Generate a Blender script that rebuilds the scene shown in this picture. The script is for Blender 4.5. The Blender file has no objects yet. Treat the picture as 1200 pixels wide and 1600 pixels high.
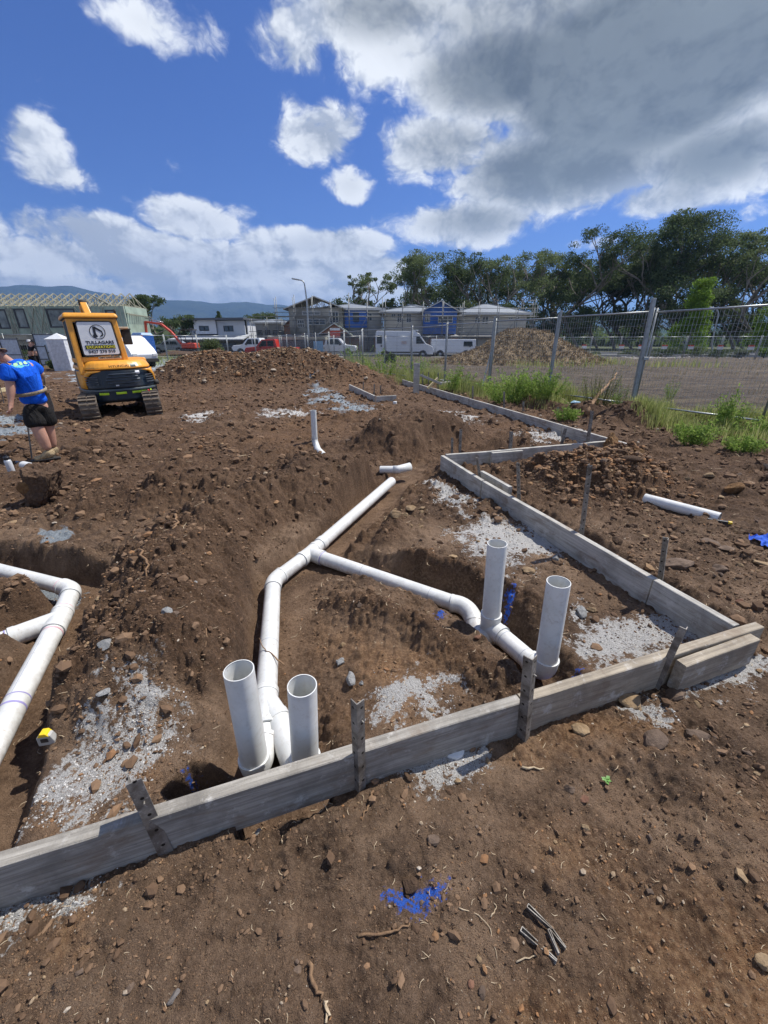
import bpy, math, random
import numpy as np
from mathutils import Vector, Matrix, Quaternion
random.seed(7)
RNG = np.random.default_rng(11)
sc = bpy.context.scene
COL = sc.collection
R = math.radians

# ------------------------------------------------------------------ camera
CAMZ = 1.6; FPX = 620.0; PITCH = math.atan((800-533)/FPX)
_F = np.array([0, math.cos(PITCH), -math.sin(PITCH)])
_U = np.array([0, math.sin(PITCH), math.cos(PITCH)])
_R = np.array([1.0, 0, 0]); _C = np.array([0, 0, CAMZ])
def ray(px, py): return _R*(px-600)+_U*(800-py)+_F*FPX
def G(px, py, z=0.0):                       # surveyed point: photo pixel on the level z
    d = ray(px, py); return Vector(_C+d*((z-CAMZ)/d[2]))
def at(px, py, Y):                          # surveyed point: photo pixel at the distance Y
    d = ray(px, py); return Vector(_C+d*(Y/d[1]))
cd = bpy.data.cameras.new('camera'); cam = bpy.data.objects.new('camera', cd); COL.objects.link(cam)
cam.location = (0, 0, CAMZ); cam.rotation_euler = (math.pi/2-PITCH, 0, 0)
cd.sensor_fit = 'VERTICAL'; cd.sensor_height = 36; cd.sensor_width = 27; cd.lens = 36*FPX/1600
cd.clip_start = 0.02; cd.clip_end = 40000
sc.camera = cam
sc.render.resolution_x = 768; sc.render.resolution_y = 1024
sc.view_settings.view_transform = 'Standard'; sc.view_settings.look = 'None'
sc.view_settings.exposure = 0.36; sc.view_settings.gamma = 1.0
sc.cycles.use_denoising = True
sc.cycles.volume_bounces = 0; sc.cycles.max_bounces = 6; sc.cycles.diffuse_bounces = 3
sc.cycles.transparent_max_bounces = 12; sc.cycles.sample_clamp_indirect = 4.0

# ------------------------------------------------------------------ materials
class NT:
    def __init__(s, tree): s.t = tree; s.n = tree.nodes; s.l = tree.links
    def set(s, sock, v):
        if v is None: return
        if isinstance(v, bpy.types.NodeSocket): s.l.new(v, sock)
        else:
            if hasattr(sock, 'default_value'):
                try: sock.default_value = v
                except Exception:
                    sock.default_value = (*v, 1.0) if len(v) == 3 else v
    def node(s, typ, ins=None, out=0, **attrs):
        n = s.n.new(typ)
        for k, v in attrs.items(): setattr(n, k, v)
        for k, v in (ins or {}).items(): s.set(n.inputs[k], v)
        return n.outputs[out]
    def m(s, op, a, b=None, c=None, clamp=False):
        n = s.n.new('ShaderNodeMath'); n.operation = op; n.use_clamp = clamp
        s.set(n.inputs[0], a); s.set(n.inputs[1], b); s.set(n.inputs[2], c); return n.outputs[0]
    def v(s, op, a, b=None, out=0):
        n = s.n.new('ShaderNodeVectorMath'); n.operation = op
        s.set(n.inputs[0], a)
        if b is not None: s.set(n.inputs[3 if op == 'SCALE' else 1], b)
        return n.outputs[out]
    def mix(s, f, a, b, mode='MIX'):
        n = s.n.new('ShaderNodeMix'); n.data_type = 'RGBA'; n.blend_type = mode
        s.set(n.inputs[0], f); s.set(n.inputs[6], a if isinstance(a, bpy.types.NodeSocket) else (*a, 1)[:4]); s.set(n.inputs[7], b if isinstance(b, bpy.types.NodeSocket) else (*b, 1)[:4]); return n.outputs[2]
    def noise(s, vec, scale, detail=4, rough=.55, dist=0, out=0, dim='3D'):
        n = s.n.new('ShaderNodeTexNoise'); n.noise_dimensions = dim; s.set(n.inputs['Vector'], vec)
        n.inputs['Scale'].default_value = scale; n.inputs['Detail'].default_value = detail
        n.inputs['Roughness'].default_value = rough; n.inputs['Distortion'].default_value = dist
        return n.outputs[out]
    def ss(s, x, lo, hi):
        n = s.n.new('ShaderNodeMapRange'); n.interpolation_type = 'SMOOTHSTEP'
        s.set(n.inputs[0], x); s.set(n.inputs[1], lo); s.set(n.inputs[2], hi); return n.outputs[0]
    def attr(s, name, out=2): return s.node('ShaderNodeAttribute', attribute_name=name, out=out)
    def bump(s, h, strength, dist): return s.node('ShaderNodeBump', {'Height': h, 'Strength': strength, 'Distance': dist})

def new_mat(name):
    m = bpy.data.materials.new(name); m.use_nodes = True
    b = m.node_tree.nodes['Principled BSDF']; return m, NT(m.node_tree), b
MATS = {}
def mat(name, col, rough=.6, metal=0, var=.15, scale=8, bump=0, bscale=60, dirt=0, spec=.5, dirtcol=(.12, .08, .055)):
    """procedural surface: base colour with mottling, soil staining and fine relief"""
    if name in MATS: return MATS[name]
    m, n, b = new_mat(name)
    co = n.node('ShaderNodeTexCoord', out=3)
    f = n.noise(co, scale, 5, .6)
    dark = tuple(c*(1-var) for c in col); lite = tuple(min(1, c*(1+var)) for c in col)
    c = n.mix(n.ss(f, .3, .7), dark, lite)
    if dirt:
        g = n.noise(co, scale*.7, 7, .7, .4)
        c = n.mix(n.m('MULTIPLY', n.ss(g, .48, .72), dirt), c, dirtcol)
    n.set(b.inputs['Base Color'], c)
    n.set(b.inputs['Roughness'], n.m('ADD', n.m('MULTIPLY', f, .2), rough-.1))
    b.inputs['Metallic'].default_value = metal
    b.inputs['Specular IOR Level'].default_value = spec
    if bump: n.set(b.inputs['Normal'], n.bump(n.noise(co, bscale, 5, .6), 1.0, bump))
    MATS[name] = m; return m

# ------------------------------------------------------------------ objects
def tag(o, label=None, cat=None, group=None, kind=None):
    if label: o['label'] = label
    if cat: o['category'] = cat
    if group: o['group'] = group
    if kind: o['kind'] = kind
    return o
def thing(name, label, cat, loc=(0, 0, 0), rz=0, group=None):
    o = bpy.data.objects.new(name, None); COL.objects.link(o); o.empty_display_size = .1
    o.location = loc; o.rotation_euler = (0, 0, rz); return tag(o, label, cat, group)
def copy_tree(o, parent=None):
    c = o.copy(); COL.objects.link(c)
    if parent: c.parent = parent
    for ch in list(o.children): copy_tree(ch, c)
    return c

class MB:
    """mesh collector"""
    def __init__(s): s.v = []; s.f = []; s.mi = []; s.smooth = []
    def add(s, vs, fs, sm=False, mi=0):
        b = len(s.v); s.v += [tuple(v) for v in vs]
        for f in fs: s.f.append(tuple(i+b for i in f)); s.smooth.append(sm); s.mi.append(mi)
        return s
    def box(s, c, d, rot=None, mi=0, taper=1.0, M=None):
        vs = []
        for z in (-1, 1):
            k = taper if z > 0 else 1
            for x, y in ((-1, -1), (1, -1), (1, 1), (-1, 1)): vs.append(Vector((x*d[0]/2*k, y*d[1]/2*k, z*d[2]/2)))
        if rot is not None:
            q = Matrix.Rotation(rot, 3, 'Z') if isinstance(rot, (int, float)) else rot
            vs = [q @ v for v in vs]
        vs = [v+Vector(c) for v in vs]
        if M is not None: vs = [M @ v for v in vs]
        return s.add(vs, [(3, 2, 1, 0), (4, 5, 6, 7), (0, 1, 5, 4), (1, 2, 6, 5), (2, 3, 7, 6), (3, 0, 4, 7)], mi=mi)
    def bar(s, a, b, w, h, up=(0, 0, 1), mi=0):
        a = Vector(a); b = Vector(b); d = (b-a); L = d.length
        if L < 1e-6: return s
        d /= L; u = Vector(up)
        if abs(d.dot(u)) > .98: u = Vector((0, 1, 0))
        x = d.cross(u).normalized(); z = x.cross(d).normalized()
        vs = [p+x*(sx*w/2)+z*(sz*h/2) for p in (a, b) for sx, sz in ((-1, -1), (1, -1), (1, 1), (-1, 1))]
        return s.add(vs, [(0, 1, 2, 3), (7, 6, 5, 4), (1, 0, 4, 5), (2, 1, 5, 6), (3, 2, 6, 7), (0, 3, 7, 4)], mi=mi)
    def tube(s, pts, r, n=12, caps=True, mi=0, sm=True):
        pts = [Vector(p) for p in pts]; m = len(pts)
        rs = list(r) if hasattr(r, '__len__') else [r]*m
        vs = []; up = None
        for i, p in enumerate(pts):
            d = (pts[min(i+1, m-1)]-pts[max(i-1, 0)]).normalized()
            if up is None:
                up = d.orthogonal().normalized()
            else:
                up = (up-d*up.dot(d)).normalized()
            w = d.cross(up)
            for k in range(n):
                a = 2*math.pi*k/n; vs.append(p+(up*math.cos(a)+w*math.sin(a))*rs[i])
        fs = [(i*n+k, i*n+(k+1) % n, (i+1)*n+(k+1) % n, (i+1)*n+k) for i in range(m-1) for k in range(n)]
        s.add(vs, fs, sm, mi)
        if caps:
            b = len(s.v)-m*n
            s.f.append(tuple(b+k for k in reversed(range(n)))); s.smooth.append(False); s.mi.append(mi)
            s.f.append(tuple(b+(m-1)*n+k for k in range(n))); s.smooth.append(False); s.mi.append(mi)
        return s
    def lathe(s, prof, n=24, c=(0, 0, 0), mi=0, sm=True, axis=None):
        vs = []; q = Vector((0, 0, 1)).rotation_difference(Vector(axis)) if axis is not None else None
        for r, z in prof:
            for k in range(n):
                a = 2*math.pi*k/n; v = Vector((r*math.cos(a), r*math.sin(a), z))
                if q: v = q @ v
                vs.append(v+Vector(c))
        m = len(prof)
        return s.add(vs, [(i*n+k, i*n+(k+1) % n, (i+1)*n+(k+1) % n, (i+1)*n+k) for i in range(m-1) for k in range(n)], sm, mi)
    def prism(s, poly, a, b, M=None, mi=0):
        """poly [(u,v)] in the XZ plane swept along Y from a to b"""
        n = len(poly); vs = [Vector((u, a, v)) for u, v in poly]+[Vector((u, b, v)) for u, v in poly]
        if M is not None: vs = [M @ v for v in vs]
        fs = [tuple(range(n)), tuple(reversed(range(n, 2*n)))]+[(k, k+n, (k+1) % n+n, (k+1) % n) for k in range(n)]
        return s.add(vs, fs, mi=mi)
    def build(s, name, m, parent=None, bevel=0, seg=2, weld=False):
        me = bpy.data.meshes.new(name); me.from_pydata(s.v, [], s.f)
        me.polygons.foreach_set('use_smooth', s.smooth); me.polygons.foreach_set('material_index', s.mi)
        for q in (m if isinstance(m, (list, tuple)) else [m]): me.materials.append(q)
        me.update(); o = bpy.data.objects.new(name, me); COL.objects.link(o)
        if parent: o.parent = parent
        if bevel:
            bm = o.modifiers.new('bevel', 'BEVEL'); bm.width = bevel; bm.segments = seg; bm.limit_method = 'ANGLE'; bm.angle_limit = R(40)
        return o
def np_obj(name, V, Fq, m, parent=None, smooth=False, mi=None):
    """fast mesh from numpy arrays; Fq is (n,k)"""
    me = bpy.data.meshes.new(name); V = np.asarray(V, np.float32); Fq = np.asarray(Fq, np.int32)
    k = Fq.shape[1]; me.vertices.add(len(V)); me.vertices.foreach_set('co', V.ravel())
    me.loops.add(Fq.size); me.loops.foreach_set('vertex_index', Fq.ravel())
    me.polygons.add(len(Fq)); me.polygons.foreach_set('loop_start', np.arange(len(Fq), dtype=np.int32)*k)
    me.polygons.foreach_set('loop_total', np.full(len(Fq), k, np.int32))
    me.polygons.foreach_set('use_smooth', np.full(len(Fq), smooth))
    for q in (m if isinstance(m, (list, tuple)) else [m]): me.materials.append(q)
    if mi is not None: me.polygons.foreach_set('material_index', np.asarray(mi, np.int32))
    me.update(calc_edges=True); o = bpy.data.objects.new(name, me); COL.objects.link(o)
    if parent: o.parent = parent
    return o
def fattr(o, name, arr):
    a = o.data.attributes.new(name, 'FLOAT', 'POINT'); a.data.foreach_set('value', np.asarray(arr, np.float32))

# ------------------------------------------------------------------ noise
def _h(ix, iy, seed):
    h = (ix.astype(np.uint32)*np.uint32(374761393)) ^ (iy.astype(np.uint32)*np.uint32(668265263)) ^ np.uint32((seed*2246822519) & 0xffffffff)
    h = (h ^ (h >> np.uint32(13)))*np.uint32(1274126177); h ^= h >> np.uint32(16)
    return (h & np.uint32(0xffffff)).astype(np.float32)/np.float32(0xffffff)
def vn(x, y, seed=0):
    xi = np.floor(x); yi = np.floor(y); fx = x-xi; fy = y-yi
    xi = xi.astype(np.int64); yi = yi.astype(np.int64)
    fx = fx*fx*fx*(fx*(fx*6-15)+10); fy = fy*fy*fy*(fy*(fy*6-15)+10)
    a = _h(xi, yi, seed); b = _h(xi+1, yi, seed); c = _h(xi, yi+1, seed); d = _h(xi+1, yi+1, seed)
    return (a+(b-a)*fx+(c-a)*fy+(a-b-c+d)*fx*fy)*2-1
def fbm(x, y, s, oct=4, seed=0, gain=.5):
    t = 0; a = 1; n = 0
    for i in range(oct):
        t = t+a*vn(x*s+i*17.3, y*s-i*9.1, seed+i); n += a; a *= gain; s *= 2.03
    return t/n
def cells(x, y, size, seed, dens=.6):
    """rounded clods: max of jittered domes"""
    X = x/size; Y = y/size; xi = np.floor(X).astype(np.int64); yi = np.floor(Y).astype(np.int64)
    best = np.zeros_like(X)
    for dx in (-1, 0, 1):
        for dy in (-1, 0, 1):
            cx = xi+dx; cy = yi+dy
            px = cx+.15+.7*_h(cx, cy, seed); py = cy+.15+.7*_h(cx, cy, seed+1); r = .25+.5*_h(cx, cy, seed+2)**2
            on = _h(cx, cy, seed+3) < dens
            d2 = ((X-px)**2+(Y-py)**2)/(r*r)
            best = np.maximum(best, np.where(on & (d2 < 1), r*np.sqrt(np.maximum(0, 1-d2)), 0))
    return best*size
def sstep(e0, e1, x):
    t = np.clip((x-e0)/(e1-e0), 0, 1); return t*t*(3-2*t)
def poly_d(x, y, pts):
    """distance, signed side and parameter to a polyline"""
    best = np.full(x.shape, 1e9); side = np.zeros(x.shape)
    for (x0, y0), (x1, y1) in zip(pts[:-1], pts[1:]):
        dx, dy = x1-x0, y1-y0; L2 = dx*dx+dy*dy
        t = np.clip(((x-x0)*dx+(y-y0)*dy)/L2, 0, 1)
        d = np.hypot(x-x0-t*dx, y-y0-t*dy); s = np.sign((x-x0)*dy-(y-y0)*dx)
        k = d < best; best = np.where(k, d, best); side = np.where(k, s, side)
    return best, side        # side>0 : right of the walking direction
def poly_in(x, y, pts):
    """signed distance to a closed polygon (<0 inside)"""
    ins = np.zeros(x.shape, bool); n = len(pts)
    for i in range(n):
        (x0, y0), (x1, y1) = pts[i], pts[(i+1) % n]
        c = ((y0 > y) != (y1 > y)) & (x < (x1-x0)*(y-y0)/((y1-y0) if y1 != y0 else 1e-9)+x0)
        ins ^= c
    d, _ = poly_d(x, y, list(pts)+[pts[0]])
    return np.where(ins, -d, d)
def gp(*pp, z=0.0): return [tuple(G(a, b, z)[:2]) for a, b in pp]
# ------------------------------------------------------------------ sky and sun
SUN_EL = R(57); SUN_AZ = math.atan2(.87, .49)          # clockwise from +Y, towards +X
sl = bpy.data.lights.new('sun', 'SUN'); sl.energy = 4.8; sl.angle = R(.53); sl.color = (1, .95, .87)
so = bpy.data.objects.new('sun', sl); COL.objects.link(so)
SUNV = Vector((math.sin(SUN_AZ)*math.cos(SUN_EL), math.cos(SUN_AZ)*math.cos(SUN_EL), math.sin(SUN_EL)))
so.rotation_euler = SUNV.to_track_quat('Z', 'Y').to_euler(); so.location = (20, 10, 40)
w = bpy.data.worlds.new('World'); sc.world = w; w.use_nodes = True
n = NT(w.node_tree); bg = w.node_tree.nodes['Background']; bg.inputs['Strength'].default_value = .085
sky = n.node('ShaderNodeTexSky', sky_type='NISHITA', sun_disc=False, sun_elevation=SUN_EL, sun_rotation=SUN_AZ,
             air_density=1.0, dust_density=.5, ozone_density=3.5, altitude=50)
d = n.node('ShaderNodeTexCoord', out=0)
sep = w.node_tree.nodes.new('ShaderNodeSeparateXYZ'); n.l.new(d, sep.inputs[0])
az = n.m('ARCTAN2', sep.outputs[0], sep.outputs[1]); el = n.m('ARCSINE', sep.outputs[2])
def ae(px, py):
    v = ray(px, py); v = v/np.linalg.norm(v); return math.atan2(v[0], v[1]), math.asin(v[2])
# cloud masses: centre and reach (photo pixels -> azimuth / elevation), thickness
BL = [(1010, 100, 360, 230, 2.3), (790, 110, 200, 125, 1.7), (620, 20, 170, 80, 1.1), (860, 265, 250, 95, 1.6), (1120, 240, 170, 80, 1.3),
      (450, 60, 60, 70, .55), (250, 30, 100, 55, .5), (500, 215, 75, 50, .75), (550, 285, 40, 32, .7), (700, 230, 130, 75, 1.2), (735, 345, 140, 50, 1.25),
      (455, 165, 22, 30, .35), (50, 225, 55, 40, .5), (80, 268, 52, 28, .45), (1040, 305, 120, 30, .8),
      (310, 345, 75, 36, .95), (100, 365, 150, 40, .95), (500, 385, 130, 32, .95), (250, 410, 330, 48, 1.2), (560, 420, 150, 32, .9), (60, 400, 130, 50, 1.0), (370, 330, 26, 14, .35),
      (930, 378, 40, 10, .3), (150, 470, 480, 50, 1.3), (480, 470, 260, 36, 1.1), (850, 30, 400, 150, 1.2)]
field = None
for px, py, rx, ry, k in BL:
    a, e = ae(px, py); a1, _ = ae(px+rx, py) if px+rx < 1500 else ae(px-rx, py); _, e1 = ae(px, py-ry)
    ra = abs(a1-a) or .2; re = abs(e1-e)
    u = n.m('DIVIDE', n.m('SUBTRACT', az, a), ra); v_ = n.m('DIVIDE', n.m('SUBTRACT', el, e), re)
    g = n.m('MULTIPLY', n.m('SUBTRACT', 1.0, n.m('ADD', n.m('MULTIPLY', u, u), n.m('MULTIPLY', v_, v_))), k)
    g = n.m('MAXIMUM', g, -.9)
    field = g if field is None else n.m('SMOOTH_MAX', field, g, .25)
# unseen cloud added behind the camera, abundant to keep the ambient light neutral
def qv(da, de): return n.node('ShaderNodeCombineXYZ', {0: n.m('ADD', az, da), 1: n.m('ADD', n.m('MULTIPLY', el, 1.45), de), 2: 0.37})
def warp(q): return n.v('ADD', q, n.v('SCALE', n.v('SUBTRACT', n.noise(q, 7, 4, .6, 0, 1, '2D'), (.5, .5, .5)), .09))
def vor(v, sc_, det=3.0, rough=.62):
    k = n.n.new('ShaderNodeTexVoronoi'); k.feature = 'SMOOTH_F1'; k.voronoi_dimensions = '2D'; n.set(k.inputs['Vector'], v); k.inputs['Scale'].default_value = sc_; k.inputs['Detail'].default_value = det; k.inputs['Roughness'].default_value = rough; k.inputs['Lacunarity'].default_value = 2.3; k.inputs['Smoothness'].default_value = .5; k.normalize = True; return k.outputs['Distance']
q = qv(0.0, 0.0); qs = qv(.012, .022)
wq, ws = warp(q), warp(qs)
N0 = n.noise(q, 3.6, 7, .58, .3, 0, '2D'); N1 = n.noise(qv(.035, .05), 3.6, 6, .58, .3, 0, '2D'); Nf = n.noise(wq, 15, 6, .66, .4, 0, '2D')
B0 = n.m('SUBTRACT', 1.0, n.m('MULTIPLY', vor(wq, 8.5), 2.1)); B1 = n.m('SUBTRACT', 1.0, n.m('MULTIPLY', vor(ws, 8.5), 2.1))
back = n.m('MULTIPLY', n.ss(n.m('ABSOLUTE', az), 1.0, 1.5), n.ss(N0, .36, .60))
field = n.m('MAXIMUM', field, n.m('SUBTRACT', n.m('MULTIPLY', back, 1.7), .9))
D = n.m('ADD', field, n.m('ADD', n.m('MULTIPLY', n.m('SUBTRACT', N0, .5), 2.6), n.m('ADD', n.m('MULTIPLY', n.m('SUBTRACT', B0, .35), .75), n.m('MULTIPLY', n.m('SUBTRACT', Nf, .5), 1.05))))
alpha = n.ss(D, -.22, .50); alpha = n.m('POWER', alpha, 1.35)
high = n.m('MAXIMUM', n.m('MULTIPLY', n.ss(el, R(5), R(14)), n.ss(az, -.30, .05)), n.ss(el, R(20), R(30)))
Dt = n.m('ADD', field, n.m('MULTIPLY', n.m('SUBTRACT', N0, .5), 1.6))
thick = n.m('ADD', n.m('MULTIPLY', n.ss(Dt, .25, 1.45), .72), n.m('MULTIPLY', n.ss(field, .45, 1.5), .28))
relief = n.m('ADD', n.m('MULTIPLY', n.m('SUBTRACT', B0, B1), 1.5), n.m('MULTIPLY', n.m('SUBTRACT', N0, N1), 3.6))
S = n.m('ADD', n.m('ADD', relief, n.m('MULTIPLY', n.m('SUBTRACT', Nf, .5), .55)), n.m('ADD', n.m('MULTIPLY', n.m('SUBTRACT', B0, .35), .45), .62), clamp=True)
tone = n.mix(S, (4.4, 4.9, 5.9), (9.0, 9.3, 9.7))
sn = n.m('ADD', n.m('MULTIPLY', n.noise(q, 2.3, 6, .55, .2, 0, '2D'), 1.3), n.m('MULTIPLY', S, .35), clamp=False)
dk = n.v('SCALE', n.mix(high, (4.3, 4.7, 5.6), (1.6, 1.82, 1.88)), n.m('ADD', .18, sn))
ccol = n.mix(n.m('MULTIPLY', thick, n.m('ADD', .70, n.m('MULTIPLY', high, .27))), tone, dk)
out = n.mix(alpha, n.mix(1.0, sky, (.30, .50, 1.0), 'MULTIPLY'), ccol)
n.set(bg.inputs['Color'], out)
w.cycles.sampling_method = 'MANUAL'; w.cycles.sample_map_resolution = 512
# ------------------------------------------------------------------ terrain
PZ = -0.05                                              # height of the drain pipe centre lines
TOPZ = .22                                              # level top of the formwork
MAIN = gp((640, 726), (596, 764), (484, 865), (427, 908), (416, 1037), (415, 1110), z=PZ)
BRAN = gp((484, 865), (577, 897), (694, 938), (740, 970), (773, 990), (847, 1062), z=PZ)
SPLIT = gp((415, 1097), (433, 1130), (455, 1175), (480, 1210), z=PZ)
SPLIT2 = gp((415, 1097), (417, 1147), (400, 1215), z=PZ)
LEFT = gp((-600, 795), (32, 896), (114, 921), (93, 968), (17, 1111), (-60, 1260), (-150, 1440), z=PZ)
LEFTB = gp((93, 968), (0, 1003), (-700, 1290), z=PZ)
def mound(x, y, c, rx, ry, h, rot=0, p=1.6, seed=5, rag=.35):
    dx = x-c[0]; dy = y-c[1]; ca, sa = math.cos(rot), math.sin(rot)
    u = (dx*ca+dy*sa)/rx; v = (-dx*sa+dy*ca)/ry
    r = np.sqrt(u*u+v*v)+rag*fbm(x, y, .9/max(.3, min(rx, ry)), 3, seed)
    return h*(1-sstep(0, 1, r))**(1/p)*1.0
def ridge(x, y, pts, wdt, h, seed=5, rag=.3):
    d, _ = poly_d(x, y, pts); r = d/wdt+rag*fbm(x, y, 1.5, 3, seed)
    return h*(1-sstep(0, 1, r))
def carve(z, x, y, pts, floor, wl, sl_, wr, sr, seed=3, jag=.03):
    d, s = poly_d(x, y, pts); d = d+jag*fbm(x, y, 6, 3, seed)
    wd = np.where(s > 0, wr, wl); sp = np.where(s > 0, sr, sl_)
    k = 1-sstep(0, 1, (d-wd)/sp)
    return z*(1-k)+np.minimum(z, floor)*k, k
def g2z(px, py, z): p = G(px, py, z); return (p.x, p.y)
def g2(px, py): p = G(px, py); return (p.x, p.y)
# spoil heaps: centre from its foot in the photograph
BIGC = at(400, 580, 17.6); BIGC = (BIGC.x, BIGC.y)
def base_height(x, y, full=False):
    x = np.asarray(x, float); y = np.asarray(y, float)
    z = .03*fbm(x, y, .35, 3, 1)*sstep(0, 3, y)+.018*fbm(x, y, 1.6, 3, 2)
    z = z+.02
    rough = .45+.40*sstep(2.6, 4.2, y); tone = np.zeros(x.shape); 
    def up(m, r=.9, t=0.0):
        nonlocal z, rough, tone
        z = np.maximum(z, m+z*.6) if False else z+m
        k = np.clip(m/.08, 0, 1); rough = rough*(1-k)+r*k; tone = tone*(1-k)+t*k
    # island between the left trench and the central trench
    up(ridge(x, y, gp((255, 985), (262, 915), (290, 850), (350, 800), (430, 765), (520, 742), (572, 735), z=.22), .60, .33, 11), .95, .1)
    up(ridge(x, y, gp((150, 775), (260, 765), (380, 752), (450, 748), z=.15), .50, .18, 12), .9, .0)
    up(ridge(x, y, gp((445, 940), (450, 1040), (500, 1110)), .17, .085, 15), .9, .15)
    up(ridge(x, y, gp((520, 935), (620, 975), (700, 1020), (770, 1070)), .18, .08, 16), .8, .3)
    up(ridge(x, y, gp((520, 860), (620, 790), (600, 850)), .24, .11, 17), .9, .2)
    up(ridge(x, y, gp((640, 880), (720, 905), (830, 960)), .18, .08, 18), .8, .35)
    up(mound(x, y, g2(25, 960), .55, .35, .13, seed=19), .8, .25)
    # spoil pile behind the corner of the formwork
    up(mound(x, y, g2z(655, 672, .2), 1.15, .80, .48, .15, seed=21), 1.0, .05)
    up(mound(x, y, g2z(780, 688, .12), 1.0, .38, .22, .05, seed=22), 1.0, .3)
    up(mound(x, y, g2z(585, 690, .1), .5, .4, .16, 0, seed=23), .9, .1)
    # orange clods outside the formwork
    up(mound(x, y, g2(925, 755), .85, .62, .30, .1, seed=24), 1.15, .75)
    up(mound(x, y, g2(1010, 760), .6, .5, .08, .1, seed=25), .9, .9)
    up(mound(x, y, g2(840, 735), .7, .3, .10, .1, seed=26), .9, .4)
    # earth thrown against the fence
    up(ridge(x, y, gp((830, 636), (900, 648), (985, 660)), .40, .20, 27), 1.0, .0)
    up(mound(x, y, g2(990, 662), .8, .5, .20, .0, seed=28), 1.0, .0)
    up(mound(x, y, g2(420, 668), 1.6, .5, .05, .0, seed=29), .6, .1)
    up(mound(x, y, g2(45, 760), .9, .6, .10, .0, seed=31), .9, .1)
    up(mound(x, y, g2(60, 640), 1.0, .7, .30, .0, seed=32), .9, .1)
    for fp_, r0_ in (((66, 716), .3), ((503, 716), .40)): kf = 1-sstep(r0_, r0_*2.6, np.hypot(x-G(*fp_).x, y-G(*fp_).y)); z = z*(1-kf)-.01*kf
    # big stony stockpile behind the excavator
    up(mound(x, y, BIGC, 5.8, 3.3, 1.05, -.05, p=1.25, seed=33, rag=.22), 1.15, .35)
    up(mound(x, y, (BIGC[0]-3.0, BIGC[1]-.5), 2.8, 1.7, .34, 0, p=1.3, seed=34, rag=.2), 1.15, .3)
    up(mound(x, y, (BIGC[0]+2.6, BIGC[1]-.4), 3.4, 1.9, .36, 0, p=1.3, seed=35, rag=.2), 1.15, .4)
    # paddock beyond the fence sits a little higher
    fx = 6.0-.52*(y-9.2)
    z = z+.16*sstep(-.9, .4, x-fx)*sstep(2, 6, y)
    bank = sstep(.0, 1.5, x-fx)*sstep(2, 6, y)
    rough = rough*(1-bank)+.45*bank
    # trenches
    z, k1 = carve(z, x, y, MAIN, -.13, .15, .55, .085, .10, 41)
    z, k2 = carve(z, x, y, BRAN, -.12, .10, .13, .08, .08, 42)
    z, k3 = carve(z, x, y, SPLIT, -.13, .10, .10, .13, .10, 43)
    z, k4 = carve(z, x, y, SPLIT2, -.13, .16, .12, .10, .10, 44)
    z, k5 = carve(z, x, y, LEFT, -.17, .15, .14, .09, .09, 45)
    z, k6 = carve(z, x, y, LEFTB, -.13, .08, .12, .20, .12, 46)
    far_side = gp((-400, 850), (0, 862), (120, 892), (165, 905))
    z, k7 = carve(z, x, y, far_side, -.20, .05, .14, .16, .12, 47)
    z, k8 = carve(z, x, y, gp((596, 745), (700, 705), (790, 690)), -.05, .12, .35, .12, .25, 48)
    # narrow footing trench outside the right formwork and under it
    z, k9 = carve(z, x, y, gp((800, 790), (960, 880), (1120, 985), z=.0), -.09, .07, .12, .10, .16, 49)
    z, k10 = carve(z, x, y, gp((1190, 1000), (1260, 985)), -.12, .08, .1, .1, .12, 50)
    # hole by the left riser
    h = poly_in(x, y, gp((262, 1238), (300, 1212), (345, 1205), (350, 1240), (300, 1275), z=0))
    kh = 1-sstep(-.02, .03, h); z = z*(1-kh)-.16*kh
    h = poly_in(x, y, gp((610, 1380), (660, 1372), (668, 1402), (625, 1410), z=0))
    kh2 = 1-sstep(-.01, .03, h); z = z-.025*kh2
    tr = np.max([k1, k2, k3, k4, k5, k6, k7], axis=0)
    smoothfloor = sstep(.8, 1, tr)
    rough = rough*(1-.75*smoothfloor)
    for px_, py_, r_ in ((170, 1190, .42), (60, 1280, .3), (785, 855, .5), (985, 1010, .45), (640, 1110, .3), (1130, 1060, .3), (680, 1200, .25)):
        rough = rough*(1-.65*(1-sstep(r_*.6, r_, np.hypot(x-G(px_, py_).x, y-G(px_, py_).y))))
    # trodden near ground
    near = 1-sstep(.9, 1.7, np.hypot(x, y)); rough = rough*(1-.25*near)
    z = z*(1-sstep(40, 70, np.hypot(x, y)))
    if full: return z, rough, tone, tr, bank
    return z
def spacing(x, y):
    return .0026*(1.0+np.hypot(x, y-0.0))
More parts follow.
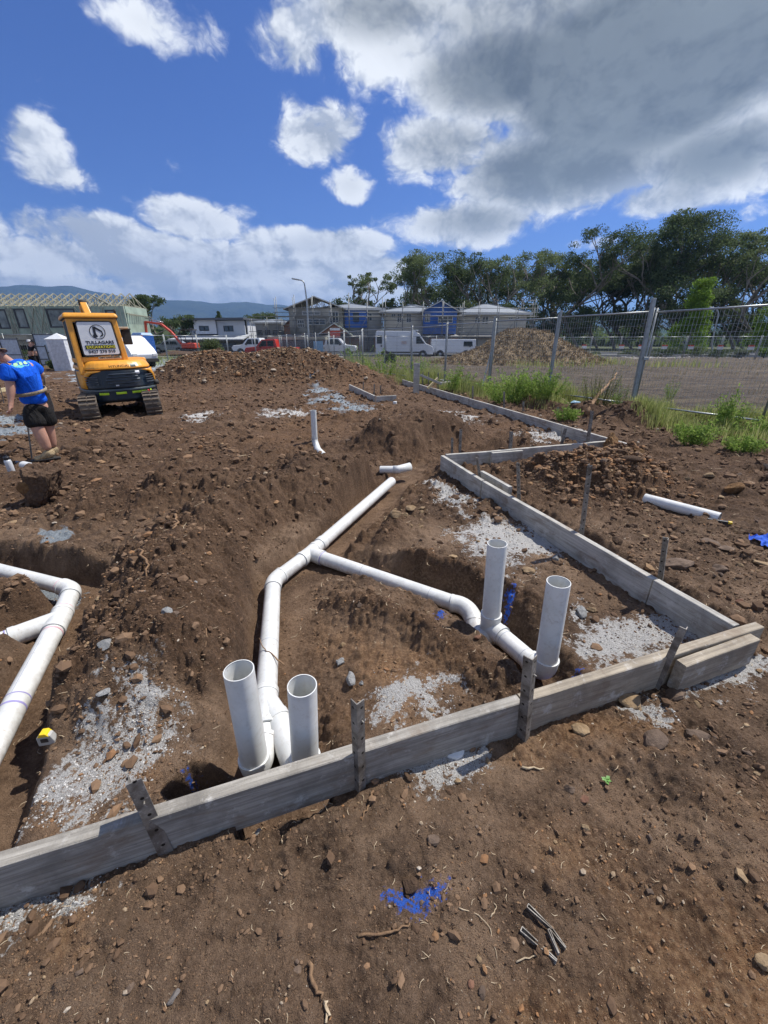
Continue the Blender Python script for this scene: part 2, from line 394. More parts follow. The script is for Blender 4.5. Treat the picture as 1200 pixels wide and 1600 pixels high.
def height(x, y, full=False):
    x = np.asarray(x, float); y = np.asarray(y, float)
    z, rough, tone, tr, bank = base_height(x, y, True)
    s = spacing(x, y); loc = sstep(-.25, .45, fbm(x, y, 2.2, 3, 61)); rg = rough*(.45+.8*loc)
    far = 1-sstep(25, 45, np.hypot(x, y))
    z = z+rg*.045*fbm(x, y, 3.2, 3, 62)*far
    z = z+rg*.035*(1-2*np.abs(fbm(x, y, 8, 4, 63)))*far
    for size, sd, den, amp in ((.30, 71, .35, .34), (.13, 74, .5, .62), (.055, 81, .6, 1.1), (.024, 84, .65, 1.4), (.011, 91, .65, 1.5)):
        f = 1-sstep(.22, .5, s/size)
        if f.max() <= 0: continue
        k = f > 0.001
        add = np.zeros_like(z); xx = x[k] if k.shape else x; yy = y[k] if k.shape else y
        wx = xx+.12*size*vn(xx/size*1.7, yy/size*1.7, sd+5); wy = yy+.12*size*vn(xx/size*1.7, yy/size*1.7, sd+6)
        c = cells(wx, wy, size, sd, den)
        if k.shape: add[k] = c
        else: add = c
        m = rough if size < .1 else rg
        z = z+add*amp*f*np.clip(m, .12, 1.2)
    hr = np.clip(rough-.7, 0, .5); z = z+hr*.10*(fbm(x, y, 2.6, 4, 66)+.6*np.abs(fbm(x, y, 6, 3, 67)))*far+hr*cells(x+.05*vn(x*9, y*9, 3), y+.05*vn(x*9, y*9, 4), .20, 68, .45)*.7*far
    z = z+rough*.006*fbm(x, y, 45, 3, 64)*(1-sstep(3, 6, np.hypot(x, y)))
    if full: return z, rough, tone, tr, bank
    return z
def H(x, y): return float(height(np.array([x]), np.array([y]))[0])
def Hb(x, y): return float(base_height(np.array([x]), np.array([y]))[0])
def ground_hit(px, py):
    d = Vector(ray(px, py)).normalized(); t0 = 0; c = Vector((0, 0, CAMZ)); t = .3
    ts = np.concatenate([np.linspace(.5, 8, 500), np.linspace(8.02, 60, 900)])
    P = np.array([[c.x+d.x*q, c.y+d.y*q, c.z+d.z*q] for q in ts])
    g = base_height(P[:, 0], P[:, 1]); k = np.argmax(P[:, 2] < g)
    return Vector((P[k, 0], P[k, 1], g[k]))
# patches of cement dust, crusher dust and paint, surveyed as outlines on the soil
PALE = [gp((712, 832), (745, 824), (800, 820), (850, 833), (882, 850), (850, 868), (800, 884), (770, 905), (735, 870)),
        gp((905, 1010), (960, 975), (1060, 970), (1075, 1000), (1010, 1035), (930, 1045)),
        gp((1060, 1085), (1090, 1050), (1175, 1020), (1198, 1055), (1150, 1078), (1090, 1088)),
        gp((580, 1120), (610, 1060), (660, 1050), (715, 1075), (700, 1110), (600, 1155)),
        gp((600, 1210), (650, 1160), (755, 1155), (755, 1190), (690, 1245), (620, 1228)),
        gp((60, 1270), (100, 1190), (180, 1120), (275, 1110), (285, 1160), (230, 1235), (140, 1290), (70, 1300)),
        gp((-60, 1440), (60, 1380), (200, 1345), (160, 1400), (90, 1450), (20, 1490), (-60, 1500)),
        gp((975, 1120), (1000, 1095), (1050, 1120), (1050, 1150), (1000, 1140)),
        gp((410, 645), (480, 643), (490, 652), (440, 656), (405, 652)), gp((290, 652), (330, 645), (345, 655), (310, 664)),
        gp((690, 790), (665, 745), (740, 790), (720, 810)),
        gp((640, 660), (700, 645), (760, 658), (690, 672)), gp((800, 700), (850, 668), (930, 690)),
        gp((985, 560), (1090, 556), (1095, 560), (985, 563)), gp((885, 950), (915, 945), (915, 985), (885, 975))]
GRAV = [gp((-200, 640), (0, 655), (40, 678), (20, 690), (0, 685), (-200, 700)), gp((-60, 872), (30, 880), (120, 900), (110, 912), (-60, 885)), gp((65, 832), (112, 828), (115, 845), (70, 850)),
        gp((490, 605), (515, 615), (580, 640), (555, 648), (505, 632)), gp((150, 598), (190, 560), (330, 556), (330, 568), (240, 578))]
BLUE = [gp((600, 1412), (660, 1392), (700, 1390), (690, 1410), (655, 1438), (625, 1430), z=0), gp((290, 1212), (318, 1210), (326, 1232), (305, 1228)),
        gp((862, 1052), (905, 1046), (900, 1060), (850, 1080)), gp((786, 955), (799, 952), (796, 968), (789, 975), z=-.05), gp((680, 966), (696, 965), (694, 973), (683, 974))]
ORAN = [gp((700, 1900), (830, 1560), (930, 1440), (1080, 1380), (1300, 1330), (1500, 1800)), gp((70, 1265), (130, 1200), (235, 1170), (230, 1215), (120, 1290)), gp((840, 640), (880, 690), (760, 690)),
        gp((380, 700), (560, 600), (600, 640), (480, 700)), gp((560, 960), (700, 1040), (640, 1120), (520, 1080), (500, 980)), gp((790, 1180), (900, 1110), (1060, 1160), (860, 1190)),
        gp((40, 1500), (130, 1440), (150, 1480), (80, 1550))]
def masks(x, y, polys, soft, sc_=14, seed=7, amp=1.0):
    m = np.zeros(x.shape)
    for p in polys:
        xs = [a for a, b in p]; ys = [b for a, b in p]; ex = .25*max(max(xs)-min(xs), max(ys)-min(ys))+.02
        k = (x > min(xs)-ex) & (x < max(xs)+ex) & (y > min(ys)-ex) & (y < max(ys)+ex)
        if not k.any(): continue
        L = min(max(xs)-min(xs), max(ys)-min(ys))
        d = poly_in(x[k], y[k], p)/max(.04, L*soft)
        nn = fbm(x[k], y[k], max(1.5, sc_*.4/max(L, .05)), 4, seed)*amp
        m[k] = np.maximum(m[k], 1-sstep(-.9, .8, d+nn))
    return m
def build_ground():
    def rows(fine):
        ys = [-6.0, -4.5, -3, -2, -1.3, -.8, -.4, -.15, 0, .1]; y = .16
        while y < 26: ys.append(y); y += fine*(.9+y)
        while y < 60: ys.append(y); y += fine*6*(.9+y)
        while y < 9000: ys.append(y); y *= 1.12
        return np.array(ys+[9000.])
    ys = rows(.0030); nx = 1150
    u = np.linspace(-1, 1, nx); w = .62*u+.38*u**5
    X = w[None, :]*(2.6+1.5*np.maximum(ys, 0))[:, None]; Y = np.repeat(ys[:, None], nx, 1)
    ny = len(ys); x = X.ravel(); y = Y.ravel()
    # the far fringe does not need every column
    z, rough, tone, tr, bank = height(x, y, True)
    V = np.stack([x, y, z], 1)
    i = np.arange(ny-1)[:, None]*nx+np.arange(nx-1)[None, :]
    Fq = np.stack([i, i+1, i+nx+1, i+nx], -1).reshape(-1, 4)
    o = np_obj('ground', V, Fq, ground_mat(), smooth=True); tag(o, kind='structure')
    near = np.hypot(x, y) < 60
    def put(nm, arr): fattr(o, nm, arr)
    def msk(polys, soft, s=14, seed=7, amp=1.0):
        m = np.zeros(x.shape); m[near] = masks(x[near], y[near], polys, soft, s, seed, amp); return m
    put('pale', np.maximum(msk(PALE, .45, 14, 7), 1.5*msk([PALE[i] for i in (0, 1, 2, 4, 10)], .40, 10, 17, .8))); put('gravel', msk(GRAV, .3, 12, 8)); put('blue', msk(BLUE, .45, 20, 9, .7))
    put('orange', np.maximum(tone, 1.0*msk(ORAN, .5, 8, 10))); put('bank', bank); put('trench', tr); put('rough', rough)
    print('ground', ny, nx); return o
def ground_mat():
    m, n, b = new_mat('soil')
    pos = n.node('ShaderNodeNewGeometry', out=0)
    a = lambda s: n.attr(s)
    big = n.noise(pos, .9, 5, .6, .3); mid = n.noise(pos, 6, 7, .62, .2); fine = n.noise(pos, 55, 6, .65); gr = n.noise(pos, 260, 3, .6)
    c = n.mix(n.ss(mid, .32, .70), (.066, .040, .025), (.235, .150, .094))
    c = n.mix(n.ss(big, .42, .60), c, n.mix(n.ss(mid, .3, .7), (.155, .098, .062), (.36, .245, .160)))
    c = n.mix(n.m('MULTIPLY', n.ss(fine, .42, .70), .5), c, (.33, .225, .148))
    c = n.mix(n.m('MULTIPLY', n.m('SUBTRACT', 1.0, n.ss(gr, .30, .52)), .65), c, (.035, .022, .015))
    o_ = n.m('MULTIPLY', a('orange'), n.m('ADD', .35, n.m('MULTIPLY', n.ss(mid, .28, .60), .65)))
    c = n.mix(n.m('MULTIPLY', o_, .72), c, n.mix(n.ss(fine, .35, .65), (.20, .095, .040), (.42, .25, .125)))
    fr = n.m('MULTIPLY', n.ss(n.m('ADD', a('rough'), n.m('MULTIPLY', n.m('SUBTRACT', mid, .5), .8)), .55, .85), n.m('SUBTRACT', 1.0, a('bank')))
    c = n.mix(n.m('MULTIPLY', fr, .75), c, n.mix(n.ss(fine, .3, .7), (.048, .027, .0155), (.145, .082, .047)))
    # smooth freshly cut trench floor is warmer
    c = n.mix(n.m('MULTIPLY', a('trench'), .45), c, n.mix(n.ss(fine, .3, .7), (.150, .088, .050), (.26, .162, .098)))
    damp = n.m('MULTIPLY', n.ss(n.noise(pos, 1.5, 8, .68, .5), .50, .62), n.m('SUBTRACT', 1.0, a('orange')))
    c = n.mix(n.m('MULTIPLY', damp, .55), c, n.mix(n.ss(fine, .3, .7), (.040, .023, .015), (.105, .064, .040)))
    # paddock: greyer, dry straw mixed in
    pad = n.mix(n.ss(n.noise(n.v('MULTIPLY', pos, (.3, 1.3, 1)), 2.6, 8, .75), .40, .70), (.060, .048, .040), (.165, .130, .092))
    c = n.mix(a('bank'), c, pad)
    # little stones and crumbs as spots of their own colour
    for sc_, lo, hi, col, k in ((62, .0, .20, (.33, .24, .15), .75), (140, .0, .22, (.40, .34, .27), .6), (30, .0, .13, (.27, .17, .09), .7)):
        vo = n.n.new('ShaderNodeTexVoronoi'); n.set(vo.inputs['Vector'], pos); vo.inputs['Scale'].default_value = sc_
        sp = n.m('SUBTRACT', 1.0, n.ss(vo.outputs['Distance'], hi*.7, hi))
        rc = vo.outputs['Color']; s2 = n.n.new('ShaderNodeSeparateColor'); n.l.new(rc, s2.inputs[0])
        on = n.m('MULTIPLY', n.m('GREATER_THAN', s2.outputs[0], .86), sp)
        c = n.mix(n.m('MULTIPLY', on, k), c, col)
    gp_ = n.m('MULTIPLY', n.ss(n.noise(pos, 190, 4, .7), .3, .6), 1.0)
    gravel = n.mix(gp_, (.10, .12, .14), (.34, .38, .41))
    c = n.mix(n.ss(a('gravel'), .25, .6), c, gravel)
    pn = n.noise(pos, 48, 7, .72); pn2 = n.noise(pos, 9, 6, .7)
    pm = n.ss(n.m('ADD', a('pale'), n.m('ADD', n.m('MULTIPLY', n.m('SUBTRACT', pn, .5), 2.4), n.m('MULTIPLY', n.m('SUBTRACT', pn2, .5), 2.0))), .56, .86)
    pm = n.m('MULTIPLY', pm, n.ss(a('pale'), .05, .3))
    c = n.mix(pm, c, n.mix(n.ss(gr, .35, .65), (.38, .365, .34), (.70, .69, .67)))
    bm_ = n.ss(n.m('ADD', a('blue'), n.m('MULTIPLY', n.m('SUBTRACT', fine, .5), 2.6)), .32, .80)
    bm_ = n.m('MULTIPLY', bm_, n.ss(a('blue'), .05, .3))
    c = n.mix(bm_, c, (.04, .14, .62))
    # asphalt and verge far off
    sep = n.n.new('ShaderNodeSeparateXYZ'); n.l.new(pos, sep.inputs[0])
    farf = n.ss(sep.outputs[1], 52, 90)
    farc = n.mix(n.ss(n.noise(pos, .05, 6, .6), .4, .6), (.055, .075, .032), (.11, .12, .06))
    c = n.mix(farf, c, farc)
    n.set(b.inputs['Base Color'], c); b.inputs['Roughness'].default_value = .95
    b.inputs['Specular IOR Level'].default_value = .25
    bh = n.m('ADD', n.m('MULTIPLY', n.noise(pos, 75, 6, .72), 1.0), n.m('MULTIPLY', n.noise(pos, 300, 3, .7), .35))
    n.set(b.inputs['Normal'], n.bump(bh, 1.0, .020))
    return m
ground = build_ground()
# ------------------------------------------------------------------ timber formwork, stakes and drainage pipes
def wood_mat(name, a, b_, grime=.5):
    m, n, b = new_mat(name); co = n.node('ShaderNodeTexCoord', out=3)
    st = n.noise(n.v('MULTIPLY', co, (1.2, 30, 30)), 2.0, 8, .65, .6)
    bl = n.noise(co, 5, 6, .65, .3); sp = n.noise(co, 70, 4, .7)
    c = n.mix(n.ss(st, .32, .68), a, b_)
    c = n.mix(n.m('MULTIPLY', n.ss(bl, .42, .72), grime), c, tuple(v*.52 for v in a))
    c = n.mix(n.m('MULTIPLY', n.ss(n.noise(co, 11, 7, .74), .54, .68), .6), c, (.58, .56, .52)); c = n.mix(n.m('MULTIPLY', n.ss(n.noise(n.v('MULTIPLY', co, (1, 1, 3)), 3.5, 7, .7, .8), .52, .68), .6), c, (.19, .135, .09))
    c = n.mix(n.ss(sp, .68, .74), c, (.06, .045, .035))
    n.set(b.inputs['Base Color'], c); b.inputs['Roughness'].default_value = .85
    n.set(b.inputs['Normal'], n.bump(n.m('ADD', n.m('MULTIPLY', st, 1.2), sp), .8, .003)); return m
WG = wood_mat('weathered_formply', (.33, .315, .28), (.53, .51, .465), .5)
WN = wood_mat('shade_toned_formply', (.215, .198, .17), (.40, .375, .33), .55)  # darker copy for the near board: shade of its front face put into the colour
WT = wood_mat('weathered_pine', (.25, .21, .16), (.43, .37, .28), .45)
WY = wood_mat('new_pine', (.42, .33, .17), (.62, .53, .32), .2)
def board(name, a, b, label, m=WG, h=.2, t=.047, top=TOPZ, group='formwork boards', seed=0, off=0.0, cat='formwork board'):
    """board on edge between plan points a and b, its own origin at a"""
    a = Vector((a[0], a[1])); b = Vector((b[0], b[1])); d = b-a; L = d.length; d.normalize(); nrm = Vector((d.y, -d.x))
    a = a+nrm*off; o_ = thing(name, label, cat, (a.x, a.y, top-h/2), math.atan2(d.y, d.x), group)
    N = max(4, int(L/.12)); rr = random.Random(seed); vs = []; fs = []
    for i in range(N+1):
        x = L*i/N; wv = .0022*math.sin(x*2.1+seed)+rr.uniform(-.0006, .0006); zz = .0015*math.sin(x*3.3+seed*2)+rr.uniform(-.0008, .0008)
        c = .0035
        for (y, z) in ((-t/2+c, -h/2), (t/2-c, -h/2), (t/2, -h/2+c), (t/2, h/2-c), (t/2-c, h/2), (-t/2+c, h/2), (-t/2, h/2-c), (-t/2, -h/2+c)):
            vs.append((x, y+wv+rr.uniform(-.0004, .0004), z+zz+rr.uniform(-.0005, .0005)))
    for i in range(N):
        for k in range(8): fs.append((i*8+k, i*8+(k+1) % 8, (i+1)*8+(k+1) % 8, (i+1)*8+k))
    fs.append(tuple(reversed(range(8)))); fs.append(tuple(N*8+k for k in range(8)))
    fs = [tuple(reversed(f)) for f in fs]
    me = MB(); me.add(vs, fs); me.build('plank', m, o_)
    return o_
T = lambda x, y: G(x, y, TOPZ)
board('formwork_board', T(811, 1091.4)+(T(0, 1341)-T(811, 1091.4))*2.2, T(811, 1091.4), 'long pale formwork board nearest the camera, running off the left edge', WN, seed=1)
board('formwork_board', T(814, 1090.6), T(1186, 975), 'yellowish formwork board from the near joint stake to the right corner', WT, seed=2)
board('formwork_board', T(1062, 1030), T(1176, 989), 'short splice board nailed outside the right corner of the near formwork', WT, h=.165, top=TOPZ-.012, seed=3, t=.05, off=.012)
board('formwork_board', T(691.5, 711.5), T(755, 750.5), 'shortest formwork board, joining the far left corner of the right-hand run', WG, seed=4)
board('formwork_board', T(757, 751.7), T(1024, 904.2), 'long grey formwork board with many dark knots running down the right side', WG, seed=5)
board('formwork_board', T(1026, 905.3), T(1151, 977), 'formwork board ending at the near right corner behind the splice', WG, seed=6)
board('formwork_board', T(745, 736), T(789, 761), 'short doubled board lapped behind the joint of the right-hand run', WG, h=.19, top=TOPZ-.004, seed=7, off=-.066)
cA, cB, cC, cD = T(697, 710), T(768, 704.5), T(813, 700.5), T(951, 688.5)
board('formwork_board', cA, cB, 'grey cross board starting at the corner with the two upright pegs', WG, seed=8)
board('formwork_board', cB, cD, 'grey cross board running right to meet the long far run of formwork', WG, seed=9)
board('formwork_board', T(766, 706.5), T(813, 702.5), 'splice board over the joint of the cross formwork', WG, seed=10, off=.042, h=.195, top=TOPZ+.003)
board('formwork_board', T(984, 694), T(881, 664.5), 'right end board of the long far formwork run, past the cross board', WG, seed=11)
board('formwork_board', T(880, 664.2), T(734, 622.6), 'middle board of the long far formwork run beside the weeds', WG, seed=12)
board('formwork_board', T(733, 622.3), T(629, 593), 'farthest board of the long formwork run, by the upright plank', WG, seed=13)
board('formwork_board', T(546, 600.5), T(585.5, 618.3), 'left board of the small far footing form', WG, seed=14)
board('formwork_board', T(588, 619.0), T(619, 617.6), 'right board of the small far footing form', WG, seed=15)
p0 = G(-60, 640, .1); p1 = G(32, 620.5, .1)
board('formwork_board', p0, p1, 'pale yellow new timber on edge behind the worker', WY, h=.10, top=.42, seed=16, t=.06)
# upright plank and its braces
g = G(650, 616); o_ = thing('upright_plank', 'grey plank standing upright behind the far formwork board', 'plank', (g.x, g.y, 0), .3)
MB().box((0, 0, .43), (.20, .045, 1.06)).build('plank', WG, o_, .004)
for q, (pa, pb, za, zb, lab) in enumerate((((657, 586), (690, 600), .62, .30, 'grey brace sloping down right from the upright plank'), ((668, 607), (684, 591), .2, .62, 'pale new timber brace crossing behind the far formwork'))):
    A = G(pa[0], pa[1], za); Bp = at(pb[0], pb[1], A.y+.25); o_ = thing('timber_brace', lab, 'timber brace', A)
    MB().bar((0, 0, 0), Bp-A, .045, .07).build('batten', WY if q else WG, o_, .003)

# ---- stakes
def steel_mat(nm='dirty_steel', holes=True):
    m, n, b = new_mat(nm); co = n.node('ShaderNodeTexCoord', out=3)
    f = n.noise(co, 9, 7, .7, .3); g = n.noise(co, 60, 5, .7)
    c = n.mix(n.ss(f, .35, .65), (.10, .085, .07), (.30, .285, .26)); c = n.mix(n.ss(g, .55, .7), c, (.42, .40, .37))
    if holes:      # punched nail holes every 7.5 cm along both flanges
        se = n.n.new('ShaderNodeSeparateXYZ'); n.l.new(co, se.inputs[0])
        dz = n.m('SUBTRACT', n.m('FRACT', n.m('DIVIDE', n.m('ADD', se.outputs[2], 1.0), .075)), .5); dz = n.m('MULTIPLY', dz, .075)
        u = n.m('SUBTRACT', n.m('MAXIMUM', se.outputs[0], se.outputs[1]), .011)
        dd = n.m('SQRT', n.m('ADD', n.m('MULTIPLY', dz, dz), n.m('MULTIPLY', u, u)))
        c = n.mix(n.m('LESS_THAN', dd, .0058), c, (.012, .010, .008))
    n.set(b.inputs['Base Color'], c); b.inputs['Metallic'].default_value = .45; n.set(b.inputs['Roughness'], n.m('ADD', .42, n.m('MULTIPLY', g, .35)))
    n.set(b.inputs['Normal'], n.bump(g, .6, .002)); return m
ST = steel_mat(); ST2 = steel_mat('bare_dirty_steel', False)

def stake(base, top, label, w=.045, rz=0.0, holes=True, group='steel formwork pegs'):
    base = Vector(base); top = Vector(top); ax = top-base; L = ax.length
    o_ = thing('formwork_peg', label, 'steel peg', base, 0, group); o_.rotation_mode = 'QUATERNION'
    o_.rotation_quaternion = Vector((0, 0, 1)).rotation_difference(ax.normalized()) @ Quaternion((0, 0, 1), rz)
    w *= .8; th = .004; prof = [(0, 0), (w, 0), (w, th), (th, th), (th, w), (0, w)]
    m = MB(); n_ = len(prof); vs = []
    for z, k in ((-.16, .25), (-.05, 1), (L*.5, 1), (L, 1)):
        for (u, v) in prof: vs.append(Vector(((u-w*.3)*k, (v-w*.3)*k, z)))
    fs = [(i*n_+k, i*n_+(k+1) % n_, (i+1)*n_+(k+1) % n_, (i+1)*n_+k) for i in range(3) for k in range(n_)]+[tuple(reversed(range(n_))), tuple(3*n_+k for k in range(n_))]
    m.add(vs, fs); m.build('angle_bar', ST if holes else ST2, o_)
    if holes:
        m = MB(); z = L-.09
        m.tube([(w*.3, -w*.3-.012, z), (w*.3, -w*.3+.01, z)], .003, 8); m.build('nail', ST2, o_)
    return o_
def stk(bx, by, tx, ty, label, z=0.0, dy=0.0, **k):
    b = G(bx, by, z); t = at(tx, ty, b.y+dy); return stake(b, t, label, **k)
stk(261, 1343, 204, 1219, 'leaning steel peg against the near board at the lower left', dy=.015, rz=.5, w=.052)
stk(562, 1242, 558, 1096, 'upright steel peg in front of the near board beside the second riser pipe', rz=.75, w=.042)
stk(818, 1162, 830, 1027, 'dark perforated peg at the joint of the near boards', rz=.75, w=.048)
stk(1024, 1082, 1070, 981, 'brown peg leaning right against the near formwork by the splice board', rz=.75, w=.036, holes=False)
def peg_at(cx, cy, tx, ty, label, off, depth=.35, **k):      # stands beside a board, seen above its top edge
    c = G(cx, cy, TOPZ); b = Vector((c.x+off[0], c.y+off[1], 0)); t = at(tx, ty, b.y); 
    fr = (b-t)*(depth+t.z)/t.z if False else None
    s = (TOPZ-0)/(max(t.z, .3)-TOPZ); base = Vector((c.x+off[0]-(t.x-c.x-off[0])*s, b.y, 0)); return stake(base, t, label, **k)
R3 = Vector((.94, .34, 0))*.042; F4 = Vector((.1, -1, 0))*.042
peg_at(1027, 899, 1042, 841, 'tilted steel peg outside the lower part of the right-hand formwork', R3, rz=2.4, w=.04)
peg_at(902, 829, 921, 726, 'tallest steel peg standing outside the right-hand formwork', R3, rz=-.8)
peg_at(804.6, 775, 809, 723, 'steel peg outside the right-hand formwork by the lapped board', R3, rz=-.8)
peg_at(744, 741, 745, 715, 'short steel peg just above the doubled joint of the right-hand formwork', R3, rz=-.8)
stk(717, 724, 719.5, 671, 'taller of the two pegs inside the far left corner of the formwork', .03, w=.04)
stk(705.5, 718, 706, 684, 'shorter of the two pegs inside the far left corner of the formwork', .1, w=.035)
stk(795, 722, 798.5, 674, 'steel peg on the splice board of the cross formwork', .02, w=.05)
stk(874, 706, 883.5, 669, 'leaning peg in front of the cross formwork board, second from its right end', .02)
stk(915, 710, 925, 642, 'tall peg in front of the right end of the cross formwork board', .03)
for bx, by, ty, lab in ((817, 647, 627, 'pale short peg behind the long far formwork board'), (787, 640, 612, 'dark peg among the weeds behind the long far formwork board'), (871, 657, 636, 'dark peg behind the right part of the long far formwork'),
                        (738, 631, 603, 'thin peg near the joint of the far formwork board'), (684, 609, 583, 'dark peg by the pale brace'), (669, 606, 581, 'thin peg just right of the upright plank'), (660, 604, 581, 'thin peg closest to the upright plank'),
                        (549, 601, 584, 'left peg behind the small footing form'), (567, 611, 596, 'second peg from the left of the small footing form'), (584, 618, 600, 'peg at the corner of the small footing form'), (594, 617, 602, 'right peg inside the small footing form')):
    stk(bx, by, bx+.5, ty, lab, .05, holes=False, w=.045)
stk(6, 628, 0, 605, 'thin peg by the pale timber at the left edge', .1, holes=False, w=.03)

# ---- PVC drainage
def pvc_mat():
    m, n, b = new_mat('white_pvc'); co = n.node('ShaderNodeNewGeometry', out=0)
    f = n.noise(co, 7, 6, .65); g = n.noise(co, 40, 5, .7)
    c = n.mix(n.ss(f, .35, .7), (.60, .615, .60), (.70, .705, .69))
    c = n.mix(n.m('MULTIPLY', n.ss(g, .50, .72), .26), c, (.36, .28, .20)); c = n.mix(n.m('MULTIPLY', n.ss(n.noise(co, 16, 8, .75, .8), .58, .70), .42), c, (.30, .22, .155)); c = n.mix(n.m('MULTIPLY', n.ss(n.noise(n.v('MULTIPLY', co, (3, 3, 60)), 6, 4, .7), .66, .70), .35), c, (.30, .30, .30))
    sep = n.n.new('ShaderNodeSeparateXYZ'); n.l.new(co, sep.inputs[0])
    dust = n.m('MULTIPLY', n.m('SUBTRACT', 1, n.ss(sep.outputs[2], -.10, .02)), n.ss(n.noise(co, 18, 6, .7), .35, .62))
    c = n.mix(n.m('MULTIPLY', dust, .6), c, (.21, .145, .10))
    n.set(b.inputs['Base Color'], c); n.set(b.inputs['Roughness'], n.m('ADD', .30, n.m('MULTIPLY', f, .25))); b.inputs['Specular IOR Level'].default_value = .5
    return m
PV = pvc_mat(); GLUE = mat('glue_ring', (.30, .27, .52), .5, 0, .2); PINK = mat('primer_ring', (.62, .36, .40), .5, 0, .3, 40); SCUFF = mat('pipe_print', (.33, .36, .42), .6)
PR = .055
def V3(px, py, z=PZ): return G(px, py, z)
def straight(root, a, b, name='pipe', r=PR, ends=(False, False)):
    m = MB(); m.tube([a, b], r, 40, False)
    d = (Vector(b)-Vector(a)).normalized()
    m.tube([Vector(b)-d*.003, Vector(a)+d*.003], r-.004, 40, False)
    for p, s in ((a, 1), (b, -1)):
        q = Vector((0, 0, 1)).rotation_difference(d*-s)
        vs = []
        for rr in (r, r-.004):
            for k in range(40):
                t = 2*math.pi*k/40; vs.append(Vector(p)+q @ Vector((rr*math.cos(t), rr*math.sin(t), 0)))
        m.add(vs, [(k, (k+1) % 40, 40+(k+1) % 40, 40+k) for k in range(40)])
    return m.build(name, PV, root)
def ring(root, p, d, mt=GLUE, r=PR+.0008, w=.0035, name='glue_ring'):
    p = Vector(p); d = Vector(d).normalized(); m = MB(); m.tube([p-d*w, p+d*w], r, 40, False); return m.build(name, mt, root)
def bend(root, a, c, b, name='elbow', r=.0600, k=12):
    """fitting curving from a through corner c to b with a socket lip at both mouths"""
    a, c, b = Vector(a), Vector(c), Vector(b); pts = [a.lerp(c, t)*(1-t)+c.lerp(b, t)*t for t in [i/k for i in range(k+1)]]
    da = (a-c).normalized(); db = (b-c).normalized(); pts = [a+da*.022]+pts+[b+db*.022]
    m = MB(); m.tube(pts, r, 40, False)
    for p, d in ((a, da), (b, db)):
        m.tube([p+d*.023, p+d*.006], r+.0028, 40, False)
        for s in (.023, .006): 
            q = Vector((0, 0, 1)).rotation_difference(d if s > .01 else -d); vs = []
            for rr in (r+.0028, PR-.002):
                for t in range(40): vs.append(p+d*s+q @ Vector((rr*math.cos(t*math.pi/20), rr*math.sin(t*math.pi/20), 0)))
            m.add(vs, [(t, (t+1) % 40, 40+(t+1) % 40, 40+t) for t in range(40)])
    return m.build(name, PV, root)
def coupling(root, p, d, L=.05, name='coupling'):
    p = Vector(p); d = Vector(d).normalized(); m = MB(); m.lathe([(PR-.001, -L), (PR+.005, -L), (PR+.0065, -L+.004), (PR+.0065, L-.004), (PR+.005, L), (PR-.001, L)], 40, p, axis=d); return m.build(name, PV, root)
def wye(root, a, c, b, e, name='wye_junction'):
    """run a-c-b, branch c-e"""
    m = MB(); r = .0602; m.tube([a, c, b], r, 40, False); m.tube([c, e], r, 40, False)
    for p in (a, b, e):
        d = (Vector(p)-Vector(c)).normalized(); p = Vector(p); m.tube([p-d*.03, p], r+.0028, 40, False)
        for s in (0, -.03):
            q = Vector((0, 0, 1)).rotation_difference(d if s == 0 else -d); vs = []
            for rr in (r+.0028, PR-.002):
                for t in range(40): vs.append(p+d*s+q @ Vector((rr*math.cos(t*math.pi/20), rr*math.sin(t*math.pi/20), 0)))
            m.add(vs, [(t, (t+1) % 40, 40+(t+1) % 40, 40+t) for t in range(40)])
    return m.build(name, PV, root)
def riser(root, base, top, name='riser'):
    return straight(root, base, top, name)
def lerp(a, b, t): return Vector(a)*(1-t)+Vector(b)*t
# central run
root = thing('drain_pipework', 'branched white pipe run with four upright open risers in the central trench', 'drain pipes', V3(427, 908))
root_loc = root.location.copy()
def local(fn):   # parts are modelled in world coordinates, then moved under the root
    for ch in root.children: ch.location = -root_loc
P = dict(far=V3(612, 752, .0), wy=V3(484, 865), el=V3(427, 908), jn=V3(415, 1097))
d1 = (P['far']-P['wy']).normalized(); cp1 = P['wy']+d1*.16
straight(root, P['wy']+d1*.03, P['far'])
coupling(root, cp1+d1*.03, d1, .035)
d2 = (P['el']-P['wy']).normalized(); be = V3(577, 897); d3 = (be-P['wy']).normalized()
wye(root, P['wy']+d1*.10, P['wy'], P['wy']+d2*.12, P['wy']+d3*.14)
straight(root, P['wy']+d2*.02, P['el']-d2*.05)
d4 = (P['jn']-P['el']).normalized()
bend(root, P['el']-d2*.075, P['el'], P['el']+d4*.075)
straight(root, P['el']+d4*.05, P['jn']-d4*.02)
ring(root, lerp(P['el'], P['jn'], .63), d4, SCUFF, w=.0015)
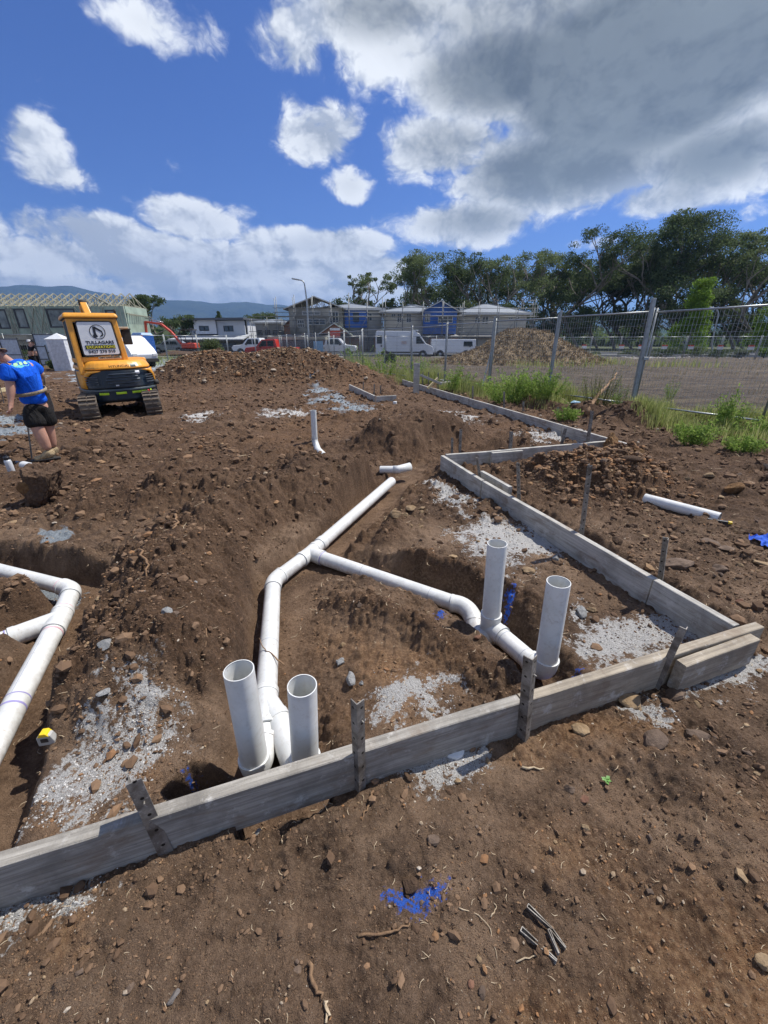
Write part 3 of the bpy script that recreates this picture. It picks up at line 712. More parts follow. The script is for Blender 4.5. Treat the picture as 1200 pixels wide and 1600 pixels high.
# junction that splits to both near risers
j = P['jn']; r1b = V3(401, 1207, -.07); r2b = V3(478, 1206, -.07)
a1 = V3(417, 1147); a2 = V3(434, 1127)
e1 = j+(a1-j).normalized()*.16; e2 = j+(a2-j).normalized()*.15
wye(root, j-d4*.07, j, e1, e2)
b1 = V3(410, 1180, -.06); k2 = V3(450, 1160, -.055); k3 = V3(462, 1192, -.06)
straight(root, lerp(j, e1, .7), lerp(e1, r1b, .5))
bend(root, lerp(j, e2, .85), k2, k3); straight(root, lerp(k2, k3, .8), lerp(k3, r2b, .6)); ring(root, lerp(e2, k2, .55), k2-e2); ring(root, lerp(k2, k3, .75), k3-k2)
t1 = at(373, 1047, r1b.y+.015); t2 = at(472, 1071, r2b.y+.0)
up1 = (t1-r1b).normalized(); up2 = (t2-r2b).normalized()
bend(root, lerp(r1b, e1, .72), r1b+Vector((0, 0, -.01)), r1b+up1*.075); riser(root, r1b+up1*.06, t1)
bend(root, lerp(r2b, k3, .9), r2b+Vector((0, 0, -.01)), r2b+up2*.075); riser(root, r2b+up2*.06, t2)
# branch with trap and two far risers
b0 = V3(710, 943); straight(root, P['wy']+d3*.12, b0); ring(root, P['wy']+d3*.15, d3, GLUE); ring(root, lerp(P['wy'], b0, .42), d3, SCUFF, w=.0014); ring(root, lerp(P['wy'], b0, .86), d3, SCUFF, w=.0014)
low = V3(746, 990, -.12); tb = V3(765, 985, -.06)
bend(root, b0, V3(735, 947, -.045), V3(741, 973, -.09)); bend(root, V3(741, 975, -.09), V3(745, 1005, -.13), V3(764, 993, -.075), 'trap_bend')
rt = at(777, 849, tb.y+.0); upt = (rt-tb).normalized(); r3b = V3(849, 1060, -.075); d5 = (r3b-tb); d5.z = 0; d5.normalize()
c5 = tb+Vector((0, 0, .03))
wye(root, c5-upt*.09, c5, c5+upt*.10, c5+d5*.105, 'tee_junction'); riser(root, c5+upt*.05, rt)
r3c = Vector((r3b.x, r3b.y, c5.z-.01)); t3 = at(873, 909, r3c.y); up3 = (t3-r3c).normalized(); d5 = (r3c-c5).normalized()
straight(root, c5+d5*.08, r3c-d5*.05); ring(root, c5+d5*.125, d5, SCUFF, w=.0016); ring(root, r3c-d5*.14, d5, SCUFF, w=.0014)
bend(root, r3c-d5*.085, r3c, r3c+up3*.085); riser(root, r3c+up3*.07, t3)
local(0)
# left run
root = thing('drain_pipework', 'white wye-shaped pipe run with pink and blue joint marks in the left trench', 'drain pipes', V3(93, 968)); root_loc = root.location.copy()
A = V3(-120, 862); E_ = V3(114, 921); Wy = V3(93, 968); B_ = V3(-75, 1290); Cc = V3(-120, 1047)
dA = (E_-A).normalized(); dB = (Wy-E_).normalized(); dC = (B_-Wy).normalized(); dD = (Cc-Wy).normalized(); A = A-dA*1.5; B_ = B_+dC*.5; Cc = Cc+dD*1.2
straight(root, A, E_-dA*.05); bend(root, E_-dA*.08, E_, E_+dB*.07); straight(root, E_+dB*.05, Wy-dB*.05)
wye(root, Wy-dB*.09, Wy, Wy+dC*.13, Wy+dD*.24); straight(root, Wy+dC*.1, B_); straight(root, Wy+dD*.2, Cc)
coupling(root, Wy+dD*.36, dD, .035); ring(root, E_-dA*.115, dA, PINK); ring(root, Wy+dD*.45, dD, PINK); ring(root, Wy+dD*.255, dD, GLUE); ring(root, Wy+dC*.15, dC, PINK, w=.006)
ring(root, E_+dB*.085, dB, GLUE); ring(root, Wy-dB*.10, dB, PINK, w=.008); ring(root, Wy+dC*.68, dC, GLUE); ring(root, Wy+dC*.74, dC, GLUE, w=.006)
sd = Vector((0, 0, 1)).cross(dC).normalized()
q0 = Wy+dC*.2+Vector((0, 0, PR*.985))-sd*(PR*.17); MB().bar(q0, q0+dC*.5, .002, .0012).build('pipe_print', SCUFF, root)
local(0)
# single pieces
def single(label, name='pipe_offcut', cat='pipe'):
    global root, root_loc
    root = thing(name, label, cat, (0, 0, 0)); root_loc = Vector((0, 0, 0))
single('small upright white pipe with an elbow at its foot, beyond the mounds', 'standpipe')
b = G(497, 706, .0); u = G(492, 690, .06); t = at(489.5, 641, u.y); r_ = .047
m = MB(); m.tube([G(506, 712, -.02), b+Vector((0, 0, .03)), u, u+(t-u)*.15], [r_*1.1]*4, 24, False); m.build('elbow', PV, root); straight(root, u+(t-u)*.1, t, 'riser', r_)
single('short white pipe stub with an elbow emerging beyond the end of the central trench')
a = V3(594, 734, .03); c = V3(622, 734, .04); e = V3(641, 729, .06)
straight(root, a, c, r=.05); m = MB(); m.tube([lerp(a, c, .75), c, e], .055, 24, True); m.build('elbow', PV, root)
single('loose length of white pipe lying on the soil at the right')
a = G(1007, 779, .055); c = G(1124, 810, .06); straight(root, a, c)
single('short white pipe lying beside the worker at the left')
a = G(37, 727, .06); c = G(74, 735, .06); straight(root, a, c); m = MB(); m.tube([G(26, 722, .05), G(40, 727, .05)], .02, 14); m.build('inner_tube', mat('grey_tube', (.2, .2, .21), .5), root)
single('small capped white pipe end sticking up beside the far footing form'); b = G(617, 635, 0)
straight(root, b-Vector((0, 0, .1)), b+Vector((0, 0, .12)), r=.05); m = MB(); m.lathe([(0, .008), (.05, .008), (.053, 0), (.053, -.05)], 24, b+Vector((0, 0, .12))); m.build('cap', PV, root)
single('white pipe end cap flush in the pale dust under the near board'); b = G(707, 1178, .0)
m = MB(); m.lathe([(0, .012), (.042, .012), (.047, .006), (.047, -.05)], 32, (b.x, b.y, H(b.x, b.y)+.004)); m.build('cap', PV, root)
# ------------------------------------------------------------------ stones, clods, roots and small things on the soil
ICO = {}
def ico(sub):
    if sub in ICO: return ICO[sub]
    import bmesh
    bm = bmesh.new(); bmesh.ops.create_icosphere(bm, subdivisions=sub, radius=1)
    V = np.array([v.co[:] for v in bm.verts]); Fq = np.array([[v.index for v in f.verts] for f in bm.faces]); bm.free()
    ICO[sub] = (V, Fq); return ICO[sub]
def rock_verts(sub, seed, ang=7, rough=.12, crag=0):
    V, Fq = ico(sub); r = np.random.default_rng(seed); V = V.copy()
    for _ in range(ang):
        nrm = r.normal(size=3); nrm /= np.linalg.norm(nrm); c = r.uniform(.45, .85)
        d = V@nrm; V = V-np.outer(np.maximum(0, d-c), nrm)
    V += rough*np.stack([vn(V[:, 0]*2+seed, V[:, 1]*2+V[:, 2]*1.7, seed), vn(V[:, 1]*2+seed, V[:, 2]*2, seed+1), vn(V[:, 2]*2, V[:, 0]*2+seed, seed+2)], 1)
    return V, Fq
def rock_mat(name, a, b_, bumpd=.004, sc_=14):
    m, n, b = new_mat(name); co = n.node('ShaderNodeTexCoord', out=3); pos = n.node('ShaderNodeNewGeometry', out=0)
    f = n.noise(pos, sc_*2, 6, .65); g = n.noise(pos, sc_*8, 5, .7); oi = n.n.new('ShaderNodeObjectInfo')
    c = n.mix(n.ss(f, .3, .7), a, b_); c = n.mix(n.m('MULTIPLY', n.ss(g, .45, .7), .5), c, (.10, .068, .047))
    c = n.mix(n.m('MULTIPLY', oi.outputs['Random'], .45), c, tuple(v*.55 for v in a))
    n.set(b.inputs['Base Color'], c); b.inputs['Roughness'].default_value = .92; b.inputs['Specular IOR Level'].default_value = .25
    n.set(b.inputs['Normal'], n.bump(n.m('ADD', f, g), .9, bumpd)); return m
RM = dict(tan=rock_mat('tan_stone', (.23, .155, .085), (.40, .29, .175)), brown=rock_mat('brown_stone', (.11, .078, .058), (.21, .15, .11)), red=rock_mat('reddish_stone', (.17, .08, .05), (.27, .15, .10)),
          grey=rock_mat('grey_stone', (.12, .11, .105), (.23, .21, .20)), clod=rock_mat('earth_clod', (.075, .046, .029), (.165, .103, .064), .010, 20), clay=rock_mat('orange_clay', (.17, .085, .035), (.34, .20, .085), .010, 18),
          cement=rock_mat('cement_lump', (.30, .31, .31), (.50, .50, .49), .008, 40))
def rock(px, py, w, mt, label, name='stone', cat='stone', hgt=.55, dep=.7, rz=None, sub=3, seed=None, z=0.0, sink=.3, group=None, ang=7, pos=None, rough=.12, crag=0):
    g = G(px, py, z) if pos is None else Vector(pos); seed = seed if seed is not None else int(px*7+py)
    V, Fq = rock_verts(sub, seed, ang, rough)
    if crag: nn_ = fbm(V[:, 0]*1.0+V[:, 2]*.9+seed, V[:, 1]-V[:, 2]*.8, 1.6, 5, seed, .62); V = V*(1+crag*(1-2.2*np.abs(nn_)))[:, None]
    V = V*np.array([w/2, w*dep/2, w*hgt/2])
    gz = H(g.x, g.y); o = np_obj(name, V, Fq, RM[mt], smooth=False)
    o.location = (g.x, g.y, gz+w*hgt*(.5-sink)); o.rotation_euler = (random.uniform(-.2, .2), random.uniform(-.2, .2), rz if rz is not None else random.uniform(0, 3))
    return tag(o, label, cat, group)
NAMED = [(908, 1152, .095, 'tan', 'tan stone in front of the near formwork board, right of the dark peg', .55, -.6), (1016, 1174, .12, 'brown', 'large flat brown stone right of the tan stone in front of the boards', .4, .3),
         (638, 1388, .07, 'clod', 'dark clod just above the blue paint mark in the foreground', .6, 0), (1186, 1512, .05, 'tan', 'pale tan stone at the lower right edge', .6, .2),
         (734, 1545, .026, 'red', 'small reddish stone near the bottom edge, upper one of two', .5, 1.2), (750, 1562, .030, 'brown', 'small brown stone near the bottom edge, lower one of two', .5, 1.2),
         (276, 1566, .036, 'grey', 'grey stone near the bottom edge at the left', .5, .9), (466, 1528, .034, 'brown', 'pale brown stone beside the stick at the bottom edge', .4, 1.4),
         (675, 1330, .05, 'brown', 'half buried round brown stone between peg and blue paint', .4, .2), (886, 1247, .045, 'brown', 'brown stone left of the green seedling', .6, .3), (909, 1262, .036, 'red', 'reddish stone just below left of the green seedling', .6, .1),
         (984, 1105, .13, 'tan', 'long tan stone under the leaning brown peg', .35, .2), (1055, 1096, .12, 'brown', 'brown slab stone right of the leaning brown peg', .35, -.1), (1085, 1162, .10, 'brown', 'brown flat stone below the splice board', .3, 0), (1178, 1218, .03, 'tan', 'tiny tan stone at the right edge of the foreground', .6, 0),
         (1143, 775, .20, 'clay', 'big brown stone beyond the loose pipe at the right', .7, .1), (1106, 752, .15, 'tan', 'flat tan stone beyond the big brown stone', .35, .2), (1052, 890, .26, 'brown', 'large slab stone beside the tilted peg outside the formwork', .45, -.3), (1107, 856, .17, 'brown', 'flat stone in front of the loose pipe', .25, .1), (1130, 862, .16, 'brown', 'flat stone between the loose pipe and the blue cloth', .25, -.1),
         (1126, 893, .15, 'brown', 'brown stone in the trampled dirt below the blue cloth', .4, .6), (1190, 886, .13, 'tan', 'tan stone at the right edge below the blue cloth', .4, -.8), (824, 902, .10, 'tan', 'tan stone beyond the second tall riser', .55, -.4), (923, 959, .06, 'tan', 'tan stone near the rightmost riser', .7, 0),
         (563, 964, .06, 'brown', 'single brown stone between the two trenches', .5, .2), (536, 1000, .05, 'tan', 'small tan stone above the grey cement lumps', .8, .2), (617, 826, .11, 'tan', 'largest stone of the little heap beyond the branch pipe', .8, .3), (658, 803, .10, 'tan', 'flat pale stone at the far end of the little heap', .35, .3),
         (708, 875, .09, 'tan', 'tan stone left of the second tall riser', .4, .0), (642, 806, .13, 'tan', 'long pale stone in the middle of the little heap', .35, -.2), (632, 817, .08, 'tan', 'small stone tucked in the little heap beyond the branch pipe', .5, .2),
         (165, 972, .05, 'tan', 'flat tan stone on the soil ridge right of the left pipes', .3, .3), (165, 1020, .05, 'red', 'reddish flat stone on the ridge right of the left pipe run', .3, .5)]
for px, py, w, mt, lab, hg, rz in NAMED: rock(px, py, w, mt, lab, hgt=hg, rz=rz)
for px, py, w, hg, lab in ((531, 1026, .075, .6, 'round grey cement lump, upper one beside the central trench'), (548, 1056, .085, .5, 'larger grey cement lump below the round one'), (565, 1062, .035, .6, 'small grey cement lump right of the larger one'), (190, 1083, .085, .35, 'flat oval cement lump on the ridge left of the first riser'),
                           (182, 1131, .06, .4, 'cement lump at the upper end of the dusty patch'), (283, 1044, .07, .5, 'cement lump left of the first riser, near the trench edge'), (866, 881, .075, .8, 'round dark cement lump by the right-hand formwork'), (905, 962, .11, .4, 'cement lump behind the rightmost riser'), (320, 972, .03, .6, 'tiny cement crumb on the ridge'), (404, 1305, .035, .25, 'small white plaster crumb under the near board')):
    rock(px, py, w, 'cement', lab, 'cement_lump', 'cement lump', hg, .75)
# the two big upright clods
rock(76, 788, .36, 'clod', 'big upright yellowish clod in front of the worker', 'earth_clod', 'clod', 1.35, .75, .3, 5, 77, sink=.10, ang=3, rough=.16, crag=.22)
g = G(80, 784); rock(0, 0, .20, 'clay', 'yellow clay chunk stuck to the front of the big upright clod', 'clay_chunk', 'clod', 1.3, .5, .2, 3, 78, sink=-.10, pos=(g.x-.02, g.y-.17, 0))
rock(953, 716, .22, 'clay', 'upright orange clod at the top of the orange earth heap', 'earth_clod', 'clod', 1.5, .8, .2, 4, 79, sink=.05, ang=3, crag=.22)
for i, (px, py, w, lab) in enumerate(((883, 722, .22, 'large yellowish clod on the left of the orange heap'), (960, 733, .24, 'round orange clod in front of the upright one'), (975, 766, .22, 'dark clod at the foot of the orange heap'), (845, 733, .40, 'long sloping clod between the cross formwork and the tall peg'), (985, 755, .15, 'middle sized clod right on the orange heap'),
                                     (105, 705, .25, 'dark clod right of the worker boots'), (130, 720, .28, 'flat clod behind the big upright clod'), (1050, 748, .16, 'stone on the trampled dirt left of the tan flat stone'))):
    rock(px, py, w, 'clay' if i in (0, 1, 4) else 'clod', lab, 'earth_clod', 'clod', .6 if i != 3 else .25, .6, None, 3, 90+i)
# loose stones, each its own object
protos = {}
for mt in ('tan', 'brown', 'red', 'grey', 'clod'):
    for s in range(3):
        V, Fq = rock_verts(2, 300+s*7+len(mt), 7); V = V*np.array([.5, .38, .27]); me_o = np_obj('stone', V, Fq, RM[mt]); protos[mt, s] = me_o.data; bpy.data.objects.remove(me_o)
REG = [('near', (0, 1240, 1200, 1600), 42, (.009, .034), 'small stone lying on the trodden soil in the foreground', 'stones on the foreground soil'),
       ('board', (560, 1090, 1200, 1230), 28, (.02, .06), 'stone on the soil just in front of the near formwork', 'stones in front of the near formwork'),
       ('right', (960, 740, 1200, 960), 34, (.04, .12), 'stone on the trampled dirt outside the right-hand formwork', 'stones outside the formwork'),
       ('inside', (500, 780, 900, 1150), 30, (.02, .06), 'stone on the soil inside the formwork', 'stones inside the formwork'),
       ('ridge', (60, 760, 400, 1150), 20, (.015, .045), 'stone on the ridge between the two trenches', 'stones on the ridge'),
       ('heap', (598, 792, 668, 834), 18, (.035, .08), 'pale tan stone in the little heap beyond the branch pipe', 'stones of the little heap'),
       ('mid', (0, 640, 560, 760), 40, (.05, .14), 'stone on the churned ground between the trenches and the excavator', 'stones on the churned ground'),
       ('orange', (830, 700, 1010, 780), 24, (.05, .12), 'stone in the orange earth heap outside the formwork', 'stones in the orange heap')]
rs = random.Random(5)
for nm, (x0, y0, x1, y1), cnt, (a, b_), lab, grp in REG:
    for i in range(cnt):
        px, py = rs.uniform(x0, x1), rs.uniform(y0, y1); g = G(px, py); mt = 'tan' if nm == 'heap' else rs.choice(['tan', 'brown', 'brown', 'red', 'clod', 'clod', 'tan', 'brown'])
        if nm in ('inside', 'ridge') and float(height(np.array([g.x]), np.array([g.y]), True)[3][0]) > .3: continue
        o = bpy.data.objects.new('stone', protos[mt, rs.randrange(3)]); COL.objects.link(o); w = a+(b_-a)*rs.random()**2.5
        o.location = (g.x, g.y, H(g.x, g.y)+w*.08); o.scale = (w, w, w*rs.uniform(.7, 1.2)); o.rotation_euler = (rs.uniform(-.4, .4), rs.uniform(-.4, .4), rs.uniform(0, 6)); tag(o, lab, 'stone', grp)
# crumbs of soil and grit nobody could count
def crumb_mat():
    m, n, b = new_mat('soil_crumbs'); t = n.attr('tone'); pos = n.node('ShaderNodeNewGeometry', out=0); f = n.noise(pos, 120, 3, .6)
    cr = n.n.new('ShaderNodeValToRGB'); n.l.new(t, cr.inputs[0]); e = cr.color_ramp.elements
    cols = [(0, (.070, .042, .026)), (.45, (.15, .094, .058)), (.78, (.24, .155, .096)), (.86, (.30, .15, .066)), (.93, (.31, .22, .13)), (1, (.46, .41, .34))]
    e[0].position = 0; e[0].color = (*cols[0][1], 1); e[1].position = 1; e[1].color = (*cols[-1][1], 1)
    for p, c in cols[1:-1]: q = e.new(p); q.color = (*c, 1)
    n.set(b.inputs['Base Color'], n.mix(n.ss(f, .3, .7), cr.outputs[0], n.mix(.5, cr.outputs[0], (.14, .09, .057)))); b.inputs['Roughness'].default_value = .95; b.inputs['Specular IOR Level'].default_value = .2
    return m
CRUMB = crumb_mat()
def scatter(name, pos, size, tone, label, sub=1, seed=3, cat='soil crumbs', mt=None):
    """many small angular lumps as one uncountable mass"""
    r = np.random.default_rng(seed); N = len(pos); nv = 8
    base = [rock_verts(sub, 500+i, 5, .2) for i in range(nv)]; nvert = len(base[0][0]); F0 = base[0][1]
    Vb = np.stack([b_[0] for b_ in base]); pick = r.integers(0, nv, N)
    A = r.uniform(0, 2*np.pi, N); ca, sa = np.cos(A), np.sin(A); V = Vb[pick]*np.stack([size*r.uniform(.8, 1.3, N), size*r.uniform(.6, 1, N), size*r.uniform(.45, .8, N)], 1)[:, None, :]
    tl = r.uniform(-.5, .5, N)[:, None]; y2 = V[:, :, 1]*np.cos(tl)-V[:, :, 2]*np.sin(tl); z2 = V[:, :, 1]*np.sin(tl)+V[:, :, 2]*np.cos(tl)
    X = V[:, :, 0]*ca[:, None]-y2*sa[:, None]; Y = V[:, :, 0]*sa[:, None]+y2*ca[:, None]
    W = np.stack([X, Y, z2], -1)+pos[:, None, :]
    Fq = (F0[None]+(np.arange(N)*nvert)[:, None, None]).reshape(-1, 3)
    o = np_obj(name, W.reshape(-1, 3), Fq, mt or CRUMB); fattr(o, 'tone', np.repeat(tone, nvert)); return tag(o, label, cat, kind='stuff')
def crumb_field(N, seed):
    r = np.random.default_rng(seed); lo, hi = .9+.3, .9+17
    y = np.exp(r.uniform(math.log(lo), math.log(hi), N))-.9; x = r.uniform(-1, 1, N)*(1.1+1.12*y)
    d = np.hypot(x, y); px = .0026*(.75+d)
    s = px*.42*(r.pareto(2.1, N)+.55); s = np.minimum(s, np.minimum(.02+.010*d, .085)*r.uniform(.6, 1, N))
    z, rough, tone, tr, bank = height(x, y, True)
    nn = 1.3*fbm(x, y, 1.1, 3, 55)+1.1*fbm(x, y, 5, 3, 56)
    keep = (r.random(N) < np.clip(.10+.75*rough+1.1*nn, .03, 1)) & (r.random(N) > tr*.8) & (bank < .6) & ~((s > .02) & (tr > .5))
    x, y, z, s, rough, tone = [q[keep] for q in (x, y, z, s, rough, tone)]
    t = r.random(len(x))**1.1*.80; k = r.random(len(x)); t = np.where(k > .955, r.uniform(.82, .93, len(x)), t); t = np.where((k > .990), r.uniform(.93, 1, len(x)), t)
    t = np.where((tone > .5) & (k > .45), r.uniform(.72, .93, len(x)), t)
    return np.stack([x, y, z+s*.18], 1), s, t
P_, S_, T_ = crumb_field(130000, 21)
scatter('soil_crumbs', P_, S_, T_, 'loose crumbs and grit strewn over the bare soil')
r = np.random.default_rng(22); N = 110000; y = np.exp(r.uniform(math.log(1.05), math.log(3.8), N))-.9; x = r.uniform(-1, 1, N)*(1.1+1.12*y); z, rough, tone, tr, bank = height(x, y, True)
k = r.random(N) < np.clip(.45+1.3*fbm(x, y, 2.5, 4, 57)+.4*rough-.5*tr, .06, 1); x, y, z, tone = x[k], y[k], z[k], tone[k]; s = .0011*(.55+np.hypot(x, y)*.75)*(.7+r.pareto(2.6, len(x))); s = np.minimum(s, .010); og = masks(x, y, ORAN[:1], .5, 8, 10)
t = r.random(len(x))*.8; q = r.random(len(x)); t = np.where(q > .90, r.uniform(.80, 1, len(x)), t); t = np.where((og > .4) & (q > .45), r.uniform(.82, .97, len(x)), t)
scatter('fine_grit', np.stack([x, y, z+s*.25], 1), s, t, 'fine soil grit covering the near ground', 1, 9)
# stones and clods heaped on the big stockpile
r = np.random.default_rng(31); N = 34000
x = BIGC[0]+r.normal(0, 3.3, N); y = BIGC[1]-.4+r.normal(0, 1.7, N); bz = base_height(x, y); k = bz > .16; x, y = x[k], y[k]
z = height(x, y); s = .010*(r.pareto(2.3, len(x))+.7); s = np.minimum(s, .075); t = r.random(len(x))*.6; q = r.random(len(x)); t = np.where(q > .70, r.uniform(.84, .985, len(x)), t); s = np.where(t > .84, s*1.35, s)
scatter('stockpile_stones', np.stack([x, y, z+s*.25], 1), s, t, 'broken tan stones and clods covering the big stockpile', 1, 5, 'stones')
r = np.random.default_rng(32); N = 11000
c0 = G(925, 755); x = c0.x+r.normal(0, .42, N); y = c0.y+r.normal(0, .32, N); z = height(x, y); s = np.minimum(.0042*(r.pareto(1.7, N)+.7), .04); t = np.where(r.random(N) > .3, r.uniform(.70, .92, N), r.random(N)*.7)
scatter('clay_crumbs', np.stack([x, y, z+s*.2], 1), s, t, 'orange clay crumbs on the heap outside the formwork', 1, 6, 'clay crumbs')
# concrete grit on the pale patches and blue metal on the gravel patches
def patch_pts(polys, N, seed, soft=.45):
    r = np.random.default_rng(seed); X = []; Yy = []
    for p in polys:
        xs = [a for a, b in p]; ys = [b for a, b in p]; A = (max(xs)-min(xs))*(max(ys)-min(ys)); D = np.mean(np.hypot(xs, ys)); k = int(N*min(1, A/D**2*1.2))
        xx = r.uniform(min(xs), max(xs), k); yy = r.uniform(min(ys), max(ys), k); m = masks(xx, yy, [p], soft, 14, 7); q = r.random(k) < m*.75*np.clip(.5+2*fbm(xx, yy, 9, 3, 77), 0, 1); X.append(xx[q]); Yy.append(yy[q])
    return np.concatenate(X), np.concatenate(Yy)
def grit_mat(nm, a, b_):
    m, n, b = new_mat(nm); t = n.attr('tone'); n.set(b.inputs['Base Color'], n.mix(t, a, b_)); b.inputs['Roughness'].default_value = .9; return m
x, y = patch_pts(PALE, 26000, 41); d = np.hypot(x, y); r = np.random.default_rng(42); s = .0015*(.7+d)*(.5+r.random(len(x))**2*1.3)
scatter('cement_grit', np.stack([x, y, height(x, y)+s*.1], 1), s, r.random(len(x)), 'pale cement grit scattered over the dusty patches', 1, 7, 'cement grit', grit_mat('pale_grit', (.22, .21, .195), (.55, .54, .52)))
x, y = patch_pts(GRAV, 26000, 43, .3); d = np.hypot(x, y); s = np.maximum(.007, .0014*(.7+d))*(.6+r.random(len(x))*.9)
scatter('blue_metal_gravel', np.stack([x, y, height(x, y)+s*.2], 1), s, r.random(len(x)), 'blue grey crushed gravel in the trenches and by the verge', 1, 8, 'gravel', grit_mat('blue_metal', (.09, .105, .125), (.36, .40, .43)))
# roots and sticks
RT = rock_mat('root_bark', (.20, .12, .07), (.36, .23, .13), .002, 40); PALEW = rock_mat('pale_root', (.42, .32, .20), (.6, .5, .36), .001, 40)
def stick(pts, r0, label, mt=RT, name='root', cat='root', lift=.004, fork=None):
    P = [G(*p[:2]) for p in pts]; P = [Vector((p.x, p.y, H(p.x, p.y)+lift+(q[2] if len(q) > 2 else 0))) for p, q in zip(P, pts)]
    F_ = []
    for i in range(len(P)-1):
        for k in range(4):
            t = k/4; v = P[i].lerp(P[i+1], t); j = r0*1.2; F_.append(v+Vector((random.uniform(-j, j), random.uniform(-j, j), random.uniform(0, j*.5))))
    F_.append(P[-1]); n_ = len(F_); m = MB(); m.tube(F_, [r0*(1-.65*i/n_)*random.uniform(.85, 1.15) for i in range(n_)], 7)
    return tag(m.build(name, mt), label, cat)
stick([(298, 838), (288, 862, .01), (292, 878), (286, 900)], .014, 'brown root lying down the ridge, upper of two')
stick([(238, 922), (240, 940, .01), (249, 952), (248, 970)], .011, 'pale brown root on the ridge, lower of two')
stick([(585, 1248), (576, 1270), (566, 1295)], .005, 'short straight stick below the second near peg', name='stick', cat='stick')
stick([(558, 1472), (600, 1472), (622, 1465), (640, 1452)], .0045, 'brown stick below the blue paint mark', name='stick', cat='stick')
stick([(486, 1522), (495, 1550), (502, 1572)], .007, 'thick stick near the bottom edge', name='stick', cat='stick')
stick([(510, 1572), (514, 1590), (512, 1604)], .006, 'pale wood sliver at the bottom edge', PALEW, 'stick', 'stick')
stick([(715, 1432), (745, 1440), (765, 1460), (775, 1508)], .0018, 'thin curved pale root left of the metal brackets', PALEW)
stick([(765, 1440), (775, 1425), (770, 1418)], .002, 'short forked pale root left of the metal brackets', PALEW)
stick([(805, 1512), (830, 1502), (858, 1496)], .0022, 'thin pale root under the metal brackets', PALEW)
stick([(815, 1210), (848, 1208)], .005, 'pale twig on the soil below the joint peg', PALEW, 'stick', 'stick'); stick([(1145, 1252), (1175, 1234)], .003, 'pale twig at the right edge of the foreground', PALEW, 'stick', 'stick')
stick([(443, 1036, .06), (424, 1022, .07), (412, 1014, .085), (405, 1000, .09)], .0045, 'thin root hanging over the central pipe', lift=.05)
stick([(334, 905), (333, 885, .02)], .004, 'thin twig standing in the side of the central trench'); stick([(335, 1038), (333, 1062)], .004, 'thin upright twig left of the first riser')
stick([(20, 910), (60, 878, .02)], .004, 'thin twig leaning over the left pipe', lift=.06)
stick([(375, 728), (398, 720)], .006, 'pale twig on the far side of the ridge', PALEW)
stick([(0, 1502), (22, 1482), (25, 1478)], .0015, 'pale straw at the left edge of the foreground', PALEW, 'stick', 'stick')
stick([(912, 655, .1), (945, 630, .25), (958, 610, .42)], .05, 'dark broken branch leaning up by the fence post', name='branch', cat='branch')
stick([(900, 652, .05), (870, 632, .1), (868, 625, .15)], .012, 'thin pale stick in the weeds', PALEW, 'stick', 'stick')
# straw bits and root hairs on the foreground
def strands(name, N, seed, box, L, wid, mt, label):
    r = np.random.default_rng(seed); lo, hi = math.log(.9+box[0]), math.log(.9+box[1]); y = np.exp(r.uniform(lo, hi, N))-.9; x = r.uniform(-1, 1, N)*(1.1+1.1*y); z = height(x, y)
    a = r.uniform(0, 6.28, N); l = r.uniform(*L, N)*(.5+.5*y); w = wid*(.6+y*.8); dx, dy = np.cos(a), np.sin(a)
    P = np.stack([x, y, z+.003], 1); D = np.stack([dx, dy, r.uniform(-.05, .25, N)], 1)*l[:, None]; S = np.stack([-dy, dx, np.zeros(N)], 1)*w[:, None]; B = np.stack([-dy, dx, np.zeros(N)], 1)*(l*r.uniform(-.25, .25, N))[:, None]
    V = np.stack([P-S, P+S, P+D*.5+B+S, P+D*.5+B-S, P+D-S*.3, P+D+S*.3], 1).reshape(-1, 3); b_ = (np.arange(N)*6)[:, None]
    Fq = np.concatenate([b_+np.array([0, 1, 2, 3]), b_+np.array([3, 2, 5, 4])]); return tag(np_obj(name, V, Fq, mt), label, 'straw', kind='stuff')
strands('straw_bits', 1500, 51, (.2, 6), (.006, .035), .0007, PALEW, 'fine pale straw and root hairs on the soil')
# metal brackets
g = G(840, 1472); o_ = thing('metal_brackets', 'small heap of dirty folded metal brackets on the foreground soil', 'metal brackets', (g.x, g.y, H(g.x, g.y)))
def brk(a, b, w=.012, hh=.009):
    A = G(*a)-g; B = G(*b)-g; gz = H(g.x, g.y); A.z = H(A.x+g.x, A.y+g.y)-gz+hh; B.z = H(B.x+g.x, B.y+g.y)-gz+hh; m = MB(); u = (B-A).normalized().cross(Vector((0, 0, 1)))*w/2
    m.bar(A+u, B+u*.3, .0022, .012); m.bar(A-u, B-u*.3, .0022, .012); m.bar(A-u, A+u, .0022, .012); m.bar(A-Vector((0, 0, .006)), B-Vector((0, 0, .006)), w, .0018); m.build('bracket', ST2, o_)
brk((812, 1461), (866, 1513)); brk((821, 1428), (858, 1462), .010, .016); brk((853, 1466), (868, 1505), .006, .02); brk((856, 1460), (880, 1492), .008, .012)
# bottle
g = G(24, 752); o_ = thing('drink_bottle', 'white metal drink bottle with dark lid standing on the ground at the left', 'bottle', (g.x, g.y, Hb(g.x, g.y)))
BW = mat('bottle_enamel', (.62, .64, .66), .35, .2); BK = mat('black_plastic', (.018, .018, .022), .45)
MB().lathe([(0, 0), (.034, 0), (.037, .006), (.037, .165), (.033, .185), (.026, .195), (0, .195)], 28).build('body', BW, o_)
MB().lathe([(.024, .19), (.03, .195), (.031, .225), (.026, .232), (0, .232)], 24).build('lid', BK, o_); MB().tube([(.02, 0, .23), (.014, 0, .25), (-.014, 0, .25), (-.02, 0, .23)], .005, 8).build('carry_loop', BK, o_)
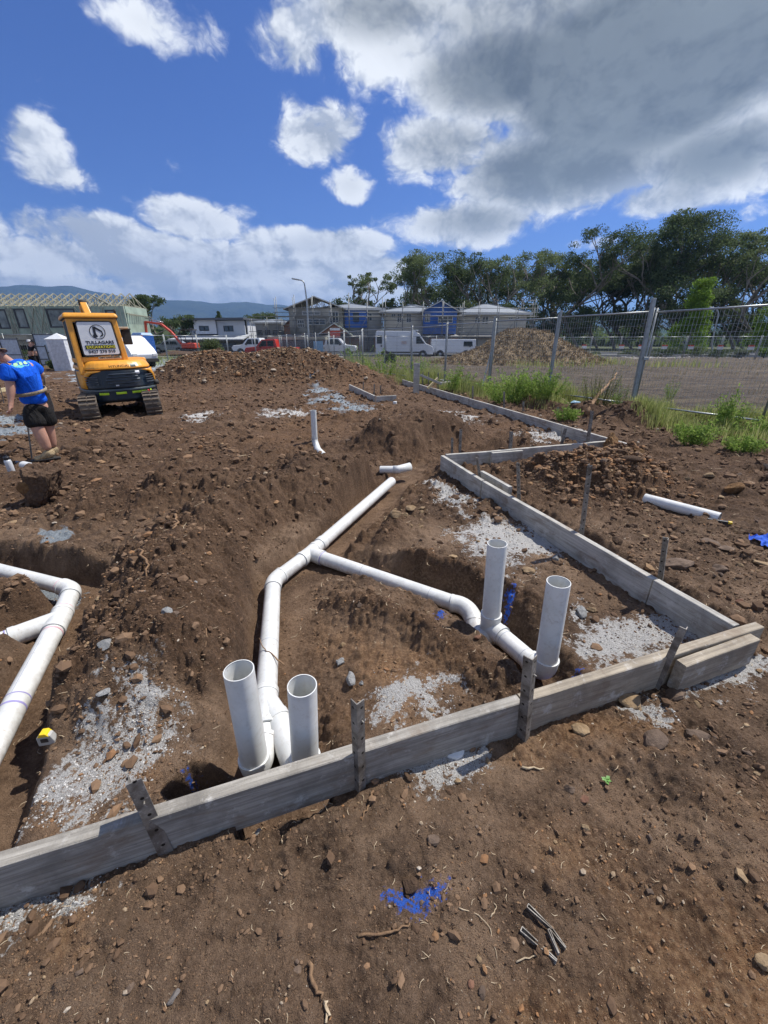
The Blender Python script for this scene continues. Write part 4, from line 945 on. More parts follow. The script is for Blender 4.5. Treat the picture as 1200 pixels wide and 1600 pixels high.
# tape measure
g = G(79, 1166); gz = H(g.x, g.y); o_ = thing('tape_measure', 'yellow and grey tape measure standing on the ridge by the left trench', 'tape measure', (g.x, g.y, gz+.0), .2)
MB().prism([(-.030, 0), (.032, 0), (.034, .02), (.026, .05), (.012, .062), (-.012, .062), (-.028, .045)], -.014, .014).build('case', mat('grey_case', (.38, .38, .37), .5), o_, .003)
MB().prism([(-.022, .05), (.022, .05), (.012, .067), (-.010, .067)], -.0165, .0165).build('yellow_top', mat('yellow_plastic', (.80, .55, .02), .4), o_, .002); MB().box((0, -.0155, .03), (.026, .003, .018)).build('label_plate', BK, o_)
# blue cloth
g = G(1204, 857); o_ = None; N = 26; u = np.linspace(-1, 1, N); X, Y = np.meshgrid(u, u); rr_ = 1+.25*fbm(X, Y, 1.4, 2, 3); x = X*.125*rr_; y = Y*.10*rr_; zz = .045*(1-np.hypot(X, Y)*.55)+.030*(1-2*np.abs(fbm(X, Y, 1.6, 3, 9)))
gx = x+g.x; gy = y+g.y; zz = np.maximum(zz, .004)+height(gx.ravel(), gy.ravel()).reshape(N, N)*1.0
i = (np.arange(N-1)[:, None]*N+np.arange(N-1)[None, :]); o = np_obj('blue_cloth', np.stack([gx, gy, zz], -1).reshape(-1, 3), np.stack([i, i+1, i+N+1, i+N], -1).reshape(-1, 4), mat('blue_fabric', (.015, .10, .55), .8, 0, .12, 30, .001), smooth=True); tag(o, 'crumpled bright blue cloth on the dirt at the right edge', 'cloth')
# torpedo level
g = G(1128, 824); o_ = thing('spirit_level', 'small black and yellow spirit level by the end of the loose pipe', 'spirit level', (g.x, g.y, Hb(g.x, g.y)+.03), -.5)
MB().box((-.05, 0, 0), (.16, .025, .045)).build('body', BK, o_, .003); MB().box((.045, 0, 0), (.03, .027, .047)).build('end_cap', mat('yellow_plastic', (.80, .55, .02), .4), o_, .003)
# bits of litter
for px, py, lab, c, w in ((703, 880, 'pale blue litter scrap by the weeds', None, 0),): pass
g = G(897, 640, .1); V, Fq = rock_verts(2, 9, 6, .3); o = np_obj('plastic_litter', V*np.array([.14, .08, .05]), Fq, mat('pale_blue_plastic', (.35, .55, .65), .4)); o.location = (g.x, g.y, H(g.x, g.y)+.04); tag(o, 'crushed pale blue plastic litter in the weeds', 'litter')
# seedling
g = G(942, 1228); gz = H(g.x, g.y); o_ = thing('seedling', 'tiny bright green seedling on the foreground soil', 'seedling', (g.x, g.y, gz)); LG = mat('seedling_green', (.10, .26, .035), .55, 0, .25, 60); m = MB()
MB().tube([(0, 0, 0), (.002, 0, .012), (.003, .002, .02)], .0012, 6).build('stem', LG, o_)
for k in range(9):
    a = k*2.4; L = .010+.006*(k % 3); c = Vector((.003, .002, .012+.001*k)); d = Vector((math.cos(a), math.sin(a), .25)).normalized(); s_ = Vector((-math.sin(a), math.cos(a), 0)); m = MB()
    m.add([c, c+d*L*.5+s_*L*.34, c+d*L+Vector((0, 0, -.002)), c+d*L*.5-s_*L*.34, c+d*L*.5+Vector((0, 0, -.001))], [(0, 1, 4), (1, 2, 4), (2, 3, 4), (3, 0, 4)], True); m.build('leaf', LG, o_)
# ------------------------------------------------------------------ excavator
def paint(name, col, rough=.35, dirt=.35, spec=.5, scale=3):
    return mat(name, col, rough, 0, .07, scale, 0, 60, dirt, spec, (.17, .12, .085))
YEL = paint('machine_yellow', (.78, .34, .035), .4, .25); NAVY = paint('dark_machine_blue', (.012, .022, .032), .4, .25); BLKR = mat('black_rubber', (.03, .028, .026), .75, 0, .2, 12, 0, 60, .5)
GLS = mat('dark_cab_glass', (.018, .028, .030), .5, 0, .1, 2, 0, 60, .1, .15); HIV = mat('reflective_lime', (.60, .85, .03), .45); WHT = mat('sign_white', (.66, .68, .70), .45, 0, .05); INK = mat('sign_ink', (.012, .014, .02), .5); MUDDY = mat('muddy_steel', (.16, .13, .10), .75, .2, .3, 9, .004, 40, .7); REDL = mat('red_lens', (.55, .03, .015), .3)
def text_mesh(body, size, mt, name, parent, M, bold=.0, extr=.002, sx=1.0):
    cu = bpy.data.curves.new(name, 'FONT'); cu.body = body; cu.size = size; cu.extrude = extr; cu.offset = bold; cu.align_x = 'CENTER'; cu.align_y = 'CENTER'; cu.space_character = 1.05; cu.resolution_u = 3
    to = bpy.data.objects.new('tmp', cu); COL.objects.link(to); dg = bpy.context.evaluated_depsgraph_get(); me = bpy.data.meshes.new_from_object(to.evaluated_get(dg)); bpy.data.objects.remove(to)
    me.materials.clear(); me.materials.append(mt); me.transform(M @ Matrix.Diagonal((sx, 1, 1, 1))); o = bpy.data.objects.new(name, me); COL.objects.link(o); o.parent = parent; return o
def rear(x, y, z): return Matrix.Translation((x, y, z)) @ Matrix.Rotation(R(90), 4, 'X')      # text plane that faces -Y
gex = G(186, 655)
ex = thing('excavator', 'compact orange excavator with dark rear cowl and white sign on its cab', 'excavator', (gex.x-.45, gex.y+1.0, .0), R(34))
def track(sx):
    t = MB(); x0 = sx*.60; wd = .33; L = .95; hh = .25; pts = []
    for k in range(60):
        s = k/60*(4*L+2*math.pi*hh)
        if s < 2*L: p = (-L+s, hh*2); a = math.pi/2
        elif s < 2*L+math.pi*hh: a = math.pi/2-(s-2*L)/hh; p = (L+hh*math.cos(a), hh+hh*math.sin(a))
        elif s < 4*L+math.pi*hh: p = (L-(s-2*L-math.pi*hh), 0); a = -math.pi/2
        else: a = -math.pi/2-(s-4*L-math.pi*hh)/hh; p = (-L+hh*math.cos(a), hh+hh*math.sin(a))
        pts.append((p[0], p[1], a))
    n_ = len(pts)
    for k in range(n_):      # shoes with raised grousers
        y, z, a = pts[k]; q = Matrix.Rotation(a-math.pi/2, 3, 'X'); t.box((x0, y*.98, z*.98+.005), (wd, .10, .035), q); up = q @ Vector((0, 0, .028)); t.box((x0-wd*.25, y+up.y, z+up.z+.0), (wd*.44, .034, .03), q); t.box((x0+wd*.25, y+up.y, z+up.z), (wd*.44, .034, .03), q)
    o = t.build('track', MUDDY, ex)
    f = MB(); f.prism([(0, 0)]*0 or [(-.09, .12), (.09, .12), (.09, .40), (-.09, .40)], -L*.9, L*.9, Matrix.Translation((x0, 0, 0))); f.build('track_frame', NAVY, o, .02)
    for i, yy in enumerate((-L, L)):
        w_ = MB(); w_.lathe([(0, -.13), (.19, -.13), (.21, -.08), (.21, .08), (.19, .13), (0, .13)], 20, (x0, yy, hh), axis=(1, 0, 0)); w_.build('idler_wheel', NAVY, o)
    for i in range(4):
        w_ = MB(); w_.lathe([(0, -.12), (.08, -.12), (.08, .12), (0, .12)], 14, (x0, -L*.6+i*L*.4, .13), axis=(1, 0, 0)); w_.build('track_roller', NAVY, o)
track(-1); track(1)
m = MB(); m.box((0, 0, .40), (.98, 1.0, .14)); m.box((0, -.62, .36), (1.1, .10, .10)); m.build('undercarriage', NAVY, ex, .02)
for s in (-1, 1): MB().bar((s*.12, -.5, .40), (s*.52, -.85, .30), .07, .09).build('undercarriage_strut', NAVY, ex, .01)
MB().lathe([(0, .46), (.42, .46), (.42, .56), (0, .56)], 32).build('slew_ring', NAVY, ex)
MB().box((0, 1.75, .30), (1.75, .06, .42)).build('dozer_blade', NAVY, ex, .02)
for s in (-1, 1): MB().bar((s*.35, .5, .35), (s*.55, 1.72, .28), .09, .10).build('blade_arm', NAVY, ex, .01)
up_ = lambda n_: None
def plan(w, yr, yf, k=2.6, n_=22):
    pts = []
    for i in range(n_+1):
        a = math.pi+math.pi*i/n_; c, s = math.cos(a), math.sin(a); pts.append((w/2*math.copysign(abs(c)**(2/k), c), yr*math.copysign(abs(s)**(2/k), s)*-1*-1))
    return pts+[(w/2, yf), (-w/2, yf)]
def slab(name, w, yr, yf, z0, z1, mt, parent=ex, bev=.03, w1=None, k=2.8, zt=None):
    p = plan(w, yr, yf, k); m = MB(); n_ = len(p); q = (w1 or w)/w
    vs = [(x, y, z0) for x, y in p]+[(x*q, y*(q if y < 0 else 1), z1) for x, y in p]
    m.add(vs, [tuple(reversed(range(n_))), tuple(range(n_, 2*n_))]+[(i, (i+1) % n_, (i+1) % n_+n_, i+n_) for i in range(n_)]); return m.build(name, mt, parent, bev, 3)
TW = 1.50
slab('counterweight', TW*.97, 1.00, .85, .36, .62, NAVY, bev=.05); lip = slab('counterweight_lip', TW*1.0, 1.035, .2, .585, .63, paint('bluish_grey_trim', (.07, .095, .11), .4, .2), bev=.012)
cowl = slab('rear_cowl', TW*.985, 1.01, .7, .632, 1.03, NAVY, bev=.04, w1=TW*.95)
hood = slab('engine_hood', TW*.99, 1.012, .82, 1.03, 1.215, YEL, bev=.07, w1=TW*.86)
def on_rear(x, k=2.8, w=TW, yr=1.03): 
    c = min(.999, abs(x)/(w/2)); return -yr*(1-c**k)**(1/k)
for s in (-1, 1):      # side cheeks of the hood wrap the cowl
    m = MB(); zs = [(.645, .08), (.78, .08), (.88, .11), (.965, .20), (1.015, .38)]; vs = []
    for z, wi in zs:
        for x in (TW*.5, TW*.5-wi*.5, TW*.5-wi): xx = min(x, TW*.4985); vs.append((s*xx, on_rear(xx, 2.8, TW, 1.025), z))
    fs = [(i*3+j, i*3+j+1, i*3+j+4, i*3+j+3) for i in range(4) for j in range(2)]; m.add(vs, fs, True); m.build('hood_cheek', YEL, hood).modifiers.new('s', 'SOLIDIFY').thickness = .02
SL = mat('vent_slat', (.05, .06, .075), .3, .3)
for i, (z, x0, x1) in enumerate(((.935, -.26, .27), (.875, -.30, .30), (.815, -.33, .33), (.755, -.30, .28))):
    m = MB(); n_ = 10
    vs = []
    for j in range(n_+1): x = x0+(x1-x0)*j/n_; y = on_rear(x); vs += [(x, y-.002, z+.018), (x, y-.028, z-.002), (x, y-.004, z-.012)]
    m.add(vs, [(j*3+k, j*3+3+k, j*3+4+k, j*3+1+k) for j in range(n_) for k in range(2)], True); m.build('vent_slat', SL, cowl)
for s in (-1, 1):
    for i in range(4):
        m = MB(); z = .89-i*.05; vs = []
        for j in range(5): x = s*(.46+.20*j/4); y = on_rear(x); vs += [(x, y+.0, z+.012), (x*1.012, y-.02, z-.004)]
        m.add(vs, [(j*2, j*2+2, j*2+3, j*2+1) for j in range(4)], True); m.build('side_louvre', SL, cowl)
def strip(name, x0, x1, z0, z1, mt, parent, dy=.004, w=TW*.97, yr=1.0):
    vs = []; n_ = 8
    for j in range(n_+1): x = x0+(x1-x0)*j/n_; y = on_rear(x, 2.8, w, yr)-dy; vs += [(x, y, z0), (x, y, z1)]
    m = MB(); m.add(vs, [(j*2, j*2+2, j*2+3, j*2+1) for j in range(n_)], True); o = m.build(name, mt, parent); o.modifiers.new('s', 'SOLIDIFY').thickness = .004; return o
for x0, x1 in ((-.50, -.33), (-.20, .0), (.11, .41)): strip('reflective_strip', x0, x1, .515, .565, HIV, ex, .006)
strip('tail_lamp', .435, .475, .505, .57, REDL, ex, .02); strip('reflective_strip', .50, .53, .48, .60, HIV, ex, .02)
strip('sticker', .26, .35, .92, .99, WHT, cowl, .012, TW*.985, 1.02); strip('sticker', .20, .31, 1.07, 1.14, mat('faded_sticker', (.40, .48, .42), .5), hood, .02, TW*.97, 1.01)
text_mesh('HYUNDAI', .066, INK, 'maker_name', ex, rear(-.02, -1.04, 1.10), .0015, sx=1.25)
strip('badge', -.17, -.11, .69, .72, WHT, cowl, .012, TW*.985, 1.02)
# cab sits on the left of the house
cab = MB(); CX0, CX1, CYr, CYf = -.70, .26, -.62, .62; ZB, ZT = 1.19, 2.12
def cabpt(x, y, z):     # front and sides taper toward the roof; rear rakes forward
    t = (z-ZB)/(ZT-ZB); return (x+(-.03 if x > 0 else .035)*t, y+(.05*t if y < 0 else -.05*t), z)
def cbar(a, b, w=.10, h=.10): cab.bar(cabpt(*a), cabpt(*b), w, h, (1, 0, 0))
for x in (CX0+.05, CX1-.05):
    cbar((x, CYr+.04, ZB-.25 if x < 0 else ZB), (x, CYr+.04, ZT-.05), .11, .11); cbar((x, CYf-.04, ZB), (x, CYf-.04, ZT-.05), .08, .08); cbar((x, CYr, ZT-.04), (x, CYf, ZT-.04), .08, .08); cbar((x, CYr, ZB+.04), (x, CYf, ZB+.04), .10, .10)
cbar((CX0+.05, CYr+.04, ZT-.07), (CX1-.05, CYr+.04, ZT-.07), .12, .10); cab.build('cab_frame', YEL, ex, .02, 3)
m = MB(); m.box(((CX0+CX1)/2, CYr+.06, ZB+.055), (CX1-CX0-.06, .10, .12)); m.build('cab_rear_panel', YEL, ex, .02)
m = MB(); cxm = (CX0+CX1)/2; m.box((cxm, 0, ZT+.0), (CX1-CX0+.05, CYf-CYr+.07, .10), taper=.93); m.build('cab_roof', YEL, ex, .045, 5)
MB().box((cxm, -.0, ZT-.05), (CX1-CX0+.0, CYf-CYr+.0, .02)).build('roof_liner', BLKR, ex)
def pane(x0, x1, y0, y1, name, zz=(ZB+.1, ZT-.09)):
    m = MB(); a = [cabpt(x0, y0, zz[0]), cabpt(x1, y1, zz[0]), cabpt(x1, y1, zz[1]), cabpt(x0, y0, zz[1])]; m.add(a, [(0, 1, 2, 3)]); o = m.build(name, GLS, ex); o.modifiers.new('s', 'SOLIDIFY').thickness = .01; return o
pane(CX0+.02, CX0+.02, CYr+.1, CYf-.08, 'cab_side_window', (ZB-.12, ZT-.09)); pane(CX1-.02, CX1-.02, CYr+.1, CYf-.08, 'cab_side_window'); pane(CX0+.1, CX1-.1, CYf-.04, CYf-.04, 'cab_front_window')
MB().box((cxm, .05, 1.55), (.42, .40, .10)).build('driver_seat', BLKR, ex, .03); MB().box((cxm, -.16, 1.78), (.40, .10, .45)).build('seat_back', BLKR, ex, .04)
# rear sign board in the cab window
def rp(x, z, dy=0): p = cabpt(x, CYr-.025, z); return Vector((p[0], p[1]-dy, p[2]))
sx0, sx1, sz0, sz1 = CX0+.16, CX1-.13, ZB+.15, ZT-.13
def rrect(x0, x1, z0, z1, r, n_=5):
    o = []
    for cx, cz, a0 in ((x1-r, z0+r, -90), (x1-r, z1-r, 0), (x0+r, z1-r, 90), (x0+r, z0+r, 180)):
        for k in range(n_+1): a = R(a0+90*k/n_); o.append((cx+r*math.cos(a), cz+r*math.sin(a)))
    return o
def flat(name, pts, mt, parent, dy):
    m = MB(); f = [rp(x, z, dy+.006) for x, z in pts]; b_ = [rp(x, z, dy-.004) for x, z in pts]; n_ = len(pts); m.add(f+b_, [tuple(range(n_)), tuple(reversed(range(n_, 2*n_)))]+[(k, k+n_, (k+1) % n_+n_, (k+1) % n_) for k in range(n_)]); return m.build(name, mt, parent)
flat('window_seal', rrect(sx0-.025, sx1+.025, sz0-.025, sz1+.025, .06), BLKR, ex, .0); sign = flat('sign_board', rrect(sx0, sx1, sz0, sz1, .04), WHT, ex, .008)
scx = (sx0+sx1)/2; t0 = math.atan2(.05, ZT-ZB)
def SM(x, z, dy=.016): v = rp(x, z, dy); return Matrix.Translation(v) @ Matrix.Rotation(R(90)-t0, 4, 'X')
H_ = sz1-sz0
text_mesh('TULLAGARS', .088, INK, 'sign_lettering', sign, SM(scx, sz0+.245), .0028, sx=1.04)
flat('sign_band', [(sx0+.05, sz0+.115), (sx1-.05, sz0+.115), (sx1-.05, sz0+.195), (sx0+.05, sz0+.195)], INK, sign, .014)
text_mesh('EXCAVATIONS', .074, mat('sign_yellow', (.62, .58, .04), .5), 'sign_lettering', sign, SM(scx, sz0+.155, .022), .0022, sx=1.02)
text_mesh('0427 270 010', .080, INK, 'sign_lettering', sign, SM(scx, sz0+.062), .0024, sx=1.06)
lz = sz0+H_*.70; m = MB(); rad = .145; vs = []
for k in range(48): a = 2*math.pi*k/48; vs += [rp(scx+rad*math.cos(a), lz+rad*math.sin(a), .018), rp(scx+(rad-.014)*math.cos(a), lz+(rad-.014)*math.sin(a), .018)]
m.add(vs, [(2*k, 2*k+1, (2*k+3) % 96, (2*k+2) % 96) for k in range(48)]); m.build('logo_ring', INK, sign)
def lg(pts, name='logo_arm'): m = MB(); m.add([rp(scx+x, lz+z, .019) for x, z in pts], [tuple(range(len(pts)))]); m.build(name, INK, sign)
lg([(-.075, .10), (-.045, .115), (-.03, .085), (-.03, -.06), (-.075, -.06)]); lg([(-.05, .11), (-.02, .105), (.09, .02), (.08, -.02), (.06, -.0), (-.04, .065)]); lg([(.07, .02), (.09, .01), (.10, -.06), (.07, -.085), (.02, -.10), (.045, -.065), (.075, -.05)], 'logo_bucket'); lg([(-.10, -.05), (-.02, -.05), (-.01, -.095), (-.06, -.115), (-.09, -.10)], 'logo_cab')
m = MB(); m.box((0, 0, 0), (.44, .004, .055)); o = m.build('hazard_label', mat('label_cream', (.55, .50, .36), .5), ex); o.location = cabpt(scx+.12, CYr-.003, ZB+.085)
text_mesh('LEFT HAND DRIVE', .044, INK, 'label_lettering', o, rear(0, -.005, 0), .0008)
# right platform, boom seen over the roof, mirror and lamps
MB().box((.50, .35, 1.09), (.44, .9, .30)).build('tank_cover', YEL, ex, .05, 3)
bm_ = [(.02, .85, 1.0), (.02, 1.45, 1.9), (-.02, 1.9, 2.55)]
m = MB(); m.bar(bm_[0], bm_[1], .20, .26, (1, 0, 0)); m.bar(bm_[1], bm_[2], .12, .15, (1, 0, 0)); m.build('boom', YEL, ex, .02)
m = MB(); m.lathe([(0, -.09), (.07, -.09), (.07, .09), (0, .09)], 18, bm_[2], axis=(1, 0, 0)); m.build('boom_pivot', BLKR, ex)
m = MB(); m.bar((-.02, 1.9, 2.5), (-.05, 2.7, 1.3), .14, .18, (1, 0, 0)); m.build('dipper_arm', YEL, ex, .02)
m = MB(); m.tube([(.12, 1.0, 1.5), (.12, 1.7, 2.25)], .035, 12); m.build('boom_ram', mat('chrome', (.5, .5, .5), .2, .9), ex)
m = MB(); m.prism([(-.25, 0), (.25, 0), (.25, .35), (-.25, .35)], 2.5, 2.95, Matrix.Translation((-.05, 0, .85))); m.build('bucket', MUDDY, ex, .05)
m = MB(); m.tube([(.24, -.50, 2.10), (.26, -.53, 2.2), (.24, -.56, 2.24)], .018, 8); m.build('aerial_bracket', BLKR, ex)
m = MB(); m.tube([(.30, .30, 1.55), (.46, .32, 1.86), (.62, .32, 1.88)], .016, 8); m.build('mirror_stay', BLKR, ex); m = MB(); m.box((.50, .34, 1.70), (.20, .05, .34)); m.build('side_mirror', BLKR, ex, .03, 3)
m = MB(); m.box((.46, .30, 1.90), (.22, .12, .05)); m.build('lamp_hood', mat('cream_paint', (.55, .42, .28), .5), ex, .015)
m = MB(); m.lathe([(0, -.05), (.07, -.05), (.08, .0), (.06, .06), (0, .06)], 16, (.70, -.60, .69)); m.build('exhaust_end', BLKR, ex)
ex.scale = (1, 1, .99); ex.rotation_euler = (R(-.5), R(-1.5), R(31))
for c_ in ex.children:      # the house is slewed a little against the tracks
    if c_.name.split('.')[0] not in ('track', 'undercarriage', 'undercarriage_strut', 'slew_ring', 'dozer_blade', 'blade_arm'):
        v_ = Matrix.Rotation(R(9), 4, 'Z') @ c_.matrix_basis; c_.matrix_basis = v_
# ------------------------------------------------------------------ people
def skin_mat(nm, a=(.50, .27, .19)):
    m, n, b = new_mat(nm); pos = n.node('ShaderNodeNewGeometry', out=0); f = n.noise(pos, 14, 5, .6); n.set(b.inputs['Base Color'], n.mix(n.ss(f, .3, .7), tuple(c*.85 for c in a), a)); b.inputs['Roughness'].default_value = .55; b.inputs['Subsurface Weight'].default_value = .08; b.inputs['Subsurface Radius'].default_value = (.02, .008, .004); return m
SK = skin_mat('sunburnt_skin')
def cloth_mat(nm, col, var=.18):
    m, n, b = new_mat(nm); co = n.node('ShaderNodeNewGeometry', out=0); f = n.noise(n.v('MULTIPLY', co, (1, 1, .45)), 9, 5, .6, 1.2); g = n.noise(co, 160, 3)
    n.set(b.inputs['Base Color'], n.mix(n.ss(f, .3, .7), tuple(c*(1-var) for c in col), tuple(min(1, c*(1+var)) for c in col))); b.inputs['Roughness'].default_value = .85; b.inputs['Specular IOR Level'].default_value = .2
    n.set(b.inputs['Normal'], n.bump(n.m('ADD', n.m('MULTIPLY', f, 3), n.m('MULTIPLY', g, .1)), .8, .02)); return m
def skinned(name, nodes, edges, mt, parent, sub=2, root=0):
    """nodes: [(pos, rx, ry)] joined by edges, grown with the Skin modifier"""
    me = bpy.data.meshes.new(name); me.from_pydata([tuple(p[0]) for p in nodes], edges, []); o = bpy.data.objects.new(name, me); COL.objects.link(o); o.parent = parent; me.materials.append(mt)
    sm = o.modifiers.new('skin', 'SKIN'); sm.use_smooth_shade = True; sm.branch_smoothing = .6
    for i, p in enumerate(nodes): sv = me.skin_vertices[0].data[i]; sv.radius = (p[1], p[2] if len(p) > 2 else p[1]); sv.use_root = (i == root)
    s2 = o.modifiers.new('sub', 'SUBSURF'); s2.levels = sub; s2.render_levels = sub
    # bake it, so that the figure is one plain continuous mesh
    dg = bpy.context.evaluated_depsgraph_get(); nm = bpy.data.meshes.new_from_object(o.evaluated_get(dg)); bpy.data.objects.remove(o); o = bpy.data.objects.new(name, nm); COL.objects.link(o); o.parent = parent
    if not nm.materials: nm.materials.append(mt)
    nm.polygons.foreach_set('use_smooth', [True]*len(nm.polygons)); return o
fy = G(70, 721).y; root = thing('person', 'person in bright blue T-shirt and dark shorts bending over at the left edge', 'person', (0, 0, 0))
def W_(px, py, dy=0.0): return at(px, py, fy+dy)
hipc = W_(57, 634, .05); hl = W_(48, 640, -.02); hr = W_(69, 638, .10); waist = W_(46, 606, .03); chest = W_(31, 580, -.02); nk = W_(9, 561, -.08); hd = W_(-9, 553, -.16); hd2 = W_(-16, 550, -.20)
sl_ = W_(10, 571, -.16); sr_ = W_(49, 570, .14)
kl = W_(60, 672, -.06); al = W_(76, 704, -.04); tl = W_(61, 717, -.12); kr = W_(75, 668, .12); ar = W_(83, 700, .12); tr_ = W_(76, 707, .04)
el_ = W_(17, 606, -.20); wl = W_(17, 628, -.26); er_ = W_(63, 586, .26); wr_ = W_(50, 600, .46)
def fingers(wrist, d, side, spread, parent_nodes, parent_edges, base_i, s=1.0):
    d = d.normalized(); side = side.normalized(); palm = wrist+d*.075*s; parent_nodes.append((palm, .022*s, .040*s)); pi = len(parent_nodes)-1; parent_edges.append((base_i, pi))
    for k, L in enumerate((.068, .078, .072, .056)):
        off = side*((k-1.5)*.020*s); r0 = palm+off+d*.01; up = d.cross(side).normalized()
        a = r0+d*L*.45*s+up*.004; b_ = r0+d*L*.80*s+up*.020; c = r0+d*L*.95*s+up*.036
        i0 = len(parent_nodes); parent_nodes.extend([(r0, .010*s), (a, .009*s), (b_, .0085*s), (c, .007*s)]); parent_edges.extend([(pi, i0), (i0, i0+1), (i0+1, i0+2), (i0+2, i0+3)])
    i0 = len(parent_nodes); t0_ = wrist+d*.035*s-side*.034*s; parent_nodes.extend([(t0_, .012*s), (t0_+d*.03*s-side*.018*s, .011*s), (t0_+d*.058*s-side*.016*s+d.cross(side)*.015, .009*s)]); parent_edges.extend([(base_i, i0), (i0, i0+1), (i0+1, i0+2)])
nd = [(hipc, .13, .11), (waist, .12, .09), (chest, .13, .10), (nk, .058, .058), (hd, .078, .085), (hd2, .072, .085), (sl_, .055), (el_, .056), (wl, .034), (sr_, .055), (er_, .056), (wr_, .034),
      (hl, .105), (kl, .078), (al, .050), (hr, .105), (kr, .076), (ar, .050), (kl.lerp(al, .35), .080), (kr.lerp(ar, .35), .078)]
ed = [(0, 1), (1, 2), (2, 3), (3, 4), (4, 5), (2, 6), (6, 7), (7, 8), (2, 9), (9, 10), (10, 11), (0, 12), (12, 13), (13, 18), (18, 14), (0, 15), (15, 16), (16, 19), (19, 17)]
fingers(wl, wl-el_, Vector((.3, -1, 0)), 1, nd, ed, 8); fingers(wr_, wr_-er_, Vector((0, .2, 1)), 1, nd, ed, 11)
body = skinned('body', nd, ed, SK, root)
# face, turned away from the camera
fdir = Vector((-.45, .55, -.35)).normalized(); hc = hd.lerp(hd2, .5); FM = MB(); sdv = fdir.cross(Vector((0, 0, 1))).normalized()
FM.tube([hc+fdir*.085+Vector((0, 0, .01)), hc+fdir*.115-Vector((0, 0, .015))], [.010, .015], 8); FM.build('nose', SK, root)
for s in (-1, 1): MB().lathe([(0, .008), (.010, .006), (.012, 0), (.010, -.004)], 10, hc+fdir*.088+sdv*s*.032+Vector((0, 0, .022)), axis=fdir).build('eye', mat('eye_dark', (.04, .03, .025), .3), root); MB().lathe([(0, .006), (.02, .004), (.028, -.004), (0, -.008)], 14, hc+sdv*s*.086, axis=sdv*s).build('ear', SK, root)
MB().bar(hc+fdir*.094-sdv*.022-Vector((0, 0, .045)), hc+fdir*.094+sdv*.022-Vector((0, 0, .045)), .008, .008).build('mouth', mat('lip', (.30, .11, .09), .5), root)
HAIR = mat('brown_hair', (.06, .035, .02), .7, 0, .3, 60, .004, 120); skinned('hair', [(hc-fdir*.02+Vector((0, 0, .02)), .092), (hc-fdir*.04-Vector((0, 0, .03)), .080)], [(0, 1)], HAIR, root, 2)
BLUE_ = cloth_mat('blue_tshirt', (.008, .115, .70)); BLACK_ = cloth_mat('black_shorts', (.016, .015, .015)); KH = cloth_mat('khaki_boot', (.34, .26, .155), .2)
q = waist.lerp(hipc, .98)
shirt = skinned('shirt', [(waist, .185, .150), (q, .190, .155), (chest, .215, .160), (chest.lerp(nk, .82), .165, .14), (sl_, .105), (sl_.lerp(el_, .42), .10), (sl_.lerp(el_, .75), .105), (sr_, .105), (sr_.lerp(er_, .42), .10), (sr_.lerp(er_, .75), .105)],
        [(0, 1), (0, 2), (2, 3), (2, 4), (4, 5), (5, 6), (2, 7), (7, 8), (8, 9)], BLUE_, root)
# faded print on the back of the shirt
shorts = skinned('shorts', [(hipc+Vector((0, 0, .06)), .180, .150), (hipc, .20, .16), (hl, .135), (hl.lerp(kl, .45), .132), (hl.lerp(kl, .95), .142), (hr, .135), (hr.lerp(kr, .45), .130), (hr.lerp(kr, .93), .140)],
        [(0, 1), (1, 2), (2, 3), (3, 4), (1, 5), (5, 6), (6, 7)], BLACK_, root, root=1)
for a_, t_, nmx in ((al, tl, 0), (ar, tr_, 1)):
    d = (t_-a_); d.z = 0; d.normalize(); h_ = a_-Vector((0, 0, .06))-d*.06; sole = a_.z-.115
    b_ = skinned('boot', [(a_+Vector((0, 0, .03)), .062), (a_-Vector((0, 0, .05)), .060), (Vector((h_.x, h_.y, sole+.03)), .045), (a_+d*.09+Vector((0, 0, -.085)), .050, .04), (a_+d*.19+Vector((0, 0, -.095)), .046, .034)], [(0, 1), (1, 2), (1, 3), (3, 4)], KH, root)
    m = MB(); m.bar(Vector((a_.x, a_.y, sole))-d*.11, Vector((a_.x, a_.y, sole))+d*.23, .09, .025); m.build('sole', BLKR, b_, .008)
# belt ring around the waist, leaning with the torso
ax = (chest-waist).normalized(); bc = W_(46, 611, .03); u = ax.cross(Vector((0, 1, 0))).normalized(); v = ax.cross(u); pts = [bc+u*(.200*math.cos(a))+v*(.170*math.sin(a)) for a in [k*math.pi/16 for k in range(33)]]
m = MB(); vs = []; 
for p in pts: r_ = (p-bc).normalized(); vs += [p-ax*.022, p+ax*.022, p+ax*.022+r_*.008, p-ax*.022+r_*.008]
m.add(vs, [(i*4+k, (i+1)*4+k, (i+1)*4+(k+1) % 4, i*4+(k+1) % 4) for i in range(32) for k in range(4)], True); m.build('belt', cloth_mat('tan_belt', (.34, .27, .18)), root)
